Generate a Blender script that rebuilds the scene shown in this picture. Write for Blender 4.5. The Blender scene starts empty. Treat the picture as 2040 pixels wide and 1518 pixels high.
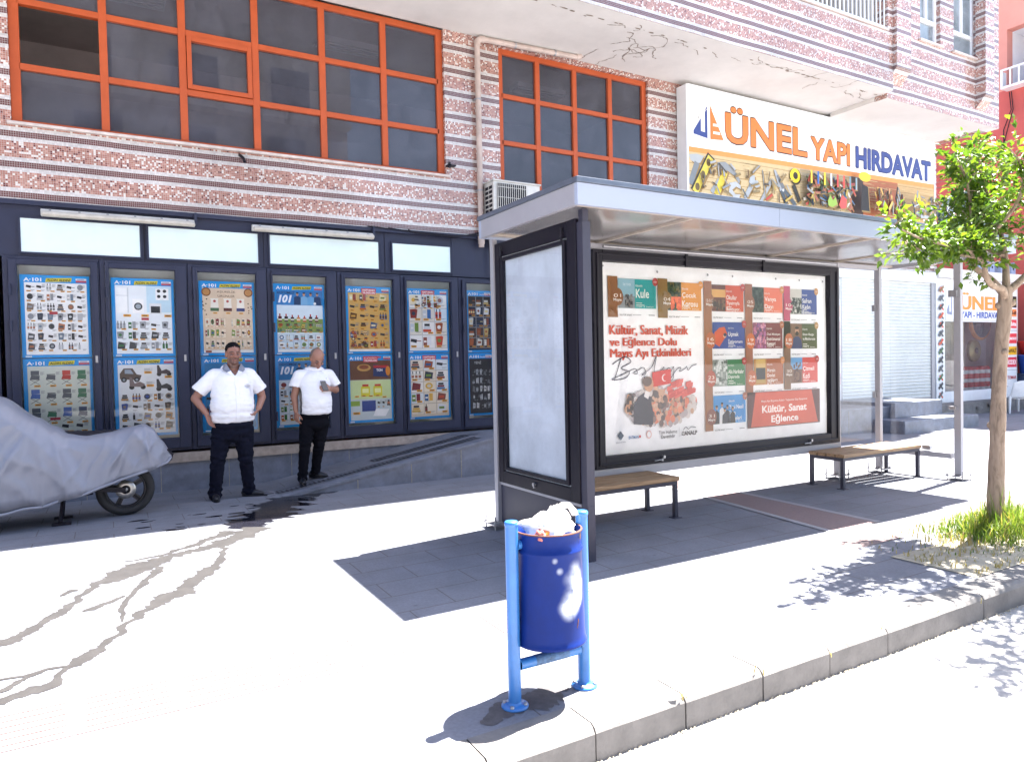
import bpy, bmesh, math, random
from mathutils import Vector, Matrix, noise
from math import sin, cos, pi, radians
SC = bpy.context.scene
COL = SC.collection
random.seed(7)

# ------------------------------------------------------------------ camera
cam_d = bpy.data.cameras.new('camera')
cam = bpy.data.objects.new('camera', cam_d)
COL.objects.link(cam)
cam_d.sensor_width = 36.0
cam_d.lens = 24.82
cam_d.clip_start = 0.05
cam_d.clip_end = 2000
_R = ((0.8677, -0.0314, 0.4961), (-0.4966, -0.0123, 0.8679), (-0.0211, -0.9994, -0.0263))
_x = Vector([r[0] for r in _R]); _d = Vector([r[1] for r in _R]); _f = Vector([r[2] for r in _R])
_z = -_f.normalized(); _yu = (-_d - _z * (-_d).dot(_z)).normalized(); _xr = _yu.cross(_z)
cam.matrix_world = Matrix(((_xr.x, _yu.x, _z.x, 0), (_xr.y, _yu.y, _z.y, 0), (_xr.z, _yu.z, _z.z, 1.5), (0, 0, 0, 1)))
SC.camera = cam

# ------------------------------------------------------------------ light
SUN_DIR = Vector((0.515, 0.075, 1.0)).normalized()
SUN_EL = math.asin(SUN_DIR.z)
SUN_AZ = math.atan2(SUN_DIR.x, SUN_DIR.y)
W = bpy.data.worlds.new('World'); SC.world = W; W.use_nodes = True
nt = W.node_tree; nt.nodes.clear()
sky = nt.nodes.new('ShaderNodeTexSky'); sky.sky_type = 'NISHITA'; sky.sun_disc = False
sky.sun_elevation = SUN_EL; sky.sun_rotation = SUN_AZ
sky.air_density = 1.0; sky.dust_density = 1.5; sky.ozone_density = 1.0
bg = nt.nodes.new('ShaderNodeBackground'); bg.inputs['Strength'].default_value = 0.064
wo = nt.nodes.new('ShaderNodeOutputWorld')
nt.links.new(sky.outputs[0], bg.inputs[0]); nt.links.new(bg.outputs[0], wo.inputs[0])
sun_d = bpy.data.lights.new('sun', 'SUN'); sun_d.energy = 5.0; sun_d.angle = radians(0.53); sun_d.color = (1.0, 0.95, 0.88)
sun = bpy.data.objects.new('sun', sun_d); COL.objects.link(sun)
sun.rotation_euler = SUN_DIR.to_track_quat('Z', 'Y').to_euler()
sun.location = (0, 0, 30)
SC.view_settings.view_transform = 'Standard'
SC.view_settings.look = 'None'
SC.view_settings.gamma = 1.0
SC.view_settings.exposure = 3.08
SC.cycles.max_bounces = 8
SC.cycles.transparent_max_bounces = 16
SC.cycles.sample_clamp_indirect = 8

# ------------------------------------------------------------------ materials
def lin(h):
    if not isinstance(h, str): return (h[0], h[1], h[2], 1.0)
    v = [int(h[i:i + 2], 16) / 255 for i in (0, 2, 4)]
    return tuple((c / 12.92 if c <= .04045 else ((c + .055) / 1.055) ** 2.4) for c in v) + (1.0,)
MATS = {}
def nd(nt, t, **k):
    n = nt.nodes.new(t)
    for a, b in k.items(): setattr(n, a, b)
    return n
def mat(name, col, rough=0.6, metal=0.0, var=0.08, scale=6.0, bump=0.0, bscale=40.0, spec=0.5, sub=0.0, coat=0.0):
    """procedural material: base colour with two octaves of mottling, roughness breakup and bump"""
    if name in MATS: return MATS[name]
    m = bpy.data.materials.new(name); m.use_nodes = True; MATS[name] = m
    nt = m.node_tree; b = nt.nodes['Principled BSDF']
    c = lin(col)
    geo = nd(nt, 'ShaderNodeNewGeometry')
    n1 = nd(nt, 'ShaderNodeTexNoise'); n1.inputs['Scale'].default_value = scale; n1.inputs['Detail'].default_value = 6; n1.inputs['Roughness'].default_value = .65
    nt.links.new(geo.outputs['Position'], n1.inputs['Vector'])
    mr = nd(nt, 'ShaderNodeMapRange'); mr.inputs[1].default_value = .3; mr.inputs[2].default_value = .7
    mr.inputs[3].default_value = 1 - var; mr.inputs[4].default_value = 1 + var
    nt.links.new(n1.outputs['Fac'], mr.inputs[0])
    mx = nd(nt, 'ShaderNodeMix', data_type='RGBA', blend_type='MULTIPLY'); mx.inputs[0].default_value = 1
    mx.inputs[6].default_value = c
    nt.links.new(mr.outputs[0], mx.inputs[7])
    nt.links.new(mx.outputs[2], b.inputs['Base Color'])
    rr = nd(nt, 'ShaderNodeMapRange'); rr.inputs[3].default_value = max(.02, rough - .1); rr.inputs[4].default_value = min(1, rough + .1)
    nt.links.new(n1.outputs['Fac'], rr.inputs[0]); nt.links.new(rr.outputs[0], b.inputs['Roughness'])
    b.inputs['Metallic'].default_value = metal
    b.inputs['Specular IOR Level'].default_value = spec
    b.inputs['Coat Weight'].default_value = coat
    if bump > 0:
        n2 = nd(nt, 'ShaderNodeTexNoise'); n2.inputs['Scale'].default_value = bscale; n2.inputs['Detail'].default_value = 5
        nt.links.new(geo.outputs['Position'], n2.inputs['Vector'])
        bp = nd(nt, 'ShaderNodeBump'); bp.inputs['Strength'].default_value = bump; bp.inputs['Distance'].default_value = .01
        nt.links.new(n2.outputs['Fac'], bp.inputs['Height']); nt.links.new(bp.outputs['Normal'], b.inputs['Normal'])
    return m
def print_mat(name='printed_paper', rough=.5, spec=.3):
    """flat printed colours taken from the mesh's own colour layer"""
    if name in MATS: return MATS[name]
    m = bpy.data.materials.new(name); m.use_nodes = True; MATS[name] = m
    nt = m.node_tree; b = nt.nodes['Principled BSDF']
    a = nd(nt, 'ShaderNodeAttribute', attribute_name='Col')
    geo = nd(nt, 'ShaderNodeNewGeometry')
    n1 = nd(nt, 'ShaderNodeTexNoise'); n1.inputs['Scale'].default_value = 9; n1.inputs['Detail'].default_value = 5
    nt.links.new(geo.outputs['Position'], n1.inputs['Vector'])
    mr = nd(nt, 'ShaderNodeMapRange'); mr.inputs[1].default_value = .3; mr.inputs[2].default_value = .7; mr.inputs[3].default_value = .97; mr.inputs[4].default_value = 1.06
    nt.links.new(n1.outputs['Fac'], mr.inputs[0])
    mx = nd(nt, 'ShaderNodeMix', data_type='RGBA', blend_type='MULTIPLY'); mx.inputs[0].default_value = 1
    nt.links.new(a.outputs['Color'], mx.inputs[6]); nt.links.new(mr.outputs[0], mx.inputs[7])
    nt.links.new(mx.outputs[2], b.inputs['Base Color'])
    b.inputs['Roughness'].default_value = rough; b.inputs['Specular IOR Level'].default_value = spec
    return m
def glass_mat(name, tint=(.9, .93, .95), dust=.03, dustcol=(.5, .5, .5), ior=1.5, rough=.01):
    """pane: clear glass with fresnel reflection and a film of dust"""
    if name in MATS: return MATS[name]
    m = bpy.data.materials.new(name); m.use_nodes = True; MATS[name] = m
    nt = m.node_tree; nt.nodes.clear()
    o = nd(nt, 'ShaderNodeOutputMaterial')
    t = nd(nt, 'ShaderNodeBsdfTransparent'); t.inputs[0].default_value = tint + (1,)
    g = nd(nt, 'ShaderNodeBsdfGlossy'); g.inputs['Roughness'].default_value = rough
    d = nd(nt, 'ShaderNodeBsdfDiffuse'); d.inputs[0].default_value = dustcol + (1,)
    fr = nd(nt, 'ShaderNodeFresnel'); fr.inputs[0].default_value = ior
    geo = nd(nt, 'ShaderNodeNewGeometry')
    n1 = nd(nt, 'ShaderNodeTexNoise'); n1.inputs['Scale'].default_value = 1.6; n1.inputs['Detail'].default_value = 8; n1.inputs['Roughness'].default_value = .72; n1.inputs['Distortion'].default_value = .6
    nt.links.new(geo.outputs['Position'], n1.inputs['Vector'])
    mr = nd(nt, 'ShaderNodeMapRange'); mr.inputs[1].default_value = .35; mr.inputs[2].default_value = .75; mr.inputs[3].default_value = dust * .7; mr.inputs[4].default_value = dust * 1.6
    nt.links.new(n1.outputs['Fac'], mr.inputs[0])
    m1 = nd(nt, 'ShaderNodeMixShader'); m2 = nd(nt, 'ShaderNodeMixShader')
    nt.links.new(mr.outputs[0], m1.inputs[0]); nt.links.new(t.outputs[0], m1.inputs[1]); nt.links.new(d.outputs[0], m1.inputs[2])
    nt.links.new(fr.outputs[0], m2.inputs[0]); nt.links.new(m1.outputs[0], m2.inputs[1]); nt.links.new(g.outputs[0], m2.inputs[2])
    nt.links.new(m2.outputs[0], o.inputs[0])
    return m

# ------------------------------------------------------------------ mesh builder
ORG = {}
class MB:
    def __init__(s): s.v = []; s.f = []; s.m = []; s.c = []; s.mats = []; s.sm = []
    def _mi(s, m):
        if m not in s.mats: s.mats.append(m)
        return s.mats.index(m)
    def face(s, pts, m, col=None, sm=False):
        n = len(s.v); s.v += [tuple(p) for p in pts]
        s.f.append(tuple(range(n, n + len(pts)))); s.m.append(s._mi(m)); s.c.append(lin(col) if col is not None else (1, 1, 1, 1)); s.sm.append(sm)
    def grid(s, vs, fs, m, col=None, sm=True):
        n = len(s.v); s.v += [tuple(p) for p in vs]; i = s._mi(m); c = lin(col) if col is not None else (1, 1, 1, 1)
        for f in fs: s.f.append(tuple(n + k for k in f)); s.m.append(i); s.c.append(c); s.sm.append(sm)
    def box(s, x0, x1, y0, y1, z0, z1, m, col=None):
        v = [(x0, y0, z0), (x1, y0, z0), (x1, y1, z0), (x0, y1, z0), (x0, y0, z1), (x1, y0, z1), (x1, y1, z1), (x0, y1, z1)]
        s.grid(v, [(0, 3, 2, 1), (4, 5, 6, 7), (0, 1, 5, 4), (1, 2, 6, 5), (2, 3, 7, 6), (3, 0, 4, 7)], m, col, False)
    def bar(s, a, b, w, h, m, up=(0, 0, 1), col=None):
        a = Vector(a); b = Vector(b); d = (b - a).normalized(); u = Vector(up)
        sx = d.cross(u)
        if sx.length < 1e-4: sx = d.cross(Vector((1, 0, 0)))
        sx.normalize(); sz = sx.cross(d)
        v = [p + sx * (i * w / 2) + sz * (j * h / 2) for p in (a, b) for i, j in ((-1, -1), (1, -1), (1, 1), (-1, 1))]
        s.grid(v, [(0, 1, 2, 3), (7, 6, 5, 4), (0, 4, 5, 1), (1, 5, 6, 2), (2, 6, 7, 3), (3, 7, 4, 0)], m, col, False)
    def tube(s, pts, r, m, n=10, col=None, cap=True, sm=True):
        pts = [Vector(p) for p in pts]; rs = r if isinstance(r, (list, tuple)) else [r] * len(pts)
        rings = []; prev = None
        for i, p in enumerate(pts):
            d = (pts[min(i + 1, len(pts) - 1)] - pts[max(i - 1, 0)]).normalized()
            if prev is None:
                u = d.cross(Vector((0, 0, 1)))
                if u.length < .05: u = d.cross(Vector((1, 0, 0)))
            else: u = prev - d * prev.dot(d)
            u.normalize(); prev = u; w = d.cross(u)
            rings.append([p + (u * cos(2 * pi * k / n) + w * sin(2 * pi * k / n)) * rs[i] for k in range(n)])
        v = [q for rg in rings for q in rg]; f = []
        for i in range(len(pts) - 1):
            for k in range(n):
                f.append((i * n + k, i * n + (k + 1) % n, (i + 1) * n + (k + 1) % n, (i + 1) * n + k))
        s.grid(v, f, m, col, sm)
        if cap:
            s.face(list(reversed(rings[0])), m, col); s.face(rings[-1], m, col)
    def lathe(s, prof, c, m, n=24, col=None, sm=True, axis='z'):
        v = []; f = []
        for r, z in prof:
            for k in range(n):
                a = 2 * pi * k / n
                if axis == 'z': v.append((c[0] + r * cos(a), c[1] + r * sin(a), c[2] + z))
                else: v.append((c[0] + r * cos(a), c[1] + z, c[2] + r * sin(a)))
        for i in range(len(prof) - 1):
            for k in range(n):
                q = (i * n + k, i * n + (k + 1) % n, (i + 1) * n + (k + 1) % n, (i + 1) * n + k)
                f.append(q if axis == 'z' else q[::-1])
        s.grid(v, f, m, col, sm)
    def disc(s, c, r, m, n=20, col=None, axis='z', rz=None):
        rz = rz or r
        if axis == 'z': s.face([(c[0] + r * cos(2 * pi * k / n), c[1] + rz * sin(2 * pi * k / n), c[2]) for k in range(n)], m, col)
        else: s.face([(c[0] + r * cos(2 * pi * k / n), c[1], c[2] + rz * sin(2 * pi * k / n)) for k in range(n)], m, col)
    # flat marks on a plane facing -Y: rectangle, polygon, text
    def rect(s, x0, x1, z0, z1, y, m, col): s.face([(x0, y, z0), (x1, y, z0), (x1, y, z1), (x0, y, z1)], m, col)
    def pol(s, pts, y, m, col):
        a = sum(pts[i][0] * pts[(i + 1) % len(pts)][1] - pts[(i + 1) % len(pts)][0] * pts[i][1] for i in range(len(pts)))
        if a < 0: pts = pts[::-1]
        s.face([(p[0], y, p[1]) for p in pts], m, col)
    def btext(s, t, x0, x1, z0, z1, y, m, col, bold=0.0, e=.012):
        for k in (-1, 0, 1): s.text(t, x0 + k * e, x1 + k * e, z0, z1, y - .0002 * k, m, col, bold)
    def text(s, t, x0, x1, z0, z1, y, m, col, bold=0.0, shear=0.0, keep=False, f3=None):
        cu = bpy.data.curves.new('t', 'FONT'); cu.body = t; cu.offset = bold; cu.shear = shear; cu.resolution_u = 3; cu.fill_mode = 'FRONT'
        ob = bpy.data.objects.new('t', cu); COL.objects.link(ob)
        dg = bpy.context.evaluated_depsgraph_get()
        me = bpy.data.meshes.new_from_object(ob.evaluated_get(dg))
        vs = [v.co.copy() for v in me.vertices]; fs = [tuple(p.vertices) for p in me.polygons]
        bpy.data.objects.remove(ob); bpy.data.curves.remove(cu); bpy.data.meshes.remove(me)
        if not vs: return
        ax = min(v.x for v in vs); bx = max(v.x for v in vs); az = min(v.y for v in vs); bz = max(v.y for v in vs)
        kx = (x1 - x0) / max(bx - ax, 1e-6); kz = (z1 - z0) / max(bz - az, 1e-6)
        if keep: kx = kz = min(kx, kz)
        P = [(x0 + (v.x - ax) * kx, y, z0 + (v.y - az) * kz) for v in vs]
        if f3: P = [f3(p) for p in P]
        s.grid(P, fs, m, col, False)
    def build(s, name, parent=None, bevel=0.0, seg=2, merge=False, loc=None):
        o0 = Vector(loc) if loc is not None else (ORG[parent.name] if parent is not None else Vector((0, 0, 0)))
        me = bpy.data.meshes.new(name)
        me.from_pydata([(v[0] - o0.x, v[1] - o0.y, v[2] - o0.z) for v in s.v], [], s.f)
        for m in s.mats: me.materials.append(m)
        me.polygons.foreach_set('material_index', s.m); me.polygons.foreach_set('use_smooth', s.sm)
        ca = me.color_attributes.new('Col', 'FLOAT_COLOR', 'CORNER')
        buf = []
        for p, c in zip(s.f, s.c): buf += list(c) * len(p)
        ca.data.foreach_set('color', buf)
        if merge:
            bm = bmesh.new(); bm.from_mesh(me); bmesh.ops.remove_doubles(bm, verts=bm.verts, dist=1e-4); bm.to_mesh(me); bm.free()
        me.update()
        ob = bpy.data.objects.new(name, me); COL.objects.link(ob)
        if parent is not None: ob.parent = parent; ORG[ob.name] = o0
        else: ob.location = o0; ORG[ob.name] = o0
        if bevel > 0:
            bv = ob.modifiers.new('bevel', 'BEVEL'); bv.width = bevel; bv.segments = seg; bv.limit_method = 'ANGLE'; bv.angle_limit = radians(40)
        return ob
def tag(o, label=None, cat=None, group=None, kind=None):
    if label: o['label'] = label
    if cat: o['category'] = cat
    if group: o['group'] = group
    if kind: o['kind'] = kind
    return o
def thing(name, label, cat, loc, group=None):
    o = bpy.data.objects.new(name, None); COL.objects.link(o); o.location = loc; o.empty_display_size = .1
    ORG[o.name] = Vector(loc)
    return tag(o, label, cat, group)
def copy_tree(o, parent=None, kids=None):
    c = o.copy(); COL.objects.link(c)
    if parent is not None: c.parent = parent
    ORG[c.name] = ORG.get(o.name, Vector((0, 0, 0)))
    for ch in list(o.children): copy_tree(ch, c)
    return c

PR = print_mat()
M_blue = mat('anthracite_frame_paint', (.022, .026, .054), .5, 0, .10, 5, .04, 60, .35)
M_orange = mat('orange_window_paint', (.42, .078, .022), .5, 0, .10, 4, .05, 40, .35)
M_white = mat('white_enamel', (.74, .76, .78), .35, 0, .05, 4)
M_wpanel = mat('milky_panel', (.66, .78, .80), .25, 0, .06, 1.5)
M_grey = mat('light_grey_metal', (.32, .315, .345), .4, .1, .05, 5)
M_dark = mat('dark_anthracite_metal', (.036, .036, .058), .45, 0, .10, 6, .03, 50, .4)
M_black = mat('black_frame_metal', (.006, .005, .012), .5, 0, .15, 8, 0, 40, .3)
M_galv = mat('galvanised_steel', (.35, .35, .37), .4, .7, .15, 30)
M_rubber = mat('black_rubber', (.018, .018, .02), .75, 0, .15, 30, .1, 120)
M_stone = mat('plinth_travertine', (.36, .29, .24), .55, 0, .28, 9, .1, 30)
M_int = mat('room_plaster', (.62, .54, .52), .9, 0, .1, 2)
M_intdark = mat('dark_interior', (.03, .03, .035), .9, 0, .2, 2)
G_pane = glass_mat('window_glass', (.30, .29, .32), .13, (.37, .39, .50), 1.52)
G_clear = glass_mat('clear_pane', (.93, .95, .96), .035, (.7, .72, .75), 1.5)
G_case = glass_mat('display_glass', (.985, .99, .995), .008, (.6, .65, .7), 1.42)
# ------------------------------------------------------------------ ground materials
def paving_mat():
    m = bpy.data.materials.new('andesite_paving'); m.use_nodes = True
    nt = m.node_tree; b = nt.nodes['Principled BSDF']; L = nt.links.new
    geo = nd(nt, 'ShaderNodeNewGeometry')
    br = nd(nt, 'ShaderNodeTexBrick'); br.offset = .5
    br.inputs['Color1'].default_value = (.148, .155, .184, 1); br.inputs['Color2'].default_value = (.162, .169, .198, 1); br.inputs['Mortar'].default_value = (.090, .082, .084, 1)
    br.inputs['Scale'].default_value = 1.0; br.inputs['Mortar Size'].default_value = .004; br.inputs['Brick Width'].default_value = .62; br.inputs['Row Height'].default_value = .31; br.inputs['Bias'].default_value = .2
    L(geo.outputs['Position'], br.inputs['Vector'])
    n1 = nd(nt, 'ShaderNodeTexNoise'); n1.inputs['Scale'].default_value = 1.3; n1.inputs['Detail'].default_value = 9; n1.inputs['Roughness'].default_value = .68
    n2 = nd(nt, 'ShaderNodeTexNoise'); n2.inputs['Scale'].default_value = 55; n2.inputs['Detail'].default_value = 4
    n3 = nd(nt, 'ShaderNodeTexVoronoi'); n3.inputs['Scale'].default_value = 3.1
    for n in (n1, n2, n3): L(geo.outputs['Position'], n.inputs['Vector'])
    r1 = nd(nt, 'ShaderNodeMapRange'); r1.inputs[1].default_value = .3; r1.inputs[2].default_value = .7; r1.inputs[3].default_value = .74; r1.inputs[4].default_value = 1.18
    r2 = nd(nt, 'ShaderNodeMapRange'); r2.inputs[1].default_value = .3; r2.inputs[2].default_value = .7; r2.inputs[3].default_value = .9; r2.inputs[4].default_value = 1.1
    r3 = nd(nt, 'ShaderNodeMapRange'); r3.inputs[1].default_value = .02; r3.inputs[2].default_value = .07; r3.inputs[3].default_value = .62; r3.inputs[4].default_value = 1.0
    L(n1.outputs['Fac'], r1.inputs[0]); L(n2.outputs['Fac'], r2.inputs[0]); L(n3.outputs['Distance'], r3.inputs[0])
    a = nd(nt, 'ShaderNodeMath', operation='MULTIPLY'); L(r1.outputs[0], a.inputs[0]); L(r2.outputs[0], a.inputs[1])
    a2 = nd(nt, 'ShaderNodeMath', operation='MULTIPLY'); L(a.outputs[0], a2.inputs[0]); L(r3.outputs[0], a2.inputs[1])
    mx = nd(nt, 'ShaderNodeMix', data_type='RGBA', blend_type='MULTIPLY'); mx.inputs[0].default_value = 1
    L(br.outputs['Color'], mx.inputs[6]); L(a2.outputs[0], mx.inputs[7]); L(mx.outputs[2], b.inputs['Base Color'])
    b.inputs['Roughness'].default_value = .72
    bp = nd(nt, 'ShaderNodeBump'); bp.inputs['Strength'].default_value = .25; bp.inputs['Distance'].default_value = .01
    s = nd(nt, 'ShaderNodeMath', operation='ADD'); L(n2.outputs['Fac'], s.inputs[0]); L(n1.outputs['Fac'], s.inputs[1])
    L(s.outputs[0], bp.inputs['Height']); L(bp.outputs['Normal'], b.inputs['Normal'])
    return m
M_pave = paving_mat()
M_asph = mat('sun_bleached_asphalt', (.31, .30, .295), .85, 0, .2, 14, .4, 220)
M_kerb = mat('concrete_kerb', (.150, .142, .138), .8, 0, .25, 7, .3, 60)
M_gran = mat('grey_granite_cladding', (.145, .158, .20), .45, 0, .30, 5, .08, 30)
M_tact = mat('pink_tactile_tile', (.205, .15, .15), .7, 0, .15, 40, .5, 90)
M_groove = mat('dirty_groove', (.075, .058, .052), .9, 0, .4, 20)
M_tactedge = mat('pale_strip_tile', (.28, .28, .30), .7, 0, .1, 10)
M_soil = mat('dry_soil', (.34, .30, .23), .95, 0, .25, 18, .8, 50)

# ------------------------------------------------------------------ sidewalk, road, kerb
g = MB(); g.face([(-120, 2.52, 0), (160, 2.52, 0), (160, 140, 0), (-120, 140, 0)], M_pave); tag(g.build('sidewalk'), kind='structure')
g = MB(); g.face([(-120, -120, -.15), (160, -120, -.15), (160, 2.52, -.15), (-120, 2.52, -.15)], M_asph); tag(g.build('road'), kind='structure')
g = MB(); rk = random.Random(3)
def kerb_y(x): return 2.325 + .004 * sin(x * 1.7)
x = -9.2
while x < 26:
    L_ = .495 if x > 1.5 else .495
    y0 = kerb_y(x) + rk.uniform(-.004, .004); h = rk.uniform(-.0006, .0006)
    # chamfered, slightly chipped block
    xs = [x + .0035 + (L_ - .007) * k / 6 for k in range(7)]
    prof = lambda xx, k: [(y0, -.15), (y0 + rk.uniform(-.001, .001), -.03 + h), (y0 + .012 + rk.uniform(0, .004), .0 + h - .008), (y0 + .03 + rk.uniform(0, .004), .003 + h), (2.52, .003 + h)]
    rows = [prof(xx, k) for k, xx in enumerate(xs)]
    vs = [(xs[i], q[0], q[1]) for i in range(7) for q in rows[i]]
    fs = [(i * 5 + j, (i + 1) * 5 + j, (i + 1) * 5 + j + 1, i * 5 + j + 1) for i in range(6) for j in range(4)]
    g.grid(vs, fs, M_kerb, sm=False)
    for i in (0, 6):
        r_ = [(xs[i], q[0], q[1]) for q in rows[i]] + [(xs[i], 2.52, -.15)]
        g.face(r_ if i == 0 else r_[::-1], M_kerb)
    x += L_
g.box(-9.2, 26, 2.366, 2.50, -.145, -.0035, M_kerb)
tag(g.build('kerb'), kind='structure')
# grit gathered along the foot of the kerb
g = MB()
for k in range(900):
    x = rk.uniform(.8, 9); y = 2.325 - abs(rk.gauss(0, .02)); r = rk.uniform(.002, .007)
    g.face([(x - r, y - r, -.146), (x + r, y - r * .6, -.146), (x + r * .3, y + r * .2, -.146 + r)], M_soil)
    g.face([(x - r, y - r, -.146), (x + r * .3, y + r * .2, -.146 + r), (x - r, y + r, -.146)], M_soil)
tag(g.build('grit'), kind='stuff')

# tactile guide path: grooved pink tiles running along the pavement, and the crossing strip under the shelter
g = MB()
for k in range(-8, 22):
    x0 = .245 + (k - 2) * .405; x1 = x0 + .395
    if 9.5 < x0: break
    yb, ye = 3.41, 3.80
    g.box(x0, x1, yb, ye, -.01, .003, M_tact)
    for j in range(6):
        yy = yb + .045 + j * .06
        g.box(x0 + .03, x1 - .03, yy, yy + .032, .003, .0065, M_tact); g.box(x0 + .02, x1 - .02, yy + .036, yy + .044, .003, .0034, M_groove)
tag(g.build('tactile_path'), kind='structure')
g = MB()
def lerp(a, b, t): return a + (b - a) * t
ys = [3.85, 7.6]
def strip(xa0, xa1, xb0, xb1, z, m):   # x at y=4.08 and y=5.53
    f = lambda a, b, y: lerp(a, b, (y - 4.08) / 1.45)
    g.face([(f(xa0, xb0, 3.84), 3.84, z), (f(xa1, xb1, 3.84), 3.84, z), (f(xa1, xb1, 7.6), 7.6, z), (f(xa0, xb0, 7.6), 7.6, z)], m)
strip(5.30, 5.37, 5.52, 5.59, .006, M_tactedge); strip(5.37, 5.93, 5.59, 6.02, .004, M_tact); strip(5.93, 6.0, 6.02, 6.09, .006, M_tactedge)
tag(g.build('crossing_strip'), kind='structure')

# ------------------------------------------------------------------ ramp and raised walkway along the facade, with steps
RX0, RX1, RZ = 1.78, 4.40, .47
def ramp_z(x): return max(0.0, min(RZ, (x - RX0) / (RX1 - RX0) * RZ))
g = MB()
yf, yb = 8.40, 9.62
pts = [(1.72, .004)] + [(RX0 + (RX1 - RX0) * k / 8, ramp_z(RX0 + (RX1 - RX0) * k / 8) + .006) for k in range(9)] + [(13.36, RZ + .006)]
for a, b_ in zip(pts[:-1], pts[1:]):
    g.face([(a[0], yf, a[1]), (b_[0], yf, b_[1]), (b_[0], yb, b_[1]), (a[0], yb, a[1])], M_pave)
    g.face([(a[0], yf, -.02), (b_[0], yf, -.02), (b_[0], yf, b_[1]), (a[0], yf, a[1])], M_gran)
    g.face([(a[0], yf - .015, a[1] - .03), (b_[0], yf - .015, b_[1] - .03), (b_[0], yf - .015, b_[1] + .004), (a[0], yf - .015, a[1] + .004)], M_gran)
    g.face([(a[0], yf - .015, a[1] + .004), (b_[0], yf - .015, b_[1] + .004), (b_[0], yf + .12, b_[1] + .004), (a[0], yf + .12, a[1] + .004)], M_gran)
for x in (2.6, 3.3, 4.0, 4.9, 5.8, 6.7, 7.6, 8.5, 9.4, 10.3, 11.2, 12.1):
    g.box(x, x + .008, yf - .004, yf + .01, 0, max(.02, ramp_z(x) - .035), M_soil)
tag(g.build('ramp'), kind='structure')
g = MB()      # drain grating strips set in the ramp
for (y0, xa, xb) in ((8.62, 1.7, 4.4), (8.98, 3.0, 4.6)):
    n = int((xb - xa) / .055)
    for k in range(n):
        a = xa + (xb - xa) * k / n; b_ = xa + (xb - xa) * (k + .38) / n
        za, zb = ramp_z(a) + .014, ramp_z(b_) + .014
        g.face([(a, y0, za), (b_, y0, zb), (b_, y0 + .12, zb), (a, y0 + .12, za)], M_black)
    for off in (-.035, .13):
        g.face([(xa, y0 + off, ramp_z(xa) + .012), (RX1, y0 + off, RZ + .012), (RX1, y0 + off + .025, RZ + .012), (xa, y0 + off + .025, ramp_z(xa) + .012)], M_black)
tag(g.build('drain_grating'), kind='structure')
g = MB()
g.box(12.87, 15.42, 7.78, 8.40, -.02, .245, M_gran); g.box(13.36, 15.0, 8.27, 9.6, .243, .545, M_gran)
tag(g.build('stone_steps', bevel=.012), kind='structure')
g = MB()
g.box(15.0, 17.9, 9.1, 9.62, 0, .30, M_kerb); g.box(17.9, 21.4, 9.35, 9.62, 0, .30, M_kerb)
for k in range(26):
    x = random.uniform(17, 20.4); r = random.uniform(.03, .09)
    g.lathe([(r, 0), (r * .9, r * .5), (.01, r * .7)], (x, 9.3, .12 + random.uniform(0, .1)), M_kerb, 7)
tag(g.build('broken_step'), kind='structure')

# ------------------------------------------------------------------ water: wet runoff from the ramp over the pavement
def wet_mat():
    m = mat('wet_paving', (.012, .012, .018), .12, 0, .2, 6, .05, 60, .5)
    return m
M_wet = wet_mat()
M_damp = mat('damp_paving', (.036, .034, .034), .45, 0, .16, 8, .1, 60)

STREAMS = dict(
 A=[(2.35, 8.36, .06), (2.1, 8.33, .14), (1.9, 8.28, .40), (1.72, 8.12, .75), (1.55, 7.85, 1.05), (1.42, 7.55, 1.15), (1.22, 7.25, .8), (.95, 7.03, .26)],
 B=[(1.193, 6.95, .5), (.986, 6.662, .376), (.73, 6.446, .189), (.547, 6.357, .211), (.383, 6.263, .173), (.222, 6.122, .489), (.06, 5.931, .403), (-.118, 5.75, .186), (-.207, 5.502, .254), (-.268, 5.267, .308), (-.349, 5.103, .179), (-.428, 4.97, .168), (-.502, 4.863, .159), (-.579, 4.794, .214), (-.72, 4.6, .176)],
 U=[(.95, 6.93, .26), (.638, 6.612, .15), (.418, 6.424, .1), (.22, 6.303, .069), (.063, 6.329, .02)],
 C=[(.95, 6.62, .2), (.80, 6.36, .26), (.746, 6.022, .221), (.654, 5.748, .3), (.504, 5.466, .313), (.395, 5.244, .327), (.288, 5.123, .27), (.178, 4.997, .182), (.075, 4.813, .167), (-.001, 4.59, .181), (-.069, 4.389, .191), (-.164, 4.291, .18), (-.222, 4.217, .148), (-.268, 4.083, .138), (-.315, 4.026, .178), (-.379, 3.993, .108), (-.431, 3.98, .075), (-.481, 3.952, .094), (-.62, 3.88, .08)],
 D=[(.30, 6.0, .36), (.184, 5.623, .23), (.111, 5.421, .17), (.067, 5.263, .199), (.033, 5.09, .186), (.031, 4.927, .139), (.03, 4.80, .06)],
 E=[(.05, 5.36, .05), (-.073, 5.234, .116), (-.139, 5.163, .112), (-.19, 5.14, .02)],
 F=[(-.20, 4.245, .037), (-.331, 4.221, .061), (-.424, 4.226, .029), (-.58, 4.21, .029)],
 G=[(-.33, 4.23, .05), (-.374, 4.201, .084), (-.431, 4.132, .069), (-.52, 4.04, .066)],
 H=[(-.24, 5.70, .05), (-.262, 5.686, .135), (-.307, 5.598, .108), (-.32, 5.58, .02)])
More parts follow.
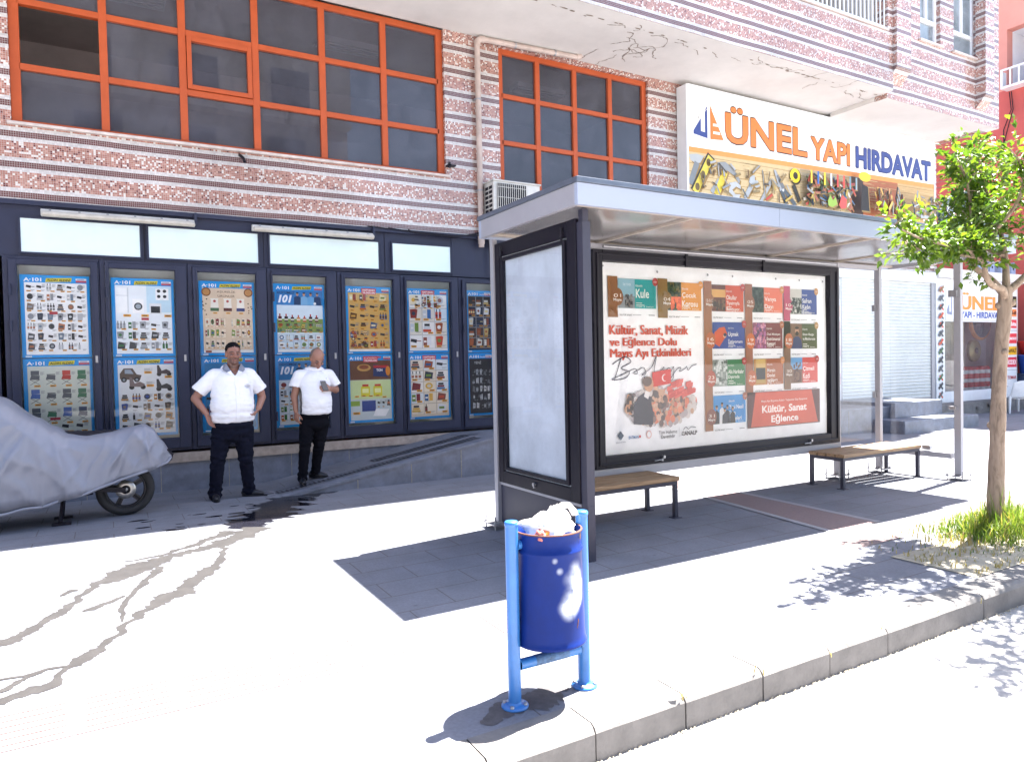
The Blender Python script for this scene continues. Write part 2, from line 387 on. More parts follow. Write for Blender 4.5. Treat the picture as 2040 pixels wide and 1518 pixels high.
def ribbon(mb, pts, z, m, seed):
    P = []
    for (a, b_) in zip(pts[:-1], pts[1:]):
        d = math.hypot(a[0] - b_[0], a[1] - b_[1]); n = max(2, int(d / .012))
        for k in range(n):
            t = k / n; P.append([lerp(a[i], b_[i], t) for i in range(3)])
    P.append(list(pts[-1])); vs = []
    for i, (x, y, w) in enumerate(P):
        a = P[max(0, i - 2)]; b_ = P[min(len(P) - 1, i + 2)]
        dx, dy = b_[0] - a[0], b_[1] - a[1]; l = math.hypot(dx, dy) or 1; nx, ny = -dy / l, dx / l
        ww = w * max(.25, abs(ny)) * (.5 if m is M_wet else .42)
        for s_ in (-1, 1):
            q = Vector((x * 7 + seed, y * 7, s_ * 5)); e = noise.fractal(q, 1.0, 2.2, 5) * .6 + noise.noise(Vector((x * 22, y * 40 + s_, seed))) * .35 + noise.noise(Vector((x * 60, y * 90 + s_, seed))) * .35 + noise.noise(Vector((x * 150, y * 150 + s_, seed))) * .2
            o = s_ * ww * (1 + e) + .035 * noise.noise(Vector((x * 9 + seed, y * 9, 0)))
            if i in (0, len(P) - 1): o *= .15
            vs.append((x + nx * o, y + ny * o, z))
    mb.grid(vs, [(2 * i + 1, 2 * i, 2 * i + 2, 2 * i + 3) for i in range(len(P) - 1)], m, sm=False)
for i, (k, pts) in enumerate(STREAMS.items()):
    g = MB(); ribbon(g, pts, .0016 + .00025 * i, M_wet if k == 'A' else M_damp, i * 3.7)
    tag(g.build('puddle_water' if k == 'A' else 'water_streak'), kind='structure')
g = MB(); rw = random.Random(9)
for k in range(26):     # splashes near the puddle
    x = rw.uniform(.2, 1.7); y = 7.9 + rw.gauss(0, .35) + (x - 1) * .5; r = rw.uniform(.01, .05)
    g.face([(x + r * (1 + .4 * rw.random()) * cos(a * .7) * 1.6, y + r * (1 + .4 * rw.random()) * sin(a * .7) * .6, .0014) for a in range(9)], M_wet)
tag(g.build('water_splash'), kind='stuff')
# stain under the litter bin
g = MB(); ribbon(g, [(1.30, 2.60, .05), (1.42, 2.62, .16), (1.60, 2.66, .2), (1.75, 2.70, .16), (1.82, 2.72, .03)], .0018, mat('greasy_stain', (.07, .065, .07), .6, 0, .4, 25), 31)
tag(g.build('ground_stain'), kind='structure')
# ------------------------------------------------------------------ mosaic tile facade material
def mosaic_mat():
    m = bpy.data.materials.new('mosaic_tile'); m.use_nodes = True
    nt = m.node_tree; b = nt.nodes['Principled BSDF']; L = nt.links.new
    def M(op, a, b_=None, c=None):
        n = nd(nt, 'ShaderNodeMath', operation=op)
        for i, v in enumerate((a, b_, c)):
            if v is None: continue
            if isinstance(v, (int, float)): n.inputs[i].default_value = v
            else: L(v, n.inputs[i])
        return n.outputs[0]
    geo = nd(nt, 'ShaderNodeNewGeometry'); sp = nd(nt, 'ShaderNodeSeparateXYZ'); L(geo.outputs['Position'], sp.inputs[0])
    sn = nd(nt, 'ShaderNodeSeparateXYZ'); L(geo.outputs['True Normal'], sn.inputs[0])
    side = M('GREATER_THAN', M('ABSOLUTE', sn.outputs[0]), .6)
    u0 = M('ADD', M('MULTIPLY', sp.outputs[0], M('SUBTRACT', 1.0, side)), M('MULTIPLY', sp.outputs[1], side))
    wob = nd(nt, 'ShaderNodeTexNoise'); wob.inputs['Scale'].default_value = .9; wob.inputs['Detail'].default_value = 2; L(geo.outputs['Position'], wob.inputs['Vector'])
    zz = M('ADD', sp.outputs[2], M('MULTIPLY', M('SUBTRACT', wob.outputs['Fac'], .5), .035))
    T = .337 / 15
    iu = M('DIVIDE', u0, T); iv = M('DIVIDE', M('ADD', zz, 10 * .337 - 3.48 + .034), T)
    cu, cv = M('FLOOR', iu), M('FLOOR', iv)
    wn = nd(nt, 'ShaderNodeTexWhiteNoise', noise_dimensions='3D'); cb = nd(nt, 'ShaderNodeCombineXYZ'); L(cu, cb.inputs[0]); L(cv, cb.inputs[1]); L(side, cb.inputs[2]); L(cb.outputs[0], wn.inputs['Vector'])
    rp = nd(nt, 'ShaderNodeValToRGB'); rp.color_ramp.interpolation = 'CONSTANT'
    e = rp.color_ramp.elements; cols = [(0, (.42, .185, .135)), (.20, (.47, .23, .175)), (.42, (.38, .155, .115)), (.60, (.52, .275, .215)), (.71, (.66, .61, .565)), (.885, (.13, .028, .025)), (.955, (.22, .065, .05))]
    e[0].position = 0; e[0].color = cols[0][1] + (1,); e[1].position = cols[1][0]; e[1].color = cols[1][1] + (1,)
    for p, c in cols[2:]: k = e.new(p); k.color = c + (1,)
    L(wn.outputs['Value'], rp.inputs[0])
    row = M('MODULO', M('ADD', cv, 150 * 15), 15.0)           # 0-2 dark, 3-4 white, 5-12 mix, 13-14 white
    dark = M('LESS_THAN', row, 2.5)
    white = M('MAXIMUM', M('MULTIPLY', M('GREATER_THAN', row, 2.5), M('LESS_THAN', row, 4.5)), M('GREATER_THAN', row, 12.5))
    def mixc(fac, a, bcol):
        n = nd(nt, 'ShaderNodeMix', data_type='RGBA'); L(fac, n.inputs[0])
        if isinstance(a, tuple): n.inputs[6].default_value = a
        else: L(a, n.inputs[6])
        if isinstance(bcol, tuple): n.inputs[7].default_value = bcol
        else: L(bcol, n.inputs[7])
        return n.outputs[2]
    wn2 = nd(nt, 'ShaderNodeTexWhiteNoise', noise_dimensions='3D'); L(cb.outputs[0], wn2.inputs['Vector'])
    wvar = nd(nt, 'ShaderNodeMapRange'); wvar.inputs[3].default_value = .78; wvar.inputs[4].default_value = 1.06; L(wn2.outputs['Value'], wvar.inputs[0])
    c1 = mixc(white, rp.outputs[0], (.60, .57, .555, 1)); c2 = mixc(dark, c1, (.13, .045, .045, 1))
    mv = nd(nt, 'ShaderNodeMix', data_type='RGBA', blend_type='MULTIPLY'); mv.inputs[0].default_value = 1; L(c2, mv.inputs[6]); L(wvar.outputs[0], mv.inputs[7])
    fu, fv = M('FRACT', iu), M('FRACT', iv)
    gr = M('MAXIMUM', M('LESS_THAN', fu, .10), M('LESS_THAN', fv, .10))
    c3 = mixc(gr, mv.outputs[2], (.40, .35, .33, 1))
    st = nd(nt, 'ShaderNodeTexNoise'); st.inputs['Scale'].default_value = 1.1; st.inputs['Detail'].default_value = 7; L(geo.outputs['Position'], st.inputs['Vector'])
    sr = nd(nt, 'ShaderNodeMapRange'); sr.inputs[1].default_value = .3; sr.inputs[2].default_value = .7; sr.inputs[3].default_value = .8; sr.inputs[4].default_value = 1.1; L(st.outputs['Fac'], sr.inputs[0])
    m4 = nd(nt, 'ShaderNodeMix', data_type='RGBA', blend_type='MULTIPLY'); m4.inputs[0].default_value = 1; L(c3, m4.inputs[6]); L(sr.outputs[0], m4.inputs[7])
    L(m4.outputs[2], b.inputs['Base Color']); 
    rg = nd(nt, 'ShaderNodeMapRange'); b.inputs['IOR'].default_value = 1.75; rg.inputs[3].default_value = .16; rg.inputs[4].default_value = .75; L(gr, rg.inputs[0]); L(rg.outputs[0], b.inputs['Roughness'])
    bp = nd(nt, 'ShaderNodeBump'); bp.inputs['Strength'].default_value = .35; bp.inputs['Distance'].default_value = .003; bp.invert = True; L(gr, bp.inputs['Height']); L(bp.outputs['Normal'], b.inputs['Normal'])
    return m
M_mos = mosaic_mat()
M_soff = mat('painted_soffit', (.64, .615, .585), .85, 0, .09, 1.2, .15, 25)
M_crack = mat('bare_cracked_render', (.26, .21, .17), .95, 0, .4, 20, .5, 60)
M_sill = mat('marble_sill', (.55, .47, .43), .5, 0, .2, 8)
M_pvc = mat('white_pvc', (.78, .79, .82), .35, 0, .04, 4)
M_red_hi = mat('salmon_render', (.62, .27, .22), .9, 0, .10, 1.0, .3, 30)
M_red_lo = mat('brick_red_render', (.47, .105, .095), .9, 0, .14, 1.0, .3, 30)

bld = thing('tiled_building', 'building clad in striped pink and white mosaic tile with orange framed windows', 'building', (-12, 9.6, 0))
TOP = 9.75
FY = 9.6                      # ground floor facade plane
SZ = 6.43                     # soffit height
# ground floor tiled wall pieces (blocks, butted), around the two big orange windows
g = MB()
D = 9.80
g.box(-12, -.845, FY, D, 3.42, SZ, M_mos)                 # left of window one
g.box(-.845, 4.44, FY, D, 3.42, 4.29, M_mos)              # band below window one
g.box(4.44, 5.365, FY, D, 3.42, SZ, M_mos)                # pier
g.box(5.365, 8.345, FY, D, 3.42, 4.0, M_mos)
g.box(8.345, 9.02, FY, D, 3.42, SZ, M_mos)
g.box(9.02, 17.2, FY, D, 3.42, SZ, M_mos)
g.build('wall', bld)
g = MB()                                                   # upper storey walls
UY = 8.0
g.box(-12, 9.6, UY, UY + .25, SZ, TOP, M_mos)
g.box(9.6, 12.78, UY, UY + .25, SZ, 7.50, M_mos)
g.box(9.6, 12.78, UY, UY + .25, 9.3, TOP, M_mos)
g.box(12.78, 12.93, UY, UY + .25, SZ, TOP, M_mos)
BY = 8.12                                                  # right bays, recessed, dropping a little lower
ZB = 6.34
g.box(12.93, 16.70, BY, BY + .25, ZB, 7.66, M_mos)
g.box(12.93, 14.02, BY, BY + .25, 7.66, TOP, M_mos); g.box(14.72, 15.20, BY, BY + .25, 7.66, TOP, M_mos); g.box(16.10, 16.70, BY, BY + .25, 7.66, TOP, M_mos)
g.box(14.02, 14.72, BY, BY + .25, 9.3, TOP, M_mos); g.box(15.20, 16.10, BY, BY + .25, 9.3, TOP, M_mos)
for (a, b_) in ((12.93, 13.38), (16.02, 16.36)):           # pilasters with stepped feet
    g.box(a, b_, BY - .20, BY - .001, 6.86, TOP, M_mos)
    g.grid([(a, BY - .20, 6.86), (b_, BY - .20, 6.86), (a, BY - .003, 6.62), (b_, BY - .003, 6.62), (a, BY - .003, 6.86), (b_, BY - .003, 6.86)], [(0, 2, 3, 1), (0, 4, 2), (1, 3, 5)], M_mos, sm=False)
g.box(16.70, 16.95, BY, 18, ZB, TOP, M_mos)                # end wall
g.build('upper_wall', bld)
g = MB()
g.box(-12, 16.70, UY + .252, 9.598, SZ, SZ + .2, M_soff)
g.box(12.93, 16.70, BY + .252, 9.33, ZB + .01, SZ - .002, M_soff)
g.box(-12, 16.69, UY + .252, 18, TOP - .3, TOP - .1, M_soff); g.box(-12, 16.69, 18, 18.2, 0, TOP, M_soff); g.box(-12, 16.69, 12.72, 18, 3.3, 3.5, M_soff)
g.box(-12.2, -12.001, UY, 18.2, 0, TOP, M_soff)
g.face([(-12, UY + .002, SZ - .002), (-12, UY + .251, SZ - .002), (12.929, UY + .251, SZ - .002), (12.929, UY + .002, SZ - .002)], M_soff); g.face([(12.93, BY + .002, ZB - .002), (12.93, BY + .251, ZB - .002), (16.95, BY + .251, ZB - .002), (16.95, BY + .002, ZB - .002)], M_soff)
g.build('soffit', bld)
# cracked patches and stains of the overhang's plaster
g = MB(); rc = random.Random(5)
def crack(x, y, l, ang, z=SZ - .003):
    p = [(x, y)]
    for k in range(int(l / .035)):
        ang += rc.gauss(0, .45); p.append((p[-1][0] + .035 * cos(ang), p[-1][1] + .035 * sin(ang)))
    for a, b_ in zip(p[:-1], p[1:]):
        dx, dy = b_[0] - a[0], b_[1] - a[1]; l_ = math.hypot(dx, dy); w = rc.uniform(.003, .010); nx, ny = -dy / l_ * w, dx / l_ * w
        g.face([(a[0] - nx, a[1] - ny, z), (a[0] + nx, a[1] + ny, z), (b_[0] + nx, b_[1] + ny, z), (b_[0] - nx, b_[1] - ny, z)], M_crack)
for k in range(9): crack(7.3 + rc.uniform(-.4, .4), 9.0 + rc.uniform(-.35, .3), rc.uniform(.4, .9), rc.uniform(0, 6))
for k in range(16): crack(6.6 + k * .42 + rc.uniform(-.1, .1), 8.30 + rc.uniform(0, .12), rc.uniform(.25, .7), rc.uniform(-.3, .3))
for k in range(70):
    x = rc.uniform(4.0, 12.9); y = 8.255 + abs(rc.gauss(0, .015)); r = rc.uniform(.01, .035)
    g.face([(x + r * 2 * cos(a) * rc.uniform(.6, 1), y + r * .7 * sin(a) * rc.uniform(.6, 1), SZ - .0045 - .00001 * k) for a in (0, 5.2, 4.2, 3.1, 2, 1)], M_crack)
g.build('cracked_plaster', bld)
# interior room behind the orange windows and floor slabs
g = MB()
g.box(-12, 9.0, 12.6, 12.7, 3.6, 6.5, M_int); g.box(-12, 9.0, 9.81, 12.6, 6.36, 6.50, M_int); g.box(-12, 9.0, 9.81, 12.6, 3.5, 3.6, M_intdark)
g.box(8.9, 9.0, 9.81, 12.6, 3.6, 6.36, M_int); g.box(-12, -11.9, 9.81, 12.6, 3.6, 6.36, M_int)
g.build('interior', bld)
for x0, y0 in ((-.1, 10.25), (2.9, 10.4), (6.4, 10.6)):
    f = thing('ceiling_lamp', {-.1: 'unlit ceiling lamp seen through the far left pane of the large orange window', 2.9: 'unlit louvred ceiling lamp behind the middle of the large orange window', 6.4: 'unlit ceiling lamp dim behind the narrower orange window'}[x0], 'lamp', (x0, y0, 6.30))
    g = MB(); g.box(x0 - .1, x0 + .9, y0, y0 + .3, 6.27, 6.355, M_white); g.build('housing', f)
    g = MB()
    for j in range(3): g.box(x0 - .08, x0 + .88, y0 + .04 + j * .085, y0 + .075 + j * .085, 6.245, 6.268, M_white)
    g.build('tube', f)

# orange windows: frame grid, panes, sill
def orange_window(xs, zs, x0, x1, z0, z1, w, sash=None, open_cell=None):
    g = MB()
    for i in range(len(xs) - 1):
        for j in range(len(zs) - 1):
            t = rc.uniform(-.004, .004)
            if open_cell == (i, j): continue
            g.face([(xs[i], FY + .09, zs[j]), (xs[i + 1], FY + .09 + t, zs[j]), (xs[i + 1], FY + .09 + t, zs[j + 1]), (xs[i], FY + .09, zs[j + 1])], G_pane)
    win = g.build('window', bld)
    g = MB(); a, b_ = FY + .05, FY + .13
    g.box(x0, x0 + w * 1.15, a, b_, z0, z1, M_orange); g.box(x1 - w * 1.15, x1, a, b_, z0, z1, M_orange)
    g.box(x0 + w * 1.15, x1 - w * 1.15, a, b_, z0, z0 + w * .55, M_orange); g.box(x0 + w * 1.15, x1 - w * 1.15, a, b_, z1 - w, z1, M_orange)
    for x in xs[1:-1]: g.box(x - w / 2, x + w / 2, a - .003, b_, z0 + w * .55, z1 - w, M_orange)
    for z in zs[1:-1]:
        for i in range(len(xs) - 1):
            l = xs[i] + (w / 2 if i else w * .15); r = xs[i + 1] - (w / 2 if i < len(xs) - 2 else w * .15)
            g.box(l, r, a, b_, z - w * .42, z + w * .42, M_orange)
    if sash:
        i, j = sash; l, r, bo, t = xs[i] + w / 2 + .006, xs[i + 1] - w / 2 - .006, zs[j] + w * .42 + .006, zs[j + 1] - w * .42 - .006; q = .055
        for bx in ((l, l + q, bo, t), (r - q, r, bo, t), (l + q, r - q, bo, bo + q), (l + q, r - q, t - q, t)):
            g.box(bx[0], bx[1], a - .022, b_, bx[2], bx[3], M_orange)
    g.build('frame', win, bevel=.004)
    g = MB(); g.box(x0 - .04, x1 + .05, FY - .05, FY + .05, z0 - .035, z0 - .001, M_sill); g.build('sill', win, bevel=.006)
    g = MB(); g.box(x0 - .0, x0 + .001, FY, FY + .05, z0, z1, M_sill); return win
XS1 = [-.775, .07, .92, 1.785, 2.655, 3.525, 4.38]
ZS1 = [4.33, 4.935, 5.665, 6.38]
orange_window(XS1, ZS1, -.845, 4.44, 4.29, SZ, .085, sash=(2, 1), open_cell=(0, 1))
XS2 = [5.42, 6.10, 6.82, 7.55, 8.28]
ZS2 = [4.03, 4.925, 5.645, 6.32]
orange_window(XS2, ZS2, 5.365, 8.345, 4.0, 6.36, .082)
g = MB(); g.box(5.365, 8.345, FY + .002, D, 6.36, SZ, M_mos); g.build('lintel', bld)

# upper storey: balcony opening with white railing, two white windows
g = MB()
g.box(9.6, 12.78, UY + .26, UY + 1.6, 7.40, 7.498, M_soff); g.box(9.6, 12.78, UY + 1.6, UY + 1.7, 7.5, 9.3, M_soff)
g.box(10.4, 11.1, UY + 1.55, UY + 1.599, 7.5, 9.2, M_intdark); g.box(11.95, 12.5, UY + 1.55, UY + 1.599, 7.5, 9.2, M_blue)
g.box(12.66, 12.779, UY + .26, UY + 1.6, 7.5, 9.3, M_soff); g.box(9.6, 9.7, UY + .26, UY + 1.6, 7.5, 9.3, M_soff)
g.build('balcony', bld)
g = MB()
g.box(9.6, 12.78, UY - .03, UY + .28, 7.501, 7.535, M_sill)
g.box(9.62, 12.76, UY + .03, UY + .07, 8.34, 8.40, M_white); g.box(9.62, 12.76, UY + .035, UY + .065, 7.56, 7.60, M_white)
for k in range(27): g.box(9.66 + k * .118, 9.685 + k * .118, UY + .04, UY + .06, 7.60, 8.34, M_white)
g.build('balcony_railing', bld)
G_up = glass_mat('upper_window_glass', (.5, .55, .6), .35, (.55, .65, .72), 1.6)
for (a, b_) in ((14.02, 14.72), (15.20, 16.10)):
    g = MB(); g.face([(a, BY + .12, 7.66), (b_, BY + .12, 7.66), (b_, BY + .12, 9.3), (a, BY + .12, 9.3)], G_up); w = g.build('window', bld)
    g = MB(); c = (a + b_) / 2
    for bx in ((a, a + .06, 7.66, 9.3), (b_ - .06, b_, 7.66, 9.3), (a + .06, b_ - .06, 7.66, 7.72), (a + .06, b_ - .06, 9.24, 9.3), (a + .06, b_ - .06, 8.08, 8.15)): g.box(bx[0], bx[1], BY + .08, BY + .16, bx[2], bx[3], M_pvc)
    g.box(c - .03, c + .03, BY + .08, BY + .16, 8.15, 9.24, M_pvc)
    g.build('frame', w)
    g = MB(); g.box(a - .05, b_ + .05, BY - .05, BY + .08, 7.62, 7.659, M_sill); g.build('sill', w)
    g = MB(); g.face([(a, BY + .6, 7.6), (b_, BY + .6, 7.6), (b_, BY + .6, 9.4), (a, BY + .6, 9.4)], M_pvc); g.build('curtain', w)

# ground floor left: anthracite cladding with milky transom panels, plinth
g = MB()
g.box(-12, 5.25, FY + .02, D, 2.80, 3.419, M_blue)
g.box(-12, 5.25, FY - .035, FY + .018, 3.375, 3.43, M_blue)
g.box(-12, -1.03, FY + .02, D, .47, 2.80, M_blue)
for x in (.43, 1.81, 3.46): g.box(x - .004, x + .004, FY + .012, FY + .019, 2.81, 3.37, M_black)
g.box(4.50, 4.53, FY + .008, FY + .019, 2.80, 3.37, M_blue)
g.build('cladding', bld, bevel=.004)
for a, b_ in ((-.80, .38), (.475, 1.735), (1.885, 3.36), (3.57, 4.47)):
    g = MB(); g.box(a, b_, FY - .004, FY + .019, 2.855, 3.23, M_wpanel); p = g.build('transom_panel', bld)
    g = MB()
    for bx in ((a - .02, a, 2.835, 3.25), (b_, b_ + .02, 2.835, 3.25), (a, b_, 2.835, 2.855), (a, b_, 3.23, 3.25)): g.box(bx[0], bx[1], FY - .012, FY + .0195, bx[2], bx[3], M_blue)
    g.build('trim', p)
g = MB()
g.box(-12, 13.36, FY + .0, D, -.05, .355, M_gran)
for k in range(20): 
    x = -2.6 + k * .78
    if x < 13: g.box(x, x + .006, FY - .002, FY + .01, 0, .35, M_soil)
g.box(-12, 5.25, FY - .03, D, .356, .475, M_stone)
for k in range(8):
    x = -.6 + k * .72; g.box(x, x + .005, FY - .033, FY - .02, .36, .474, M_soil)
g.box(5.25, 13.36, FY, D, .476, 3.419, M_blue)
g.build('plinth', bld)
# shop front on the right
M_shut = mat('painted_shutter', (.62, .63, .60), .5, .1, .07, 2.5)
g = MB(); z = .46; k = 0
while z < 3.14:
    prof = [(0, 0), (-.014, .012), (-.016, .045), (-.004, .064), (0, .075)]
    vs = [(x, FY + .03 + q[0], z + q[1]) for q in prof for x in (13.62, 16.96)]
    g.grid(vs, [(2 * i, 2 * i + 1, 2 * i + 3, 2 * i + 2) for i in range(4)], M_shut, sm=False); z += .0755
g.box(13.62, 16.96, FY + .005, FY + .05, .43, .459, M_grey)
sh = g.build('roller_shutter', bld)
g = MB(); g.box(13.42, 17.1, FY - .06, FY + .2, 3.16, 3.40, M_white); g.build('shutter_box', sh)
for a, b_ in ((16.962, 17.08), (13.55, 13.618)):
    g = MB(); g.box(a, b_, FY - .01, FY + .1, .31, 3.159, M_grey); g.build('shutter_rail', sh)
g = MB(); g.box(13.36, 17.09, FY + .101, D, .30, .43, M_gran); g.box(13.36, 13.549, FY + .02, D, .43, 3.159, M_pvc)
g.box(13.36, 17.2, FY + .2, D + .4, 3.405, 3.419, M_soff)
g.build('shop_wall', bld)

# annex under the red building: shop window bay
anx = thing('shop_annex', 'low white shop front with a display window beside the roller shutter', 'shop', (17.1, 9.6, 0))
g = MB()
g.box(17.1, 17.50, FY + .02, D, .30, 3.3, M_pvc); g.box(17.1, 21.4, FY - .1, D + 3, 3.3, 3.52, M_soff); g.box(20.26, 20.95, FY + .02, D, .30, 3.3, M_pvc)
g.box(17.50, 20.26, FY + .03, D, 3.08, 3.3, M_pvc)
g.box(17.3, 21.4, D + .75, D + .8, .2, 3.3, M_int); g.box(21.3, 21.4, D, D + .75, 0, 3.3, M_int); g.box(17.3, 17.4, D, D + .75, .3, 3.3, M_intdark); g.box(20.95, 22.0, D + 2, D + 2.1, 0, 3.3, M_intdark); g.box(17.5, 21.4, D, D + 3, .2, .30, M_intdark)
g.build('wall', anx)
g = MB(); g.face([(17.56, FY + .1, .56), (20.2, FY + .1, .56), (20.2, FY + .1, 2.28), (17.56, FY + .1, 2.28)], glass_mat('shop_glass', (.75, .78, .8), .10, (.6, .62, .65), 1.5)); w = g.build('window', anx)
g = MB()
for bx in ((17.50, 17.56, .40, 3.08), (20.2, 20.26, .40, 3.08), (17.56, 20.2, .30, .56), (17.56, 20.2, 2.27, 2.31)): g.box(bx[0], bx[1], FY + .04, FY + .14, bx[2], bx[3], M_white)
g.build('frame', w)

# red building beyond: its side wall faces along the street
red = thing('red_building', 'tall salmon and brick red rendered building with a white balcony beyond the tiled building', 'building', (22, 9, 0))
g = MB()
X = 22.0
def rw_(y0, y1, z0, z1, m): g.box(X, X + .3, y0, y1, z0, z1, m)
rw_(7.9, 20, 0, 8.79, M_red_lo)
rw_(7.9, 9.0, 8.79, 14, M_red_hi); rw_(10.33, 20, 8.79, 14, M_red_hi); rw_(9.0, 10.33, 10.45, 14, M_red_hi)
g.box(X + .3, X + 12, 7.9, 8.2, 0, 14, M_red_hi); g.box(X, X + 12, 7.9, 20, 14, 14.2, M_red_lo)
for k in range(7): g.box(X - .006, X, 11.3, 14, 6.5 + k * .16, 6.515 + k * .16, M_crack)
g.box(X - .012, X, 11.24, 11.29, 6.2, 8.4, M_crack)
g.build('wall', red)
g = MB()
g.box(X + 1.0, X + 1.1, 9.0, 10.33, 8.79, 10.45, M_pvc); g.box(X + .3, X + 1.0, 10.33, 10.36, 8.79, 10.45, M_pvc); g.box(X + .3, X + 1.0, 8.97, 9.0, 8.79, 10.45, M_pvc)
g.box(X + .3, X + 1.0, 9.0, 10.33, 10.45, 10.48, M_pvc); g.box(X - .35, X + 1.0, 9.0, 10.33, 8.74, 8.80, M_pvc); g.box(X + .97, X + .99, 9.2, 9.9, 8.85, 10.1, M_intdark)
g.build('balcony', red)
g = MB()
for k in range(7): g.box(X - .35, X - .33, 9.02 + k * .21, 9.06 + k * .21, 8.80, 9.22, M_white)
g.box(X - .36, X - .32, 9.0, 10.33, 9.22, 9.27, M_white); g.box(X - .36, X - .10, 10.30, 10.33, 8.80, 9.22, M_white)
g.build('balcony_railing', red)
g = MB()
for off in (0, .05): g.tube([(X - .05, 10.2 + off, 8.7), (X - .06, 10.15 + off, 8.2), (X - .04, 10.3 + off * 2, 7.7), (X - .04, 10.45 - off, 7.1), (X - .04, 10.4, 6.2)], .012, M_black, 6)
g.build('cable', red)
# ------------------------------------------------------------------ bus shelter
M_capw = mat('weathered_roof_edge', (.10, .12, .16), .35, .2, .15, 10)
M_fascia = mat('silver_composite_panel', (.32, .36, .46), .5, .0, .03, .7)
M_sofmet = mat('brushed_composite_soffit', (.36, .34, .335), .20, .55, .06, 2, .01, 200)
M_sofjoint = mat('dusty_joint', (.42, .36, .31), .7, 0, .2, 9)
M_lbox = mat('dusty_light_box_sheet', (.70, .73, .80), .45, 0, .18, 2.2)
M_wood = None
def wood_mat(name, c1, c2, sc=(1.2, 18, 18)):
    m = bpy.data.materials.new(name); m.use_nodes = True; nt = m.node_tree; b = nt.nodes['Principled BSDF']
    tc = nd(nt, 'ShaderNodeTexCoord'); mp = nd(nt, 'ShaderNodeMapping'); mp.inputs['Scale'].default_value = sc
    n = nd(nt, 'ShaderNodeTexNoise'); n.inputs['Scale'].default_value = 3; n.inputs['Detail'].default_value = 8; n.inputs['Distortion'].default_value = 1.2
    r = nd(nt, 'ShaderNodeValToRGB'); r.color_ramp.elements[0].position = .3; r.color_ramp.elements[1].position = .7; r.color_ramp.elements[0].color = c1 + (1,); r.color_ramp.elements[1].color = c2 + (1,)
    nt.links.new(tc.outputs['Object'], mp.inputs[0]); nt.links.new(mp.outputs[0], n.inputs['Vector']); nt.links.new(n.outputs['Fac'], r.inputs[0]); nt.links.new(r.outputs[0], b.inputs['Base Color'])
    b.inputs['Roughness'].default_value = .6
    bp = nd(nt, 'ShaderNodeBump'); bp.inputs['Strength'].default_value = .3; bp.inputs['Distance'].default_value = .004; nt.links.new(n.outputs['Fac'], bp.inputs['Height']); nt.links.new(bp.outputs['Normal'], b.inputs['Normal'])
    return m
M_wood = wood_mat('varnished_bench_wood', (.20, .115, .055), (.36, .235, .13))
bs = thing('bus_shelter', 'grey bus shelter with a flat glossy roof and a wide advertising board', 'bus shelter', (5.9, 4.9, 0))
RX, RXE, RY, RYE = 2.905, 8.92, 4.10, 5.62
g = MB()   # fascia ring
t = .04
for (a, b_) in ((RX, 5.0), (5.0, 7.02), (7.02, RXE)):
    g.box(a + .0015, b_ - .0015, RY, RY + t, 2.605, 2.76, M_fascia)
g.box(RX, RXE, RYE - t, RYE, 2.605, 2.76, M_fascia)
g.box(RX, RX + t, RY + t, RYE - t, 2.605, 2.76, M_grey); g.box(RXE - t, RXE, RY + t, RYE - t, 2.605, 2.76, M_grey)
roof = g.build('roof', bs, bevel=.003)
g = MB()
for bx in ((RX - .012, RXE + .012, RY - .012, RY + .05), (RX - .012, RXE + .012, RYE - .05, RYE + .012), (RX - .012, RX + .05, RY + .05, RYE - .05), (RXE - .05, RXE + .012, RY + .05, RYE - .05)):
    g.box(*bx, 2.761, 2.80, M_capw)
g.box(RX + .05, RXE - .05, RY + .05, RYE - .05, 2.765, 2.785, M_galv)
g.build('roof_edge_trim', roof, bevel=.004)
g = MB()   # soffit panels, with dusty joints and sagging rounded edges
np_ = 5
for k in range(np_):
    a = RX + t + .008 + k * (RXE - RX - 2 * t) / np_; b_ = RX + t - .004 + (k + 1) * (RXE - RX - 2 * t) / np_ 
    n = 10; vs = []
    for i in range(n + 1):
        for j in range(n + 1):
            u, v = i / n, j / n
            sag = -.020 * min(1, 4 * u * (1 - u) * 1.6) * min(1, 4 * v * (1 - v) * 1.6)
            vs.append((lerp(a, b_, u), lerp(RY + t + .1, RYE - t - .06, v), 2.640 + sag))
    g.grid(vs, [(i * (n + 1) + j, i * (n + 1) + j + 1, (i + 1) * (n + 1) + j + 1, (i + 1) * (n + 1) + j) for i in range(n) for j in range(n)], M_sofmet, sm=True)
g.box(RX + t, RXE - t, RY + t, RYE - t, 2.6425, 2.66, M_sofjoint)
for k in range(1, np_):
    x = RX + t + k * (RXE - RX - 2 * t) / np_; g.box(x - .018, x + .012, RY + t, RYE - t, 2.622, 2.6415, M_sofjoint)
g.box(RX + t, RXE - t, RY + t, RY + t + .10, 2.624, 2.6415, M_sofjoint); g.box(RX + t, RXE - t, RYE - t - .06, RYE - t, 2.624, 2.6415, M_sofjoint)
g.build('soffit', roof)
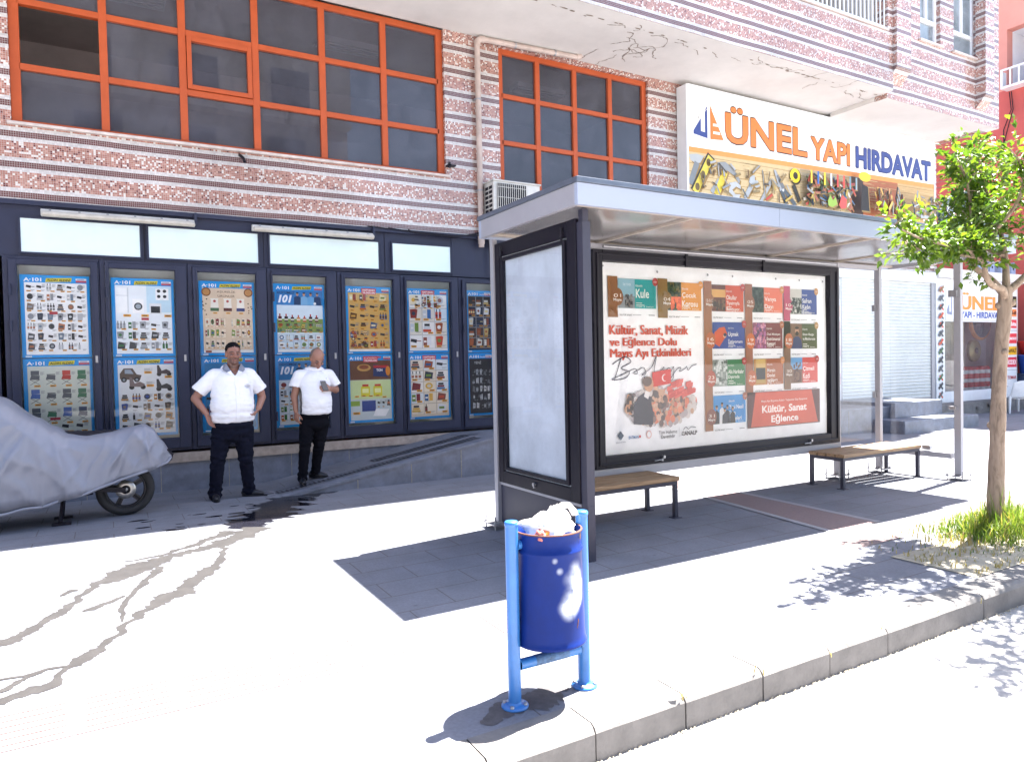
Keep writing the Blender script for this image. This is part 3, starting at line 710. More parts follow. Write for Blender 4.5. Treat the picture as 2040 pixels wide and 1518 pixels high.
# posts
def plate(mb, x, y, w=.11):
    mb.box(x - w, x + w, y - w, y + w, .045, .055, M_galv)
    for sx in (-1, 1):
        for sy in (-1, 1):
            mb.tube([(x + sx * w * .8, y + sy * w * .8, 0), (x + sx * w * .8, y + sy * w * .8, .12)], .007, M_galv, 6)
            mb.tube([(x + sx * w * .8, y + sy * w * .8, .055), (x + sx * w * .8, y + sy * w * .8, .068)], .014, M_galv, 6)
g = MB(); g.box(3.058, 3.130, 4.26, 4.335, 0, 2.53, M_dark); g.box(3.068, 3.12, 4.27, 4.325, 2.53, 2.62, M_dark); g.box(3.062, 3.126, 4.256, 4.2595, .0, .42, M_dark)
g.build('post', bs, bevel=.006)
def post(x0, x1, y0, y1, z1, m, pl=True):
    g = MB(); g.box(x0, x1, y0, y1, .056 if pl else 0, z1, m); p = g.build('post', bs, bevel=.004)
    if pl: g = MB(); plate(g, (x0 + x1) / 2, (y0 + y1) / 2); g.build('base_plate', p)
    return p
post(3.03, 3.075, 5.60, 5.66, 2.62, M_grey); post(7.68, 7.715, 5.46, 5.54, 2.62, M_grey); post(8.50, 8.555, 5.46, 5.53, 2.62, M_grey); post(8.68, 8.735, 4.575, 4.655, 2.62, M_grey)
# left light box
g = MB()
a, b_ = 3.045, 3.125
y0, y1 = 4.337, 5.598
for bx in ((y0, 4.455, .425, 2.56), (5.515, y1, .425, 2.56), (4.455, 5.515, .425, .53), (4.455, 5.515, 2.44, 2.56)):
    g.box(a, b_, bx[0], bx[1], bx[2], bx[3], M_black)
for bx in ((4.475, 4.51, .545, 2.425), (5.45, 5.485, .545, 2.425), (4.51, 5.45, .545, .575), (4.51, 5.45, 2.395, 2.425)):
    g.box(a - .008, a + .03, bx[0], bx[1], bx[2], bx[3], M_black)
lb = g.build('light_box', bs, bevel=.005)
g = MB(); g.box(a + .03, b_ - .03, 4.455, 5.515, .53, 2.44, M_lbox); g.build('sheet', lb)
g = MB()
g.face([(a + .012, 5.45, .575), (a + .012, 4.51, .575), (a + .012, 4.51, 2.395), (a + .012, 5.45, 2.395)], G_case)
g.build('glass', lb)
g = MB()
g.tube([(a - .02, 4.98, .485), (a + .004, 4.98, .485)], .016, M_galv, 10); g.box(a - .014, a, 4.97, 4.99, .455, .48, M_galv); g.build('latch', lb)
for y in (4.50, 5.46): g = MB(); g.box(a - .02, a, y - .02, y + .02, 2.45, 2.475, M_black); g.tube([(a - .014, y, 2.42), (a - .014, y, 2.52)], .009, M_black, 6); g.build('hinge', lb)
g = MB(); g.box(a + .02, b_ - .02, y0, y1, .055, .40, M_dark); g.box(a + .008, b_ - .008, y0, y1, .401, .424, M_grey); g.build('lower_panel', bs, bevel=.003)
# advertising board across the back
bx0, bx1, bz0, bz1, yb = 4.02, 7.675, .455, 2.56, 5.44
g = MB()
fw = .115
for r_ in ((bx0, bx0 + fw, bz0, bz1), (bx1 - .165, bx1, bz0, bz1), (bx0 + fw, bx1 - .165, bz0, bz0 + fw), (bx0 + fw, bx1 - .165, bz1 - .105, bz1)):
    g.box(r_[0], r_[1], yb, yb + .13, r_[2], r_[3], M_black)
for r_ in ((bx0 + .035, bx0 + .06, bz0 + .03, bz1 - .03), (bx1 - .06, bx1 - .035, bz0 + .03, bz1 - .03), (bx0 + .06, bx1 - .06, bz0 + .03, bz0 + .055), (bx0 + .06, bx1 - .06, bz1 - .055, bz1 - .03)):
    g.box(r_[0], r_[1], yb - .014, yb - .001, r_[2], r_[3], M_black)
ab = g.build('advertising_board', bs, bevel=.006)
g = MB(); g.box(bx0, bx1, yb + .131, yb + .15, bz0, bz1, M_grey); g.build('back_panel', ab)
g = MB(); g.face([(bx0 + fw, yb + .03, bz0 + fw), (bx1 - .165, yb + .03, bz0 + fw), (bx1 - .165, yb + .03, bz1 - .105), (bx0 + fw, yb + .03, bz1 - .105)], G_case); g.build('glass', ab)
for x in (4.85, 7.12):
    g = MB(); g.tube([(x, yb - .03, .515), (x, yb, .515)], .016, M_galv, 10); g.tube([(x - .12, yb - .02, .485), (x - .02, yb - .022, .49)], .006, M_galv, 6); g.box(x - .03, x - .012, yb - .025, yb - .0, .475, .50, M_galv); g.build('latch', ab)
g = MB()
g.tube([(bx0 + .1, yb - .03, 2.585), (bx1 - .1, yb - .03, 2.585)], .014, M_galv, 8)
for x in (5.2, 6.35): g.box(x - .015, x + .015, yb - .02, yb - .002, 2.44, 2.6, M_black)
g.build('top_rail', ab)
g = MB(); g.box(3.9, 7.679, yb + .02, yb + .09, .36, .45, M_grey); g.build('bottom_rail', bs, bevel=.003)
g = MB(); g.box(bx0, 8.49, 5.47, 5.53, 2.565, 2.62, M_grey); g.build('beam', bs)
# clear panes
def pane(x0, x1, y0, y1, z0, z1):
    g = MB()
    if x0 == x1: g.face([(x0, y0, z0), (x0, y0, z1), (x0, y1, z1), (x0, y1, z0)], G_clear)
    else: g.face([(x0, y0, z0), (x1, y0, z0), (x1, y0, z1), (x0, y0, z1)], G_clear)
    p = g.build('glass_pane', bs); return p
pane(7.72, 8.495, 5.52, 5.52, .43, 2.54)
pane(8.70, 8.70, 4.69, 5.455, .345, 2.45)
pane(3.08, 4.0, 5.62, 5.60, .43, 2.54)
g = MB(); g.box(8.665, 8.735, 4.682, 5.458, .245, .31, M_grey); g.build('side_rail', bs, bevel=.003)
for z in (.95, 2.05):
    for q in ((8.47, 8.52, 5.50, 5.545, z, z + .08), (8.557, 8.595, 5.48, 5.54, z, z + .09)): g = MB(); g.box(*q, M_galv); g.build('pane_clamp', bs, bevel=.003)
for q in ((8.67, 8.735, 4.93, 5.03, .325, .38), (8.65, 8.70, 4.60, 4.70, 2.16, 2.24), (8.655, 8.70, 4.62, 4.70, .83, .87)): g = MB(); g.box(*q, M_galv); g.build('pane_clamp', bs, bevel=.003)
# dome sign on the right end of the roof
sg = thing('bus_stop_sign', 'dark rounded sign on the shelter roof, half hidden by the tree', 'sign', (7.88, 4.07, 2.8))
M_signd = mat('dark_green_sign', (.030, .055, .06), .4, 0, .06, 4)
g = MB(); n = 20; pts = []
for k in range(n + 1):
    a_ = pi * k / n; pts.append((7.88 - .54 * cos(a_), 2.84 + .34 * sin(a_)))
pts = [(7.34, 2.72)] + pts + [(8.42, 2.72)]
F = [(p[0], 4.052, p[1]) for p in pts]; Bk = [(p[0], 4.086, p[1]) for p in pts]
g.face(F, M_signd); g.face(Bk[::-1], M_signd)
for i in range(len(pts)):
    j = (i + 1) % len(pts); g.face([F[i], Bk[i], Bk[j], F[j]], M_signd)
g.build('panel', sg)
g = MB(); yy = 4.049
wc = (.85, .87, .9)
g.rect(7.410, 7.590, 2.825, 2.910, yy, PR, wc); g.pol([(7.400, 2.950), (7.410, 2.990), (7.440, 2.970), (7.460, 3.020), (7.490, 2.980), (7.510, 3.030), (7.530, 2.990), (7.570, 3.010), (7.600, 2.970), (7.610, 2.950), (7.600, 2.910), (7.400, 2.910)], yy, PR, wc)
g.text('BATMAN', 7.405, 7.580, 2.865, 2.925, yy - .002, PR, '2040a0', .02); g.text('Belediyesi', 7.420, 7.580, 2.830, 2.855, yy - .002, PR, '4060a0')
g.rect(7.590, 7.625, 2.905, 2.940, yy - .002, PR, 'd03030'); g.text('Anlat', 7.430, 7.570, 2.940, 2.980, yy - .002, PR, '4060a0')
g.text('Hmbs', 7.690, 7.980, 2.820, 2.920, yy, PR, 'f0f0f0', .02)
for k, h in enumerate((.15, .12, .06, .09, .05)): g.rect(7.680 + k * .035, 7.695 + k * .035, 2.850, 2.850 + h, yy - .001, PR, 'f0f0f0')
g.build('lettering', sg)
# benches
def bench(label, x0, x1):
    t_ = thing('bench', label, 'bench', ((x0 + x1) / 2, 5.2, 0), 'slatted benches in the bus shelter')
    g = MB()
    for k in range(4):
        y = 4.985 + k * .117
        g.box(x0 - .01, x1 + .01, y, y + .105, .352, .392, M_wood)
    g.build('seat', t_, bevel=.006)
    g = MB()
    for y in (5.0, 5.40): g.box(x0, x1, y, y + .04, .312, .351, M_dark)
    for x in (x0, x1 - .04): g.box(x, x + .04, 5.04, 5.40, .312, .351, M_dark)
    g.build('seat_frame', t_, bevel=.003)
    for x in (x0, x1 - .04):
        for y in (5.0, 5.40):
            g = MB(); g.box(x, x + .04, y, y + .04, .006, .3115, M_dark); g.box(x - .025, x + .065, y - .025, y + .065, 0, .006, M_dark); g.build('leg', t_, bevel=.003)
    return t_
bench('brown slatted bench under the advertising board, beside the dark side light box', 3.18, 4.64)
bench('brown slatted bench half in sunlight, beside the clear glass panes', 7.10, 8.58)
# ------------------------------------------------------------------ notice cabinets along the facade, each with two sale posters
M_back = mat('cabinet_back_board', (.50, .54, .55), .6, 0, .12, 3)
CX = [-.98, -.05, .89, 1.835, 2.755, 3.67, 4.585, 5.25]
GX = [(-.845, -.145), (.045, .745), (1.0, 1.69), (1.90, 2.60), (2.86, 3.55), (3.755, 4.45), (4.71, 5.19)]
WHO = ['leftmost blue grey notice cabinet on the facade, behind the covered motorcycle', 'second notice cabinet from the left, with the appliance poster, above the motorcycle tail', 'notice cabinet directly behind the man with hands on hips', 'notice cabinet behind the man looking at his phone', 'notice cabinet with the yellow orange poster, right of the man with the phone', 'notice cabinet with the white grid poster, second from the drain pipe', 'notice cabinet half hidden behind the shelter, nearest to the drain pipe']
for i in range(7):
    x0, x1 = CX[i], CX[i + 1] - .006; ga, gb = GX[i]; zt, zb = 2.80 - .003 * i, .505; gz0, gz1 = .665, 2.705
    if i == 0: gz0 = .70
    c = thing('notice_cabinet', WHO[i], 'notice cabinet', (x0, FY, zb), 'notice cabinets on the facade')
    g = MB()
    g.box(x0, x0 + .05, FY - .02, FY + .16, zb, zt, M_blue); g.box(x1 - .012, x1, FY - .02, FY + .16, zb, zt, M_blue)
    g.box(x0 + .05, x1 - .012, FY - .02, FY + .16, zt - .03, zt, M_blue); g.box(x0 + .05, x1 - .012, FY - .02, FY + .16, zb, zb + .03, M_blue)
    g.box(x0, x1, FY + .161, FY + .18, zb, zt, M_back)
    g.build('frame', c, bevel=.003)
    g = MB(); a, b_ = FY - .05, FY + .01
    L_, R_ = x0 + .053, x1 - .015
    g.box(L_, ga, a, b_, zb + .034, zt - .034, M_blue); g.box(gb, R_, a, b_, zb + .034, zt - .034, M_blue)
    g.box(ga, gb, a, b_, zb + .034, gz0, M_blue); g.box(ga, gb, a, b_, gz1, zt - .034, M_blue)
    for bx in ((ga - .02, ga - .008, gz0 - .02, gz1 + .02), (gb + .008, gb + .02, gz0 - .02, gz1 + .02), (ga - .008, gb + .008, gz0 - .02, gz0 - .008), (ga - .008, gb + .008, gz1 + .008, gz1 + .02)): g.box(bx[0], bx[1], a - .007, a - .0005, bx[2], bx[3], M_blue)
    d = g.build('door', c, bevel=.003)
    g = MB(); g.face([(ga, FY - .01, gz0), (gb, FY - .01, gz0), (gb, FY - .01, gz1), (ga, FY - .01, gz1)], G_case); g.build('glass', d)
    for z in (2.42, 2.02, .86):
        g = MB(); g.tube([(L_ + .012, a - .016, z - .06), (L_ + .012, a - .016, z + .06)], .014, M_blue, 8); g.build('hinge', d)
    g = MB(); g.box(R_ - .05, R_ - .025, a - .012, a - .0005, 1.60, 1.68, M_galv); g.tube([(R_ - .0375, a - .02, 1.655), (R_ - .0375, a - .012, 1.655)], .009, M_galv, 8); g.build('lock', d)

RB = '169ae8'
def price(g, x, z, w, y, r):
    g.rect(x, x + w, z, z + w * .36, y, PR, 'e8a83c'); g.rect(x + w * .15, x + w * .8, z + w * .1, z + w * .26, y - .0006, PR, '6b4a20')
def lines(g, x, z, w, n, y, c='8b8f96'):
    for k in range(n): g.rect(x, x + w * (1 - .3 * (k % 2)), z - k * .009, z - k * .009 + .004, y, PR, c)
def product(g, x, z, w, h, y, r, pal):
    k = r.choice('bottle box disc pack pan stack pair'.split()); c = r.choice(pal); c2 = r.choice(pal); e = '2a2a30'; y2 = y - .0006
    if k == 'bottle':
        for j in range(r.choice((1, 2, 3))):
            q = x + j * w * .3; g.rect(q, q + w * .22, z, z + h * .7, y, PR, c); g.rect(q + w * .07, q + w * .15, z + h * .7, z + h, y, PR, e); g.rect(q, q + w * .22, z + h * .2, z + h * .45, y2, PR, c2)
    elif k == 'box': g.pol([(x, z), (x + w * .7, z), (x + w * .78, z + h * .8), (x + w * .1, z + h)], y, PR, c); g.rect(x + w * .15, x + w * .6, z + h * .3, z + h * .6, y2, PR, c2)
    elif k == 'disc': g.disc((x + w * .4, y, z + h * .5), w * .33, PR, 12, c, 'y', h * .42); g.disc((x + w * .4, y2, z + h * .5), w * .18, PR, 10, c2, 'y', h * .22)
    elif k == 'pack': g.pol([(x + w * .05, z), (x + w * .55, z), (x + w * .65, z + h * .9), (x + w * .5, z + h), (x, z + h * .92)], y, PR, c); g.disc((x + w * .3, y2, z + h * .5), w * .16, PR, 9, c2, 'y')
    elif k == 'pan': g.pol([(x, z + h * .4), (x + w * .5, z + h * .25), (x + w * .55, z + h * .6), (x + w * .05, z + h * .7)], y, PR, e); g.rect(x + w * .5, x + w * .9, z + h * .42, z + h * .5, y, PR, c)
    elif k == 'stack':
        for j in range(3): g.rect(x + w * .06 * j, x + w * (.7 - .06 * j), z + h * .3 * j, z + h * (.3 * j + .26), y, PR, (c, c2, e)[j])
    else:
        g.rect(x, x + w * .32, z, z + h * .85, y, PR, c); g.rect(x + w * .38, x + w * .7, z, z + h * .95, y, PR, c2); g.rect(x + w * .05, x + w * .27, z + h * .3, z + h * .5, y2, PR, 'efefef')
def goods(g, x0, x1, z0, z1, nx, nz, y, r, pal, cell=None, tag_=.8, edge='20232a'):
    cw, ch = (x1 - x0) / nx, (z1 - z0) / nz
    for i in range(nx):
        for j in range(nz):
            x, z = x0 + i * cw, z0 + j * ch
            if cell:
                g.rect(x + .002, x + cw - .002, z + .002, z + ch - .002, y - .0006, PR, edge); g.rect(x + .004, x + cw - .004, z + .004, z + ch - .004, y - .0012, PR, r.choice(cell))
            product(g, x + cw * .06, z + ch * .24, cw * .92, ch * .70, y - .002, r, pal)
            if r.random() < tag_: price(g, x + cw * (.45 if r.random() < .6 else .1), z + ch * .08, cw * .42, y - .003, r)
            lines(g, x + cw * (.5 if r.random() < .6 else .08), z + ch * .22, cw * .4, 2, y - .0026)
            if not cell and r.random() < .7: lines(g, x + cw * .62, z + ch * .8, cw * .36, 4, y - .0026)
GREY = ['8d9198', '4a4e57', 'b9bcc2', '2c2f36', 'a86a4a', '6d7f94', '7e6a5c', 'c9ccd0', '39414e']
FOOD = ['8a2f22', 'c94a2c', 'e0b24a', '6f8f3a', '4f3526', 'd8d2c4', '2f5a8f', 'a0522d', '3c6e3a', 'efe4c8', '7a1f2a']
YEL = ['8a2f22', 'c2641f', '5d3a1a', '6f7f2a', 'd8a94a', 'efe0b0', 'a33a2c', '4a2a18', '3a5a8a']
WHT = ['e8eaee', 'cfd6de', '3d6fae', 'd9b24a', '8a4a3a', '5a7a4a', 'f4f4f4', '303a4a']
def poster(i, top, label):
    ga, gb = GX[i]; x0, x1 = ga + .015, gb - .012
    z0, z1 = (1.665, 2.605) if top else (.70 if i else .745, 1.655)
    y = FY + .035; t = thing('sale_poster', label, 'poster', (x0, y, z0), 'sale posters in the notice cabinets')
    r = random.Random(i * 17 + top); w, h = x1 - x0, z1 - z0
    g = MB(); n = 8                            # the sheet, slightly wavy paper with a little thickness
    vs = [(lerp(x0, x1, a / n), y + .004 * noise.noise(Vector((a * .5 + i * 9, b * .4, top))), lerp(z0, z1, b / n)) for a in range(n + 1) for b in range(n + 1)]
    g.grid(vs, [(a * (n + 1) + b, (a + 1) * (n + 1) + b, (a + 1) * (n + 1) + b + 1, a * (n + 1) + b + 1) for a in range(n) for b in range(n)], PR, RB)
    g.grid([(p[0], y + .006, p[2]) for p in vs], [(a * (n + 1) + b, a * (n + 1) + b + 1, (a + 1) * (n + 1) + b + 1, (a + 1) * (n + 1) + b) for a in range(n) for b in range(n)], PR, 'e6e6e6')
    g.build('paper', t)
    g = MB(); y -= .006
    hz = z1 - .075
    g.text('A·101' if i < 6 else 'A101', x0 + .035, x0 + .205, hz, hz + .042, y, PR, 'f6fbff', .035)
    red = i >= 4
    if not red:
        g.pol([(x0 + .24, hz - .004), (x0 + .49, hz + .006), (x0 + .50, hz + .05), (x0 + .25, hz + .04)], y, PR, 'd8cc30'); g.text('ALDIN ALDIN!', x0 + .255, x0 + .485, hz + .006, hz + .034, y - .001, PR, '20242c', .03, .2)
    elif i < 6:
        g.pol([(x0 + .235, hz - .035), (x0 + .44, hz - .035), (x0 + .445, hz + .05), (x0 + .23, hz + .05)], y - .002, PR, 'cf4a58'); g.text('HAFTANIN', x0 + .25, x0 + .425, hz + .012, hz + .036, y - .003, PR, 'ffffff', .03); g.text('YILDIZLARI', x0 + .245, x0 + .43, hz - .024, hz + .0, y - .003, PR, 'ffffff', .03)
    else: g.text('TAZENİN YERİ', x0 + .22, x0 + .47, hz + .005, hz + .03, y - .001, PR, 'ffffff', .02)
    g.rect(x1 - .135, x1 - .03, hz + .024, hz + .044, y, PR, 'f4f4f4'); g.rect(x1 - .135, x1 - .03, hz + .0, hz + .022, y, PR, 'c05060'); g.rect(x1 - .125, x1 - .05, hz + .03, hz + .038, y - .001, PR, '8090c0')
    a, b_, c, d = x0 + .04, x1 - .03, z0 + .035, hz - .012      # inner sheet
    k = (i, top)
    bgc = {(0, 1): 'f3f5f8', (0, 0): 'd9dfd6', (1, 1): 'eef4fa', (1, 0): 'e8ecf0', (2, 1): 'e2cfb8', (2, 0): '3c86bc', (3, 1): '2f7fc4', (3, 0): '3a83c0', (4, 1): 'd9b164', (4, 0): 'cfd9c0', (5, 1): 'f0f0ee', (5, 0): 'e4d8c2', (6, 1): '1c2740', (6, 0): '16181f'}[k]
    g.rect(a, b_, c, d, y, PR, bgc); y1 = y - .0015
    H = d - c; Wd = b_ - a
    if k == (0, 1): goods(g, a + .01, b_ - .01, c + .03, d, 6, 7, y1, r, GREY); g.rect(a + .23, a + .31, c + H * .56, c + H * .6, y1 - .004, PR, 'b03a48')
    elif k == (0, 0):
        for j in range(3):                      # camping chairs and tables
            for q in range(4):
                x, z = a + .02 + q * Wd * .25, d - .15 - j * H * .27; cc = r.choice(['c04038', '3a4a68', '40795a', '5a6068', '4a6ab0', '30343c'])
                g.pol([(x, z), (x + .09, z - .005), (x + .095, z + .045), (x + .015, z + .05)], y1, PR, cc); g.rect(x + .01, x + .09, z + .05, z + .10 if q != 1 else z + .06, y1, PR, cc)
                for s_ in ((0, .09), (.09, 0)): g.pol([(x + s_[0], z), (x + s_[0] + .008, z), (x + s_[1] + .008, z - .06), (x + s_[1], z - .06)], y1 - .0006, PR, '2c3038')
                price(g, x + .04, z - .085, .06, y1 - .002, r); lines(g, x + .1, z + .08, .04, 4, y1)
        g.pol([(a, c), (a + .22, c), (a + .24, c + .10), (a + .1, c + .14), (a, c + .12)], y1, PR, '2e4a3a'); g.rect(a + .20, a + .30, c + .17, c + .20, y1 - .003, PR, 'b03a48')
        goods(g, a + .3, b_ - .02, c + .01, c + .16, 2, 1, y1, r, GREY)
    elif k == (1, 1):
        g.rect(a + Wd * .55, b_, d - .32, d, y1, PR, 'c9e4f4')
        g.rect(a + .01, a + .135, d - .33, d - .03, y1 - .0006, PR, 'f8fafc'); g.rect(a + .01, a + .135, d - .125, d - .12, y1 - .0012, PR, 'b8c0c8'); g.rect(a + .125, a + .14, d - .33, d - .03, y1 - .0012, PR, 'd4dae0')
        g.rect(a + .18, a + .30, d - .33, d - .16, y1 - .001, PR, 'fbfcfd'); g.disc((a + .24, y1 - .002, d - .25), .045, PR, 16, '30343a', 'y'); g.disc((a + .24, y1 - .003, d - .25), .03, PR, 14, '9aa4ae', 'y')
        g.rect(a + .43, b_ - .03, d - .17, d - .03, y1 - .001, PR, 'f6f8fa')
        for q in ((.465, .06), (.53, .06), (.465, .125), (.53, .125)): g.disc((a + q[0], y1 - .002, d - q[1]), .02, PR, 12, '22262c', 'y')
        g.rect(a + .36, a + .49, d - .34, d - .21, y1 - .001, PR, 'e4e8ec'); g.rect(a + .375, a + .475, d - .325, d - .245, y1 - .002, PR, '1e2228')
        for q in (.08, .27, .52): price(g, a + q, d - .375, .08, y1 - .003, r)
        g.rect(a + .27, a + .35, d - .415, d - .385, y1 - .003, PR, 'b03a48'); goods(g, a, b_, c + .03, d - .42, 5, 3, y1, r, ['2c3038', '40464e', '8a9098', '2f6a40', '9aa0a8'])
    elif k == (1, 0):
        def vehicle(x, z, s_, c1):
            g.pol([(x, z + .02 * s_), (x + .2 * s_, z), (x + .22 * s_, z + .06 * s_), (x + .17 * s_, z + .07 * s_), (x + .13 * s_, z + .14 * s_), (x + .04 * s_, z + .14 * s_), (x, z + .08 * s_)], y1, PR, c1)
            g.pol([(x + .05 * s_, z + .08 * s_), (x + .14 * s_, z + .075 * s_), (x + .11 * s_, z + .125 * s_), (x + .05 * s_, z + .125 * s_)], y1 - .001, PR, '9aa8b8')
            for q in (.04, .17): g.disc((x + q * s_, y1 - .002, z + .01 * s_), .03 * s_, PR, 12, '16181c', 'y'); g.disc((x + q * s_, y1 - .003, z + .01 * s_), .014 * s_, PR, 10, '9098a0', 'y')
        def scooter(x, z, s_, c1):
            for q in (.02, .13): g.disc((x + q * s_, y1 - .001, z), .026 * s_, PR, 12, '16181c', 'y')
            g.pol([(x, z + .01), (x + .12 * s_, z), (x + .15 * s_, z + .03 * s_), (x + .1 * s_, z + .06 * s_), (x + .05 * s_, z + .04 * s_), (x + .02 * s_, z + .11 * s_), (x, z + .11 * s_)], y1 - .0015, PR, c1)
        vehicle(a + .02, d - .19, 1.05, '5a4a42'); scooter(a + .42, d - .12, 1, '3a3038'); scooter(a + .12, d - .27, 1.1, '7a6a6a'); scooter(a + .41, d - .30, 1.1, '30343c')
        for q in ((.28, .11), (.30, .27), (.50, .17)): price(g, a + q[0], d - q[1], .08, y1 - .003, r); lines(g, a + q[0], d - q[1] + .06, .09, 4, y1)
        goods(g, a + .02, b_, c + .03, d - .34, 5, 4, y1, r, ['4a4038', '30343c', '2a4a9a', 'b07a30', '8a7a6a', '22262c'])
    elif k == (2, 1):
        for sx, q in ((a, 1), (b_, -1)):
            g.disc((sx + q * .045, y1, d - .05), .055, PR, 16, '7a4a2a', 'y'); g.disc((sx + q * .045, y1 - .001, d - .05), .042, PR, 14, 'c08a50', 'y')
        g.text('AŞURELİK', a + .17, b_ - .20, d - .065, d - .025, y1 - .001, PR, '6a4a38', .004); g.text('ÜRÜNLER', a + .18, b_ - .21, d - .115, d - .078, y1 - .001, PR, '6a4a38', .004)
        for q, cc in enumerate(('3f6a48', '5a2a24', '303c78')):
            x = a + .09 + q * .155; g.pol([(x, d - .28), (x + .10, d - .28), (x + .092, d - .15), (x + .1, d - .13), (x, d - .13), (x + .008, d - .15)], y1 - .001, PR, 'f2efe8'); g.rect(x, x + .10, d - .29, d - .25, y1 - .002, PR, cc); g.disc((x + .05, y1 - .002, d - .165), .017, PR, 10, 'a83a3a', 'y'); price(g, x + .03, d - .325, .05, y1 - .002, r)
        for q in range(14): g.disc((r.choice((a + r.uniform(0, .06), b_ - r.uniform(0, .06))), y1 - .001, d - r.uniform(.12, .34)), .009, PR, 7, r.choice(('5a3a24', '8a5a34', '3a2a1c')), 'y')
        for j in range(3):
            for q in range(2): goods(g, a + .02 + q * (Wd * .52), a + .02 + q * (Wd * .52) + Wd * .42, c + .05 + j * .135, c + .17 + j * .135, 4, 1, y1 - .001, r, FOOD, ['efe2d0'], edge='c8a888')
        g.rect(a, b_, c, c + .035, y1 - .005, PR, 'eef0f2'); g.rect(a + .02, a + .09, c + .004, c + .03, y1 - .006, PR, 'a04a30')
    elif k == (2, 0): goods(g, a, b_, c + .02, d - .1, 4, 5, y1, r, GREY + FOOD)
    elif i == 3:
        g.text('GÜCÜMÜZ', a + .01, a + .24, d - .045, d - .012, y1 - .001, PR, '1a2a50', .02, .2); g.text('101', a + .02, a + .20, d - .165, d - .06, y1 - .001, PR, 'f4f8ff', .05, .25)
        for q in range(4 if top else 3):        # a row of generic players in team shirts
            x = a + .27 + q * .088; cc = ('24406a', '7fb8e0', '6fb0e0', '24406a')[q]; g.pol([(x - .045, d - .19), (x + .05, d - .19), (x + .045, d - .09), (x + .015, d - .075), (x - .012, d - .075), (x - .042, d - .09)], y1 - .001 - q * .0004, PR, cc); g.disc((x, y1 - .003, d - .05), .017, PR, 12, ('c89a78', 'd2a484', 'c09070', 'b88a6a')[q], 'y', .023); g.disc((x, y1 - .0036, d - .033), .017, PR, 10, '2a2220', 'y', .01)
        if top:
            g.disc((a + .50, y1 - .004, d - .17), .018, PR, 12, 'f0f0f0', 'y')
            g.rect(a, b_, c, d - .195, y1 - .004, PR, 'dcebf6'); g.rect(a, b_, c + .26, c + .44, y1 - .005, PR, '7f9a4a')
            for q in range(7):
                x = a + .015 + q * .08; h_ = r.uniform(.07, .10); cc = r.choice(('5a1a1c', 'd08a2c', '30262a', 'c0501c', '2a1a18')); g.rect(x, x + .045, c + .40, c + .40 + h_ * .75, y1 - .006, PR, cc); g.rect(x + .013, x + .03, c + .40 + h_ * .75, c + .40 + h_ * 1.1, y1 - .006, PR, 'b03030'); g.rect(x, x + .045, c + .42, c + .44, y1 - .007, PR, 'e8e0d0')
            goods(g, a, b_, c + .25, c + .39, 6, 2, y1 - .005, r, FOOD); goods(g, a + .01, b_ - .01, c + .04, c + .235, 6, 2, y1 - .005, r, FOOD + WHT, ['dcebf6'], edge='4a78a8'); g.rect(a, b_, c, c + .03, y1 - .009, PR, 'f4f4f4')
        else:
            g.rect(a, b_ - .0, c, d - .24, y1 - .004, PR, 'dbe6ee'); goods(g, a + .01, b_ - .01, c + .04, d - .26, 5, 5, y1 - .005, r, GREY + FOOD + WHT, ['e4ecf2'], edge='88a8c0')
    elif k == (4, 1): goods(g, a + .01, b_ - .01, c + .03, d - .01, 4, 6, y1, r, YEL, tag_=1); goods(g, a + .02, b_ - .3, c + .03, c + .3, 3, 3, y1 - .004, r, YEL); g.rect(a, b_, c, c + .03, y1 - .009, PR, 'f4f0e8')
    elif k == (4, 0):
        g.rect(a, b_, d - .27, d, y1, PR, '6a4228'); g.disc((a + .2, y1 - .001, d - .10), .10, PR, 18, 'c89a50', 'y', .05); g.disc((a + .2, y1 - .002, d - .09), .07, PR, 16, '8a4a28', 'y', .03)
        g.pol([(a + .33, d - .22), (a + .55, d - .24), (a + .57, d - .08), (a + .34, d - .06)], y1 - .003, PR, '1e3268'); g.rect(a + .34, a + .56, d - .105, d - .07, y1 - .004, PR, 'b8282c'); g.text('TON', a + .38, a + .47, d - .155, d - .118, y1 - .004, PR, 'f4f4f4', .04); g.disc((a + .55, y1 - .005, d - .15), .035, PR, 12, 'e08a28', 'y', .07)
        g.rect(a, b_, c + .30, d - .28, y1, PR, 'cfe0a8')
        for q in (.15, .33):
            x = a + q; g.rect(x, x + .13, c + .33, c + .47, y1 - .001, PR, 'd8d030'); g.rect(x + .02, x + .11, c + .47, c + .50, y1 - .001, PR, 'b83828'); g.rect(x + .02, x + .11, c + .38, c + .44, y1 - .002, PR, 'eef0b0')
        for q in range(5): price(g, a + .06 + q * .1, c + .30 + r.uniform(0, .03), .06, y1 - .003, r)
        g.rect(a, b_, c, c + .29, y1, PR, 'c8d4d8'); g.rect(a + .16, a + .36, c + .12, c + .27, y1 - .001, PR, '26408a'); g.pol([(a + .32, c + .05), (a + .50, c + .04), (a + .56, c + .14), (a + .36, c + .15)], y1 - .002, PR, 'f2f4f6'); g.rect(a, a + .13, c + .2, c + .27, y1 - .001, PR, '8fae3c'); goods(g, a + .38, b_, c + .16, c + .29, 3, 1, y1 - .001, r, YEL); price(g, a + .03, c + .08, .1, y1 - .002, r)
        g.text('HAFTANIN', a + .2, a + .45, d + .03, d + .06, y1 - .004, PR, 'd85868', .04)
    elif k == (5, 1):
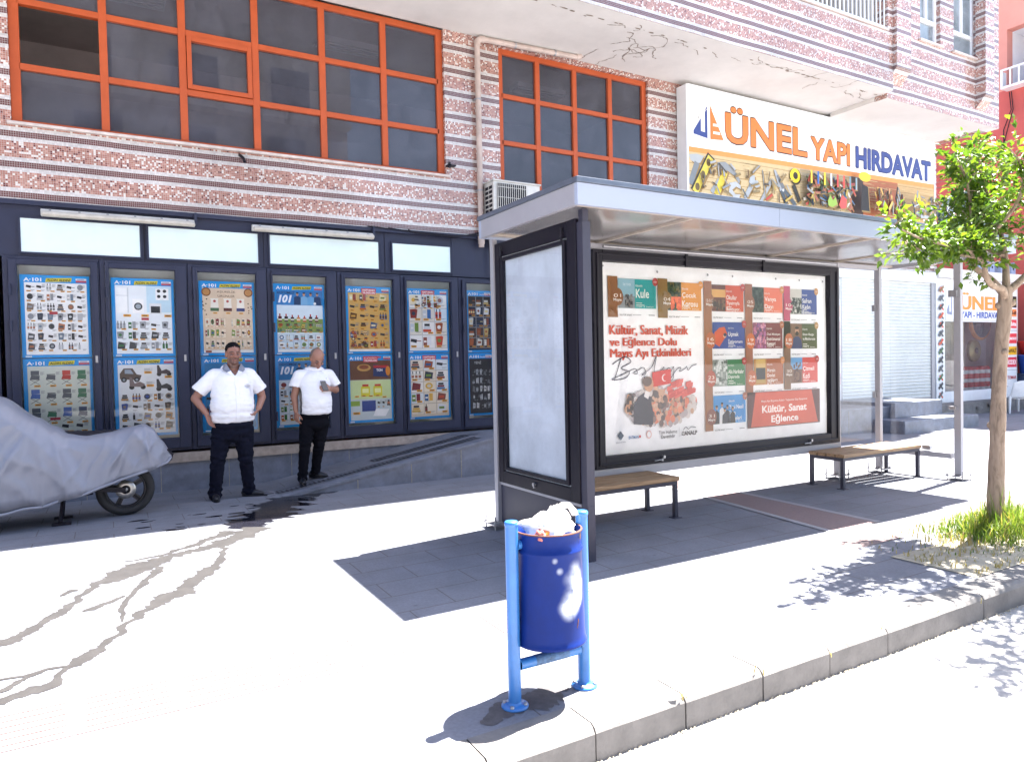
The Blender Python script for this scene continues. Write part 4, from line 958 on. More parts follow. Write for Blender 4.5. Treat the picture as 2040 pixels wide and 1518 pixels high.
        goods(g, a, b_, c + .03, d, 3, 4, y1, r, FOOD + WHT, ['f4f4f2', 'e8e4da', 'dfeef8']); goods(g, a + .08, b_ - .12, d - .21, d - .01, 4, 2, y1 - .004, r, FOOD)
    elif k == (5, 0): goods(g, a, b_, c + .03, d, 3, 5, y1, r, WHT + FOOD, ['efe6d4', 'e4ecf0', 'f2f0ea'], edge='6a6258')
    elif k == (6, 1): goods(g, a, b_, c + .03, d, 3, 5, y1, r, ['d8d8d0', 'e8d8a0', '8a4a30', 'c8b070', 'e0e4e8', 'a85a30'], ['1c2740', '24304c', '3a2c28'], edge='e8ecf0', tag_=1)
    else:
        goods(g, a + .04, b_ - .02, c + .05, d - .15, 5, 5, y1, r, ['d8d8d8', '9aa0a8', 'c0c4c8', '60646c'], tag_=0); g.text('YENİ', a + .08, a + .2, d - .08, d - .03, y1, PR, 'd0d0d0', .0)
    g.rect(x0 + .03, x0 + .09, z0 + .008, z0 + .022, y, PR, 'e8eef4')
    g.build('print', t)
LAB = {(0, 1): 'upper poster of many small grey goods in the leftmost cabinet', (0, 0): 'lower poster of camping chairs and tables behind the motorcycle cover', (1, 1): 'upper poster of fridge, washing machine and oven above the motorcycle', (1, 0): 'lower poster of small vehicles and scooters above the motorcycle tail', (2, 1): 'beige poster of pudding ingredients above the head of the man with hands on hips', (2, 0): 'blue poster mostly hidden behind the man with hands on hips', (3, 1): 'upper blue poster of team players and drinks above the man with the phone', (3, 0): 'lower blue poster partly hidden behind the man with the phone', (4, 1): 'yellow orange poster packed with snack packets', (4, 0): 'lower poster of tuna box, yellow jars and detergent below the yellow orange poster', (5, 1): 'upper white poster with black framed goods cells and red heading', (5, 0): 'lower beige poster with framed goods cells and red heading', (6, 1): 'navy poster of fresh food half hidden by the shelter', (6, 0): 'black poster with pale icons beside the shelter post'}
for i in range(7):
    for t_ in (1, 0): poster(i, t_, LAB[(i, t_)])

# ------------------------------------------------------------------ lamps, drain pipe, air conditioner, small fittings
M_lamp = mat('aged_lamp_plastic', (.50, .46, .40), .5, 0, .18, 9)
M_lampd = mat('lamp_body_plastic', (.62, .60, .56), .5, 0, .12, 7)
def tube_lamp(x0, x1, label):
    t = thing('tube_light', label, 'lamp', ((x0 + x1) / 2, 9.5, 3.29), 'tube lights over the notice cabinets')
    z0, z1 = 3.245, 3.335; g = MB(); n = 6
    def sect(y0, y1, za, zb, xa, xb, m):
        sh = [(y1, za), (y0 + .02, za), (y0, za + .02), (y0, zb - .02), (y0 + .02, zb), (y1, zb)]
        vs = [(x, q[0], q[1]) for x in (xa, xb) for q in sh]; g.grid(vs, [(i + 6, (i + 1) % 6 + 6, (i + 1) % 6, i) for i in range(6)] + [tuple(range(6)), tuple(range(11, 5, -1))], m, sm=False)
    sect(9.50, 9.58, z0 + .012, z1, x0, x1, M_lampd); g.build('housing', t, bevel=.006)
    g = MB(); sect(9.44, 9.505, z0, z1 - .03, x0 + .012, x1 - .012, M_lamp); g.build('diffuser', t, bevel=.008)
    for k in range(6):
        g = MB(); x = x0 + .09 + k * (x1 - x0 - .18) / 5; g.box(x - .012, x + .012, 9.485, 9.499, z1 - .045, z1 - .005, M_galv); g.build('clip', t)
    g = MB(); g.box(x1 - .01, x1 + .02, 9.50, 9.57, 3.28, 3.42, M_blue); g.build('bracket', t)
tube_lamp(-.60, .99, 'long dusty tube light above the two left transom panels')
tube_lamp(1.66, 3.27, 'long dusty tube light above the third transom panel, nearer the drain pipe')
M_pipe = mat('beige_plastic_pipe', (.46, .37, .33), .5, 0, .2, 5)
t = thing('drain_pipe', 'beige plastic drain pipe running down the tiled pier and along the overhang', 'pipe', (4.97, 9.54, 3.3))
g = MB(); g.tube([(4.965, 9.53, 3.25), (4.965, 9.53, 6.30)], .043, M_pipe, 14); g.tube([(4.965, 9.53, 6.27), (4.975, 9.53, 6.33), (5.02, 9.525, 6.365), (5.08, 9.52, 6.37)], .052, M_pipe, 14)
g.tube([(5.05, 9.52, 6.37), (6.72, 9.42, 6.385)], .042, M_pipe, 14); g.tube([(6.70, 9.42, 6.385), (6.76, 9.42, 6.40), (6.78, 9.42, 6.43)], .05, M_pipe, 12); g.tube([(4.965, 9.53, 3.3), (4.965, 9.53, 3.42)], .052, M_pipe, 14)
g.build('pipe', t)
for p in ((4.965, 9.53, 5.46, 'v'), (5.6, 9.487, 6.375, 'h'), (6.3, 9.445, 6.38, 'h'), (4.965, 9.53, 4.1, 'v')):
    g = MB()
    if p[3] == 'v': g.tube([(p[0], p[1], p[2] - .012), (p[0], p[1], p[2] + .012)], .05, M_galv, 12); g.box(p[0] - .06, p[0] - .04, p[1], 9.598, p[2] - .01, p[2] + .01, M_galv)
    else: g.tube([(p[0] - .012, p[1], p[2]), (p[0] + .012, p[1], p[2])], .05, M_galv, 12)
    g.build('clamp', t)
M_acm = mat('aged_ac_casing', (.56, .55, .52), .5, 0, .12, 6)
t = thing('air_conditioner', 'old off white air conditioner unit on the wall behind the shelter roof', 'air conditioner', (5.45, 9.4, 3.55))
g = MB(); g.box(5.045, 5.86, 9.26, 9.575, 3.56, 4.20, M_acm); g.box(5.03, 5.88, 9.245, 9.585, 4.20, 4.225, M_acm); g.build('casing', t, bevel=.01)
g = MB(); g.box(5.11, 5.60, 9.248, 9.258, 3.62, 4.17, M_black)
g.build('fan_opening', t)
g = MB()
for k in range(15): g.box(5.11 + k * .035, 5.116 + k * .035, 9.236, 9.246, 3.62, 4.17, M_acm)
for k in range(4): g.box(5.10, 5.61, 9.232, 9.2355, 3.66 + k * .15, 3.667 + k * .15, M_acm)
g.build('grille', t)
g = MB()
for k in range(8):
    for j in range(2): g.box(5.0435, 5.0449, 9.30 + j * .12, 9.40 + j * .12, 3.62 + k * .068, 3.665 + k * .068, M_black)
g.build('side_vent', t)
for x in (5.15, 5.75):
    g = MB(); g.box(x - .02, x + .02, 9.25, 9.598, 3.52, 3.558, M_galv); g.box(x - .02, x + .02, 9.56, 9.598, 3.25, 3.52, M_galv); g.build('bracket', t)
t = thing('wall_spout', 'short dark drain spout poking from the tiled band under the large window', 'spout', (1.57, 9.5, 4.17)); g = MB(); g.tube([(1.55, 9.6, 4.22), (1.57, 9.5, 4.16), (1.585, 9.46, 4.10)], .02, M_black, 8); g.build('pipe', t)
t = thing('wall_bracket', 'small dark bracket on the tiled pier at the window corner', 'bracket', (4.5, 9.55, 4.42)); g = MB(); g.box(4.43, 4.56, 9.5, 9.598, 4.41, 4.43, M_black); g.box(4.44, 4.47, 9.5, 9.53, 4.38, 4.46, M_black); g.build('arm', t)
t = thing('wall_cable', 'loose black cable bundle along the tile edge beside the drain pipe', 'cable', (4.6, 9.5, 3.4)); g = MB()
for j in range(3): g.tube([(3.2 + j * .3, 9.56, 3.437), (3.9, 9.55, 3.41 - j * .01), (4.5, 9.53, 3.39 - j * .015), (4.92, 9.5, 3.42 + j * .02), (5.1, 9.55, 3.36), (5.14, 9.57, 3.1 - j * .2)], .008, M_black, 6)
g.build('wire', t)
# ------------------------------------------------------------------ event poster in the advertising board
t = thing('event_poster', 'large white culture events poster with rows of coloured event cards inside the advertising board', 'poster', (4.14, 5.55, .57))
g = MB(); n = 14; YP = 5.505; PX0, PX1, PZ0, PZ1 = 4.137, 7.51, .572, 2.452
vs = [(lerp(PX0, PX1, a / n), YP + .010 * noise.noise(Vector((a * .45, b * .5, 3))), lerp(PZ0, PZ1, b / n)) for a in range(n + 1) for b in range(n + 1)]
q_ = [(a * (n + 1) + b, (a + 1) * (n + 1) + b, (a + 1) * (n + 1) + b + 1, a * (n + 1) + b + 1) for a in range(n) for b in range(n)]
g.grid(vs, q_, PR, 'f4f4f5'); g.grid([(p[0], p[1] + .008, p[2]) for p in vs], [f[::-1] for f in q_], PR, 'c9c9c9'); g.build('paper', t)
g = MB(); Y = YP - .012; re_ = random.Random(12)
RED = 'cf5a48'; BR = '9a6644'
def strip_(x0, x1, z0, z1, c): g.rect(x0, x1, z0, z1, Y, PR, c)
def crowdfill(x0, x1, z0, z1, pal, n, y, s=.02):
    for k in range(n):
        x = re_.uniform(x0, x1 - s * .5); z = re_.uniform(z0, z1 - s * .5); a = s * re_.uniform(.5, 1.3); b = s * re_.uniform(.6, 1.6)
        g.pol([(x, z), (min(x + a, x1), z + re_.uniform(-.2, .2) * s * (z > z0 + s)), (min(x + a * .8, x1), min(z + b, z1)), (x + a * .1, min(z + b * .9, z1))], y - k * .000006, PR, re_.choice(pal))
def card(x0, xm, x1, z0, z1, cimg, ctxt, kind, lines_, txt_h=.075, foot=True, badge='b0403c'):
    g.rect(x0, xm, z0, z1, Y - .001, PR, cimg); g.rect(xm, x1, z0, z1, Y - .001, PR, ctxt); y = Y - .002
    if kind == 'tower':
        g.rect(x0, xm, z0, z0 + .12, y, PR, '8a8f92'); g.text('THE TOWER', x0 + .06, xm - .05, z1 - .07, z1 - .045, y, PR, 'dfe8ec'); crowdfill(x0 + .08, xm - .03, z0, z0 + .14, ['4a4a4a', '6a5a50', '2f3438', '7d7a78'], 40, y - .001, .03)
    elif kind == 'crowd_green': crowdfill(x0, xm, z0, z1, ['2a3a24', '3f4a24', '1c2a20', '6a5a2a'], 60, y, .035); crowdfill(x0 + .03, xm, z0, z0 + .14, ['e0683c', 'd85a34', 'f07a48'], 40, y - .001, .035)
    elif kind == 'stage': g.rect(x0, xm, z0 + .15, z1 - .05, y, PR, 'd8a860'); crowdfill(x0, xm, z0, z0 + .13, ['2a2220', '4a3428', '7a5a40'], 40, y - .001, .035)
    elif kind == 'dark': crowdfill(x0, xm, z0, z1, ['242a24', '3a4438', '1a1e1c', '4a5448'], 60, y, .04)
    elif kind == 'choir': g.rect(x0, xm, z1 - .1, z1, y, PR, 'c8c4bc'); crowdfill(x0, xm, z0, z1 - .1, ['2a2a2a', '3a4034', 'd8d4cc', '1e221e'], 60, y - .001, .03)
    elif kind == 'cape':
        g.pol([(x0 + .02, z0 + .06), (x0 + .10, z0 + .02), (x0 + .16, z0 + .09), (xm + .0, z1 - .13), (xm - .04, z1 - .05), (x0 + .1, z1 - .06), (x0 + .03, z1 - .11)], y, PR, 'd0562c'); g.disc((xm - .04, y - .001, z0 + .14), .025, PR, 12, 'e0b090', 'y'); g.disc((xm - .035, y - .0015, z0 + .15), .026, PR, 12, '2a2444', 'y', .018)
    elif kind == 'pink_crowd': crowdfill(x0, xm, z0, z1, ['b06a9a', '7a4a7a', 'c87a90', '4a3a5a', 'd8a0b0'], 70, y, .035)
    elif kind == 'man':
        g.pol([(x0 + .02, z0), (xm, z0), (xm - .01, z0 + .10), (xm - .06, z0 + .14), (x0 + .08, z0 + .14), (x0 + .03, z0 + .1)], y, PR, '2c3c68'); g.disc(((x0 + xm) / 2 + .01, y - .001, z0 + .20), .034, PR, 14, 'b88a70', 'y', .045); g.disc(((x0 + xm) / 2 + .01, y - .0015, z0 + .175), .03, PR, 12, '2a2220', 'y', .025); g.disc(((x0 + xm) / 2 + .01, y - .0015, z0 + .24), .034, PR, 12, '2a2220', 'y', .016)
    elif kind == 'book': g.rect(x0 + .03, xm - .02, z0 + .02, z1 - .0, y, PR, '2a3438'); g.rect(x0 + .03, xm - .02, z1 - .10, z1, y - .001, PR, 'cfae6a'); g.rect(x0 + .03, xm - .02, z0 + .02, z0 + .06, y - .001, PR, 'b89a5a')
    elif kind == 'statue': g.rect(x0, xm, z0 + .16, z1, y, PR, '6aa0cc'); g.rect(x0, xm, z0, z0 + .16, y, PR, '7a5a48'); crowdfill(x0 + .04, xm - .03, z0, z0 + .24, ['3a2a24', '5a3a2c', '6a4a38'], 40, y - .001, .03)
    elif kind == 'grey': crowdfill(x0, xm, z0, z1, ['b0b4b0', '7a827c', 'd0d4d0', '56605a'], 60, y, .04)
    elif kind == 'team':
        for k, (a, b) in enumerate(((.04, .02), (.12, .05), (.2, .02), (.28, .0), (.16, -.01))):
            x = x0 + a; g.pol([(x - .035, z0), (x + .045, z0), (x + .04, z0 + .10 + b), (x + .005, z0 + .13 + b), (x - .03, z0 + .10 + b)], y - k * .0005, PR, ('20242c', 'e8e8e8', '2a2e38', '1c2028', '343844')[k]); g.disc((x + .004, y - .003, z0 + .155 + b), .017, PR, 10, 'c09878', 'y', .022); g.disc((x + .004, y - .0034, z0 + .17 + b), .017, PR, 10, '241c1a', 'y', .01)
    k = 0
    for s, w in lines_:
        z = z1 - .12 - k * (txt_h + .008) * (.9) - .0; g.text(s, xm + .012, min(x1 - .01, xm + .012 + w), z - txt_h * .55, z + txt_h * .2, y, PR, 'f6f2ec', .012); k += 1
    g.text('Gençlik Tiyatrosu' if kind in ('cape', 'grey', 'statue') else 'Etkinlik', xm + .012, xm + .10, z1 - .075, z1 - .055, y, PR, 'f0ece4')
    for q in range(2): g.rect(xm + .014, xm + .09 + q * .03, z0 + .05 - q * .02, z0 + .056 - q * .02, y, PR, 'f0ece4')
    g.text('1200 T Salon', xm + .012, x1 - .04, z0 + .012, z0 + .024, y, PR, 'f0ece4')
    g.disc((x1 - .012, Y - .004, z1 - .02), .036, PR, 16, badge, 'y', .042); g.text('14:30', x1 - .03, x1 + .006, z1 - .028, z1 - .012, Y - .005, PR, 'f6e8e0')
    if foot:
        g.text('KÜLTÜR SANAT', x0 + .02, x0 + .17, z0 - .075, z0 - .055, Y - .001, PR, '3a3438', .01); g.rect(x0 + .18, x0 + .29, z0 - .068, z0 - .063, Y - .001, PR, 'a0a0a4'); g.rect(x1 - .10, x1 - .02, z0 - .07, z0 - .063, Y - .001, PR, '808086')
def ball(x, z, s, c): g.disc((x, Y - .003, z), .072, PR, 20, c, 'y', .088); g.text(s, x - .045, x + .045, z - .005, z + .03, Y - .004, PR, 'f0e4d8'); g.text('Mayıs', x - .05, x + .05, z - .05, z - .015, Y - .004, PR, 'f8f0e8', .02)
strip_(4.23, 4.35, 1.92, 2.32, '8a5a34'); strip_(4.865, 4.995, 1.92, 2.32, '8a6a3a')
strip_(5.50, 5.615, .72, 2.32, '9e6a48'); strip_(6.12, 6.235, 1.08, 2.31, '9a6248'); strip_(6.75, 6.86, 1.91, 2.31, 'b84868'); strip_(6.75, 6.86, 1.12, 1.90, '7f6048'); strip_(6.75, 6.86, 1.60, 1.905, '66703a')
card(4.355, 4.565, 4.84, 2.01, 2.30, '8fb4c0', '2f9a98', 'tower', [('Kule', .17)], .12)
card(4.995, 5.18, 5.465, 2.0, 2.29, '32402c', 'd8912e', 'crowd_green', [('Çocuk', .2), ('Korosu', .22)], .085, badge='d8912e')
card(5.615, 5.82, 6.095, 2.0, 2.285, '6a3a2c', 'c9512f', 'stage', [('Okullar', .16), ('Tiyatroyla', .2), ('Buluşuyor', .2)], .065)
card(6.235, 6.42, 6.73, 2.0, 2.28, '3a443a', 'dc7558', 'dark', [('Vanya', .19), ('Dayı', .14)], .085, badge='c08a50')
card(6.86, 7.06, 7.33, 1.99, 2.28, 'a8a8a0', '33478e', 'choir', [('Safran', .16), ('Kadın', .14), ('Korosu', .16)], .07, badge='c08a50')
card(5.62, 5.84, 6.11, 1.60, 1.885, '2f4a94', '2f4a94', 'cape', [('Uçmak', .16), ('İstiyorum', .22)], .075)
card(6.24, 6.45, 6.725, 1.595, 1.885, '8a4a68', '7a3438', 'pink_crowd', [('Özel Müzisyen', .22), ('Enstrümantal', .22), ('Konseri', .14)], .05, badge='b06a48')
card(6.86, 7.06, 7.33, 1.59, 1.88, '7a5a44', '4a5632', 'man', [('Sinan Baygu', .2), ('ve Metinlerarası', .22)], .045, badge='b89060')
card(5.62, 5.835, 6.105, 1.195, 1.48, '8a948c', '2f7a48', 'grey', [('Alis Harikalar', .24), ('Diyarında', .17)], .06, badge='b0403c')
card(6.25, 6.45, 6.73, 1.19, 1.48, 'b8874a', 'a8623c', 'book', [('Mersin', .13), ('Devlet', .13), ('ve Opera', .17), ('Balesi', .12)], .055, badge='d09060')
card(6.86, 7.06, 7.335, 1.19, 1.485, '7a94a8', 'cc5048', 'statue', [('Çizmeli', .2), ('Kedi', .12)], .08)
card(5.62, 5.84, 6.11, .79, 1.095, '3a90cc', '3a90cc', 'team', [('Yeni Nesil', .22), ('Sıra', .1), ('Geceleri', .19)], .06, badge='b0705c')
for (x, z, s, c) in ((4.345, 2.12, '01', '8a5a34'), (4.985, 2.10, '04', '8a6a3a'), (5.58, 2.10, '05-10-12', '9e6a48'), (6.20, 2.10, '05', '9a6248'), (6.83, 2.08, '10', 'b84868'), (5.59, 1.69, '16', 'b9683e'), (6.20, 1.68, '19', 'c96a34'), (6.83, 1.68, '18', 'b96a44'), (5.59, 1.28, '23', 'b0583e'), (6.215, 1.27, '24', 'b9683e'), (6.83, 1.32, '30', '7f6048'), (5.59, .87, '31', '8a5648')): ball(x, z, s, c)
strip_(6.14, 7.37, .71, 1.11, '5a3438'); g.pol([(6.19, .72), (6.27, 1.105), (7.22, 1.105), (7.33, .72)], Y - .001, PR, 'd0604a')
g.text('Mayıs Ayı Boyunca Kültür Yaşamına Güç Katıyoruz', 6.36, 7.14, .985, 1.015, Y - .002, PR, 'fbeee8', .01); g.text('Kültür, Sanat', 6.37, 7.13, .855, .955, Y - .002, PR, 'fff6f0', .03); g.text('Eğlence', 6.52, 6.98, .735, .845, Y - .002, PR, 'fff6f0', .03)
g.btext('Kültür, Sanat, Müzik', 4.245, 5.27, 1.735, 1.845, Y, PR, 'c8503c', .0, .006); g.btext('ve Eğlence Dolu', 4.245, 5.11, 1.615, 1.725, Y, PR, 'c8503c', .0, .006); g.btext('Mayıs Ayı Etkinlikleri', 4.25, 5.305, 1.50, 1.61, Y, PR, 'c8503c', .0, .006)
# handwritten flourish: a thin brush line
def brush(pts, w, c):
    P = []
    for i in range(len(pts) - 1):
        p0 = pts[max(i - 1, 0)]; p1 = pts[i]; p2 = pts[i + 1]; p3 = pts[min(i + 2, len(pts) - 1)]
        for k in range(8):
            u = k / 8; P.append(tuple(.5 * ((2 * p1[d]) + (-p0[d] + p2[d]) * u + (2 * p0[d] - 5 * p1[d] + 4 * p2[d] - p3[d]) * u * u + (-p0[d] + 3 * p1[d] - 3 * p2[d] + p3[d]) * u ** 3) for d in (0, 1)))
    P.append(pts[-1])
    for i, (a, b) in enumerate(zip(P[:-1], P[1:])):
        dx, dz = b[0] - a[0], b[1] - a[1]; l = math.hypot(dx, dz) or 1; nx, nz = -dz / l * w, dx / l * w
        g.pol([(a[0] + nx, a[1] + nz), (a[0] - nx, a[1] - nz), (b[0] - nx, b[1] - nz), (b[0] + nx, b[1] + nz)], Y - .003 - i * .000004, PR, c)
INK = '2a2a40'
for st in ([(4.38, 1.52), (4.33, 1.40), (4.29, 1.30)], [(4.27, 1.46), (4.42, 1.53), (4.50, 1.48), (4.38, 1.42), (4.48, 1.38), (4.42, 1.32), (4.26, 1.31), (4.40, 1.36), (4.55, 1.41), (4.58, 1.36), (4.53, 1.37), (4.60, 1.40), (4.66, 1.42), (4.69, 1.36), (4.64, 1.35), (4.76, 1.42), (4.83, 1.53), (4.80, 1.38), (4.88, 1.38), (4.93, 1.42), (4.93, 1.38), (5.0, 1.41), (5.02, 1.37), (5.06, 1.42), (5.05, 1.30), (5.0, 1.28), (5.10, 1.39), (5.16, 1.41), (5.14, 1.37), (5.22, 1.40), (5.24, 1.42), (5.26, 1.38), (5.31, 1.42), (5.38, 1.44)], [(4.665, 1.33), (4.67, 1.27)]): brush(st, .0042, INK)
# crowd picture with a speaker in a dark suit seen from behind, flags above
cx, cz = 4.90, 1.08
for k in range(420):
    a = re_.uniform(0, 2 * pi); rr = math.sqrt(re_.random()); x = cx + .46 * rr * cos(a); z = 1.02 + .19 * rr * sin(a); s = .028 * re_.uniform(.6, 1.3)
    c = re_.choice(['d8623c', 'c94a34', '2a2224', '4a3430', 'c8926e', 'b07a58', 'e07a50', '3a2a2c', '6a4a44', 'd8a488'])
    c = ''.join('%02x' % int(int(c[i:i + 2], 16) * .72 + 240 * .28) for i in (0, 2, 4))
    if rr > .8 and re_.random() < .75: c = re_.choice(['cfc8c4', 'b8aeb0', 'd8d0cc'])
    g.disc((x, Y - .001 - k * .000008, z), s, PR, 7, c, 'y', s * 1.2)
for k in range(40):
    x = re_.uniform(4.95, 5.3); z = re_.uniform(1.08, 1.24); g.pol([(x, z), (x + .07, z + .02), (x + .075, z + .06), (x + .005, z + .045)], Y - .0055 - k * .00001, PR, re_.choice(['d4645c', 'dc7068', 'c85a54']))
g.pol([(4.77, 1.22), (5.02, 1.25), (5.02, 1.40), (4.77, 1.37)], Y - .0065, PR, 'cf4540'); g.disc((4.93, Y - .007, 1.31), .035, PR, 18, 'f0e4e0', 'y', .038); g.disc((4.94, Y - .0074, 1.31), .028, PR, 18, 'cf4540', 'y', .031)
g.pol([(4.52, .86), (4.52, 1.04), (4.58, 1.13), (4.66, 1.17), (4.74, 1.12), (4.77, .98), (4.77, .84), (4.6, .85)], Y - .0080, PR, '4a4c58'); g.disc((4.72, Y - .0085, 1.25), .062, PR, 18, 'c89a7c', 'y', .078); g.disc((4.70, Y - .009, 1.28), .062, PR, 16, '6a5a54', 'y', .05); g.pol([(4.655, 1.13), (4.71, 1.10), (4.735, 1.17), (4.675, 1.19)], Y - .0088, PR, 'ece8e6')
crowdfill(4.42, 4.52, .95, 1.17, ['2a2a30', 'c8926e', '4a3a38', '6a5450'], 30, Y - .0082, .045)
g.text('BATMAN', 4.46, 4.585, .715, .745, Y, PR, '4a78b0', .02); g.rect(4.59, 4.615, .72, .745, Y, PR, 'c84a48'); g.pol([(4.36, .80), (4.40, .755), (4.36, .71), (4.32, .755)], Y, PR, '6a7480'); g.text('BELEDİYESİ', 4.30, 4.42, .685, .698, Y, PR, '6a7480')
g.disc((4.72, Y, .745), .035, PR, 16, 'e0b0aa', 'y', .042); g.disc((4.72, Y - .001, .745), .024, PR, 14, 'e9e9ea', 'y', .03)
g.text('Tüm Halkımız', 4.85, 5.10, .735, .77, Y, PR, '5a5458', .004); g.text('Davetlidir', 4.88, 5.07, .69, .725, Y, PR, '4a4448', .015); g.rect(5.125, 5.128, .69, .79, Y, PR, '9a9498'); g.text('CANALP', 5.16, 5.38, .70, .745, Y, PR, '3a3438', .03); brush([(5.18, .76), (5.22, .79), (5.25, .765), (5.30, .785), (5.36, .775)], .003, INK)
for x in (4.17, 4.86, 5.56, 5.93, 6.62, 7.02, 7.44): g.disc((x, Y - .003, 2.385 + .03 * (x < 4.2)), .012, PR, 10, '5a5a60', 'y'); g.disc((x + .003, Y - .0035, 2.388 + .03 * (x < 4.2)), .006, PR, 8, 'b8b8bc', 'y')
g.build('print', t)

# ------------------------------------------------------------------ hardware shop sign
M_signw = mat('glossy_sign_vinyl', (.80, .79, .77), .35, 0, .04, 1)
sg = thing('shop_sign', 'wide white shop sign with orange and navy lettering over a strip of tool pictures', 'shop sign', (9.02, 9.35, 4.46))
SX0, SX1, S0, S1 = 9.02, 16.69, 4.44, 6.345
g = MB(); g.box(SX0, SX1, 9.36, 9.58, S0, S1, M_signw); sgp = g.build('panel', sg)
g = MB()
for bx in ((SX0 - .02, SX0 + .025, S0, S1), (SX1 - .025, SX1 + .01, S0, S1), (SX0 + .025, SX1 - .025, S1 - .02, S1 + .012), (SX0 + .025, SX1 - .025, S0, S0 + .02)): g.box(bx[0], bx[1], 9.345, 9.585, bx[2], bx[3], M_white)
g.build('frame', sg)
g = MB(); Y = 9.357; OR = 'd97a40'; NV = '3a4a86'; DK = '3a2a24'
def outl(s, a, b, c, d, col, oc, bold):
    for k in range(8): g.text(s, a + .022 * cos(k * pi / 4), b + .022 * cos(k * pi / 4), c + .022 * sin(k * pi / 4), d + .022 * sin(k * pi / 4), Y - k * .0001, PR, oc, bold)
    g.btext(s, a, b, c, d, Y - .0025, PR, col, bold, .010)
outl('ÜNEL', 9.98, 12.24, 5.455, 6.12, OR, DK, .02); outl('YAPI', 12.36, 13.59, 5.45, 5.89, OR, DK, .02); outl('HIRDAVAT', 13.80, 16.53, 5.45, 5.88, NV, '2a3260', .02)
g.pol([(9.18, 5.50), (9.52, 5.46), (9.52, 6.05), (9.46, 5.95), (9.46, 5.56), (9.36, 5.57), (9.36, 5.80), (9.18, 5.56)], Y, PR, NV)
for k in range(3): g.pol([(9.19 + k * .05, 5.62 + k * .05), (9.34, 5.84 + k * .02), (9.34, 5.86 + k * .02), (9.19 + k * .05, 5.64 + k * .05)], Y - .001, PR, 'f0eeea'); g.pol([(9.40, 5.86 + k * .05), (9.51, 5.98 + k * .05), (9.51, 5.99 + k * .05), (9.40, 5.88 + k * .05)], Y - .001, PR, 'f0eeea')
g.pol([(9.59, 6.06), (9.63, 6.0), (9.93, 5.48), (9.59, 5.455)], Y, PR, OR)
for z in (5.56, 5.70): g.pol([(9.66, z), (9.84, z + .005), (9.82, z + .05), (9.66, z + .045)], Y - .001, PR, 'f0eeea')
g.pol([(9.63, 5.98), (9.66, 5.98), (9.95, 5.48), (9.93, 5.47)], Y - .0012, PR, 'f0eeea')
g.pol([(SX0 + .02, 5.17), (SX1 - .02, 5.29), (SX1 - .02, 5.39), (SX0 + .02, 5.26)], Y, PR, 'e09050')
bnd = lambda x: 5.17 + (x - SX0) * .0157
yb = Y - .001
def wood(x0, x1, base, n, seed):
    r = random.Random(seed); g.pol([(x0, S0 + .02), (x1, S0 + .02), (x1, bnd(x1)), (x0, bnd(x0))], yb, PR, base)
    for k in range(n):
        z = S0 + .02 + (k + .5) * (bnd(x0) - S0) / n; g.pol([(x0, z), (x1, z + .01), (x1, z + .018), (x0, z + .007)], yb - .0005, PR, '8a6a3c')
    for k in range(60):
        z = r.uniform(S0 + .04, bnd(x0) - .03); x = r.uniform(x0, x1 - .3); l = r.uniform(.1, .5); g.pol([(x, z), (min(x + l, x1), z + .004), (min(x + l, x1), z + .012), (x, z + .008)], yb - .0006, PR, r.choice(['b89c6c', 'd0b888', 'a88c5c']))
wood(SX0 + .025, 12.02, 'c4ae84', 5, 1); wood(12.02, 13.62, 'b0a080', 7, 2); g.pol([(13.62, S0 + .02), (14.03, S0 + .02), (14.03, 5.24), (13.62, 5.24)], yb, PR, '4a3a34'); wood(14.03, 15.26, 'a06040', 6, 3); wood(15.26, SX1 - .03, 'c0a070', 6, 4)
yt = yb - .0015
SHD = '8f7446'
def tool(pts, c, off=(.03, -.03)):
    global yt
    if off: g.pol([(p[0] + off[0], p[1] + off[1]) for p in pts], yt, PR, SHD)
    g.pol(pts, yt - .0004, PR, c); yt -= .0009
def rbar(x0, z0, x1, z1, w, c, off=(.03, -.03)):
    l = math.hypot(x1 - x0, z1 - z0); nx, nz = -(z1 - z0) / l * w / 2, (x1 - x0) / l * w / 2
    tool([(x0 + nx, z0 + nz), (x0 - nx, z0 - nz), (x1 - nx, z1 - nz), (x1 + nx, z1 + nz)], c, off)
# first picture: pliers, spirit level, hammer, chisel, wrenches, square, shears, tape
tool([(9.05, 5.12), (9.25, 5.15), (9.42, 5.13), (9.33, 5.0), (9.22, 4.98), (9.1, 5.02)], 'a8acae'); rbar(9.08, 4.6, 9.25, 5.0, .12, '7a8084')
rbar(9.17, 4.47, 9.60, 5.16, .20, '3a3a34'); rbar(9.19, 4.47, 9.59, 5.13, .15, 'd2be50', None)
for u in (.15, .5, .85): g.disc((lerp(9.19, 9.59, u), yt - .0004, lerp(4.47, 5.13, u)), .055, PR, 14, '6a5a3a', 'y', .07)
yt -= .001
rbar(9.60, 4.5, 9.80, 4.75, .09, '9aa0a4'); rbar(9.72, 4.47, 9.96, 4.95, .14, 'd8c24a'); tool([(9.75, 5.06), (9.95, 5.09), (10.15, 5.0), (10.33, 4.80), (10.30, 4.72), (10.18, 4.86), (10.02, 4.93), (9.88, 4.94), (9.76, 4.96)], '8a8e90')
tool([(10.05, 4.72), (10.22, 4.76), (10.34, 4.70), (10.34, 4.63), (10.22, 4.67), (10.12, 4.6), (10.20, 4.52), (10.33, 4.54), (10.30, 4.47), (10.15, 4.47), (10.03, 4.55)], 'b0b4b6')
rbar(10.45, 4.47, 10.66, 4.78, .10, 'a0a6aa'); tool([(10.56, 4.78), (10.60, 4.92), (10.72, 4.93), (10.72, 4.84), (10.80, 4.84), (10.86, 4.74), (10.76, 4.70)], 'a8aeb2')
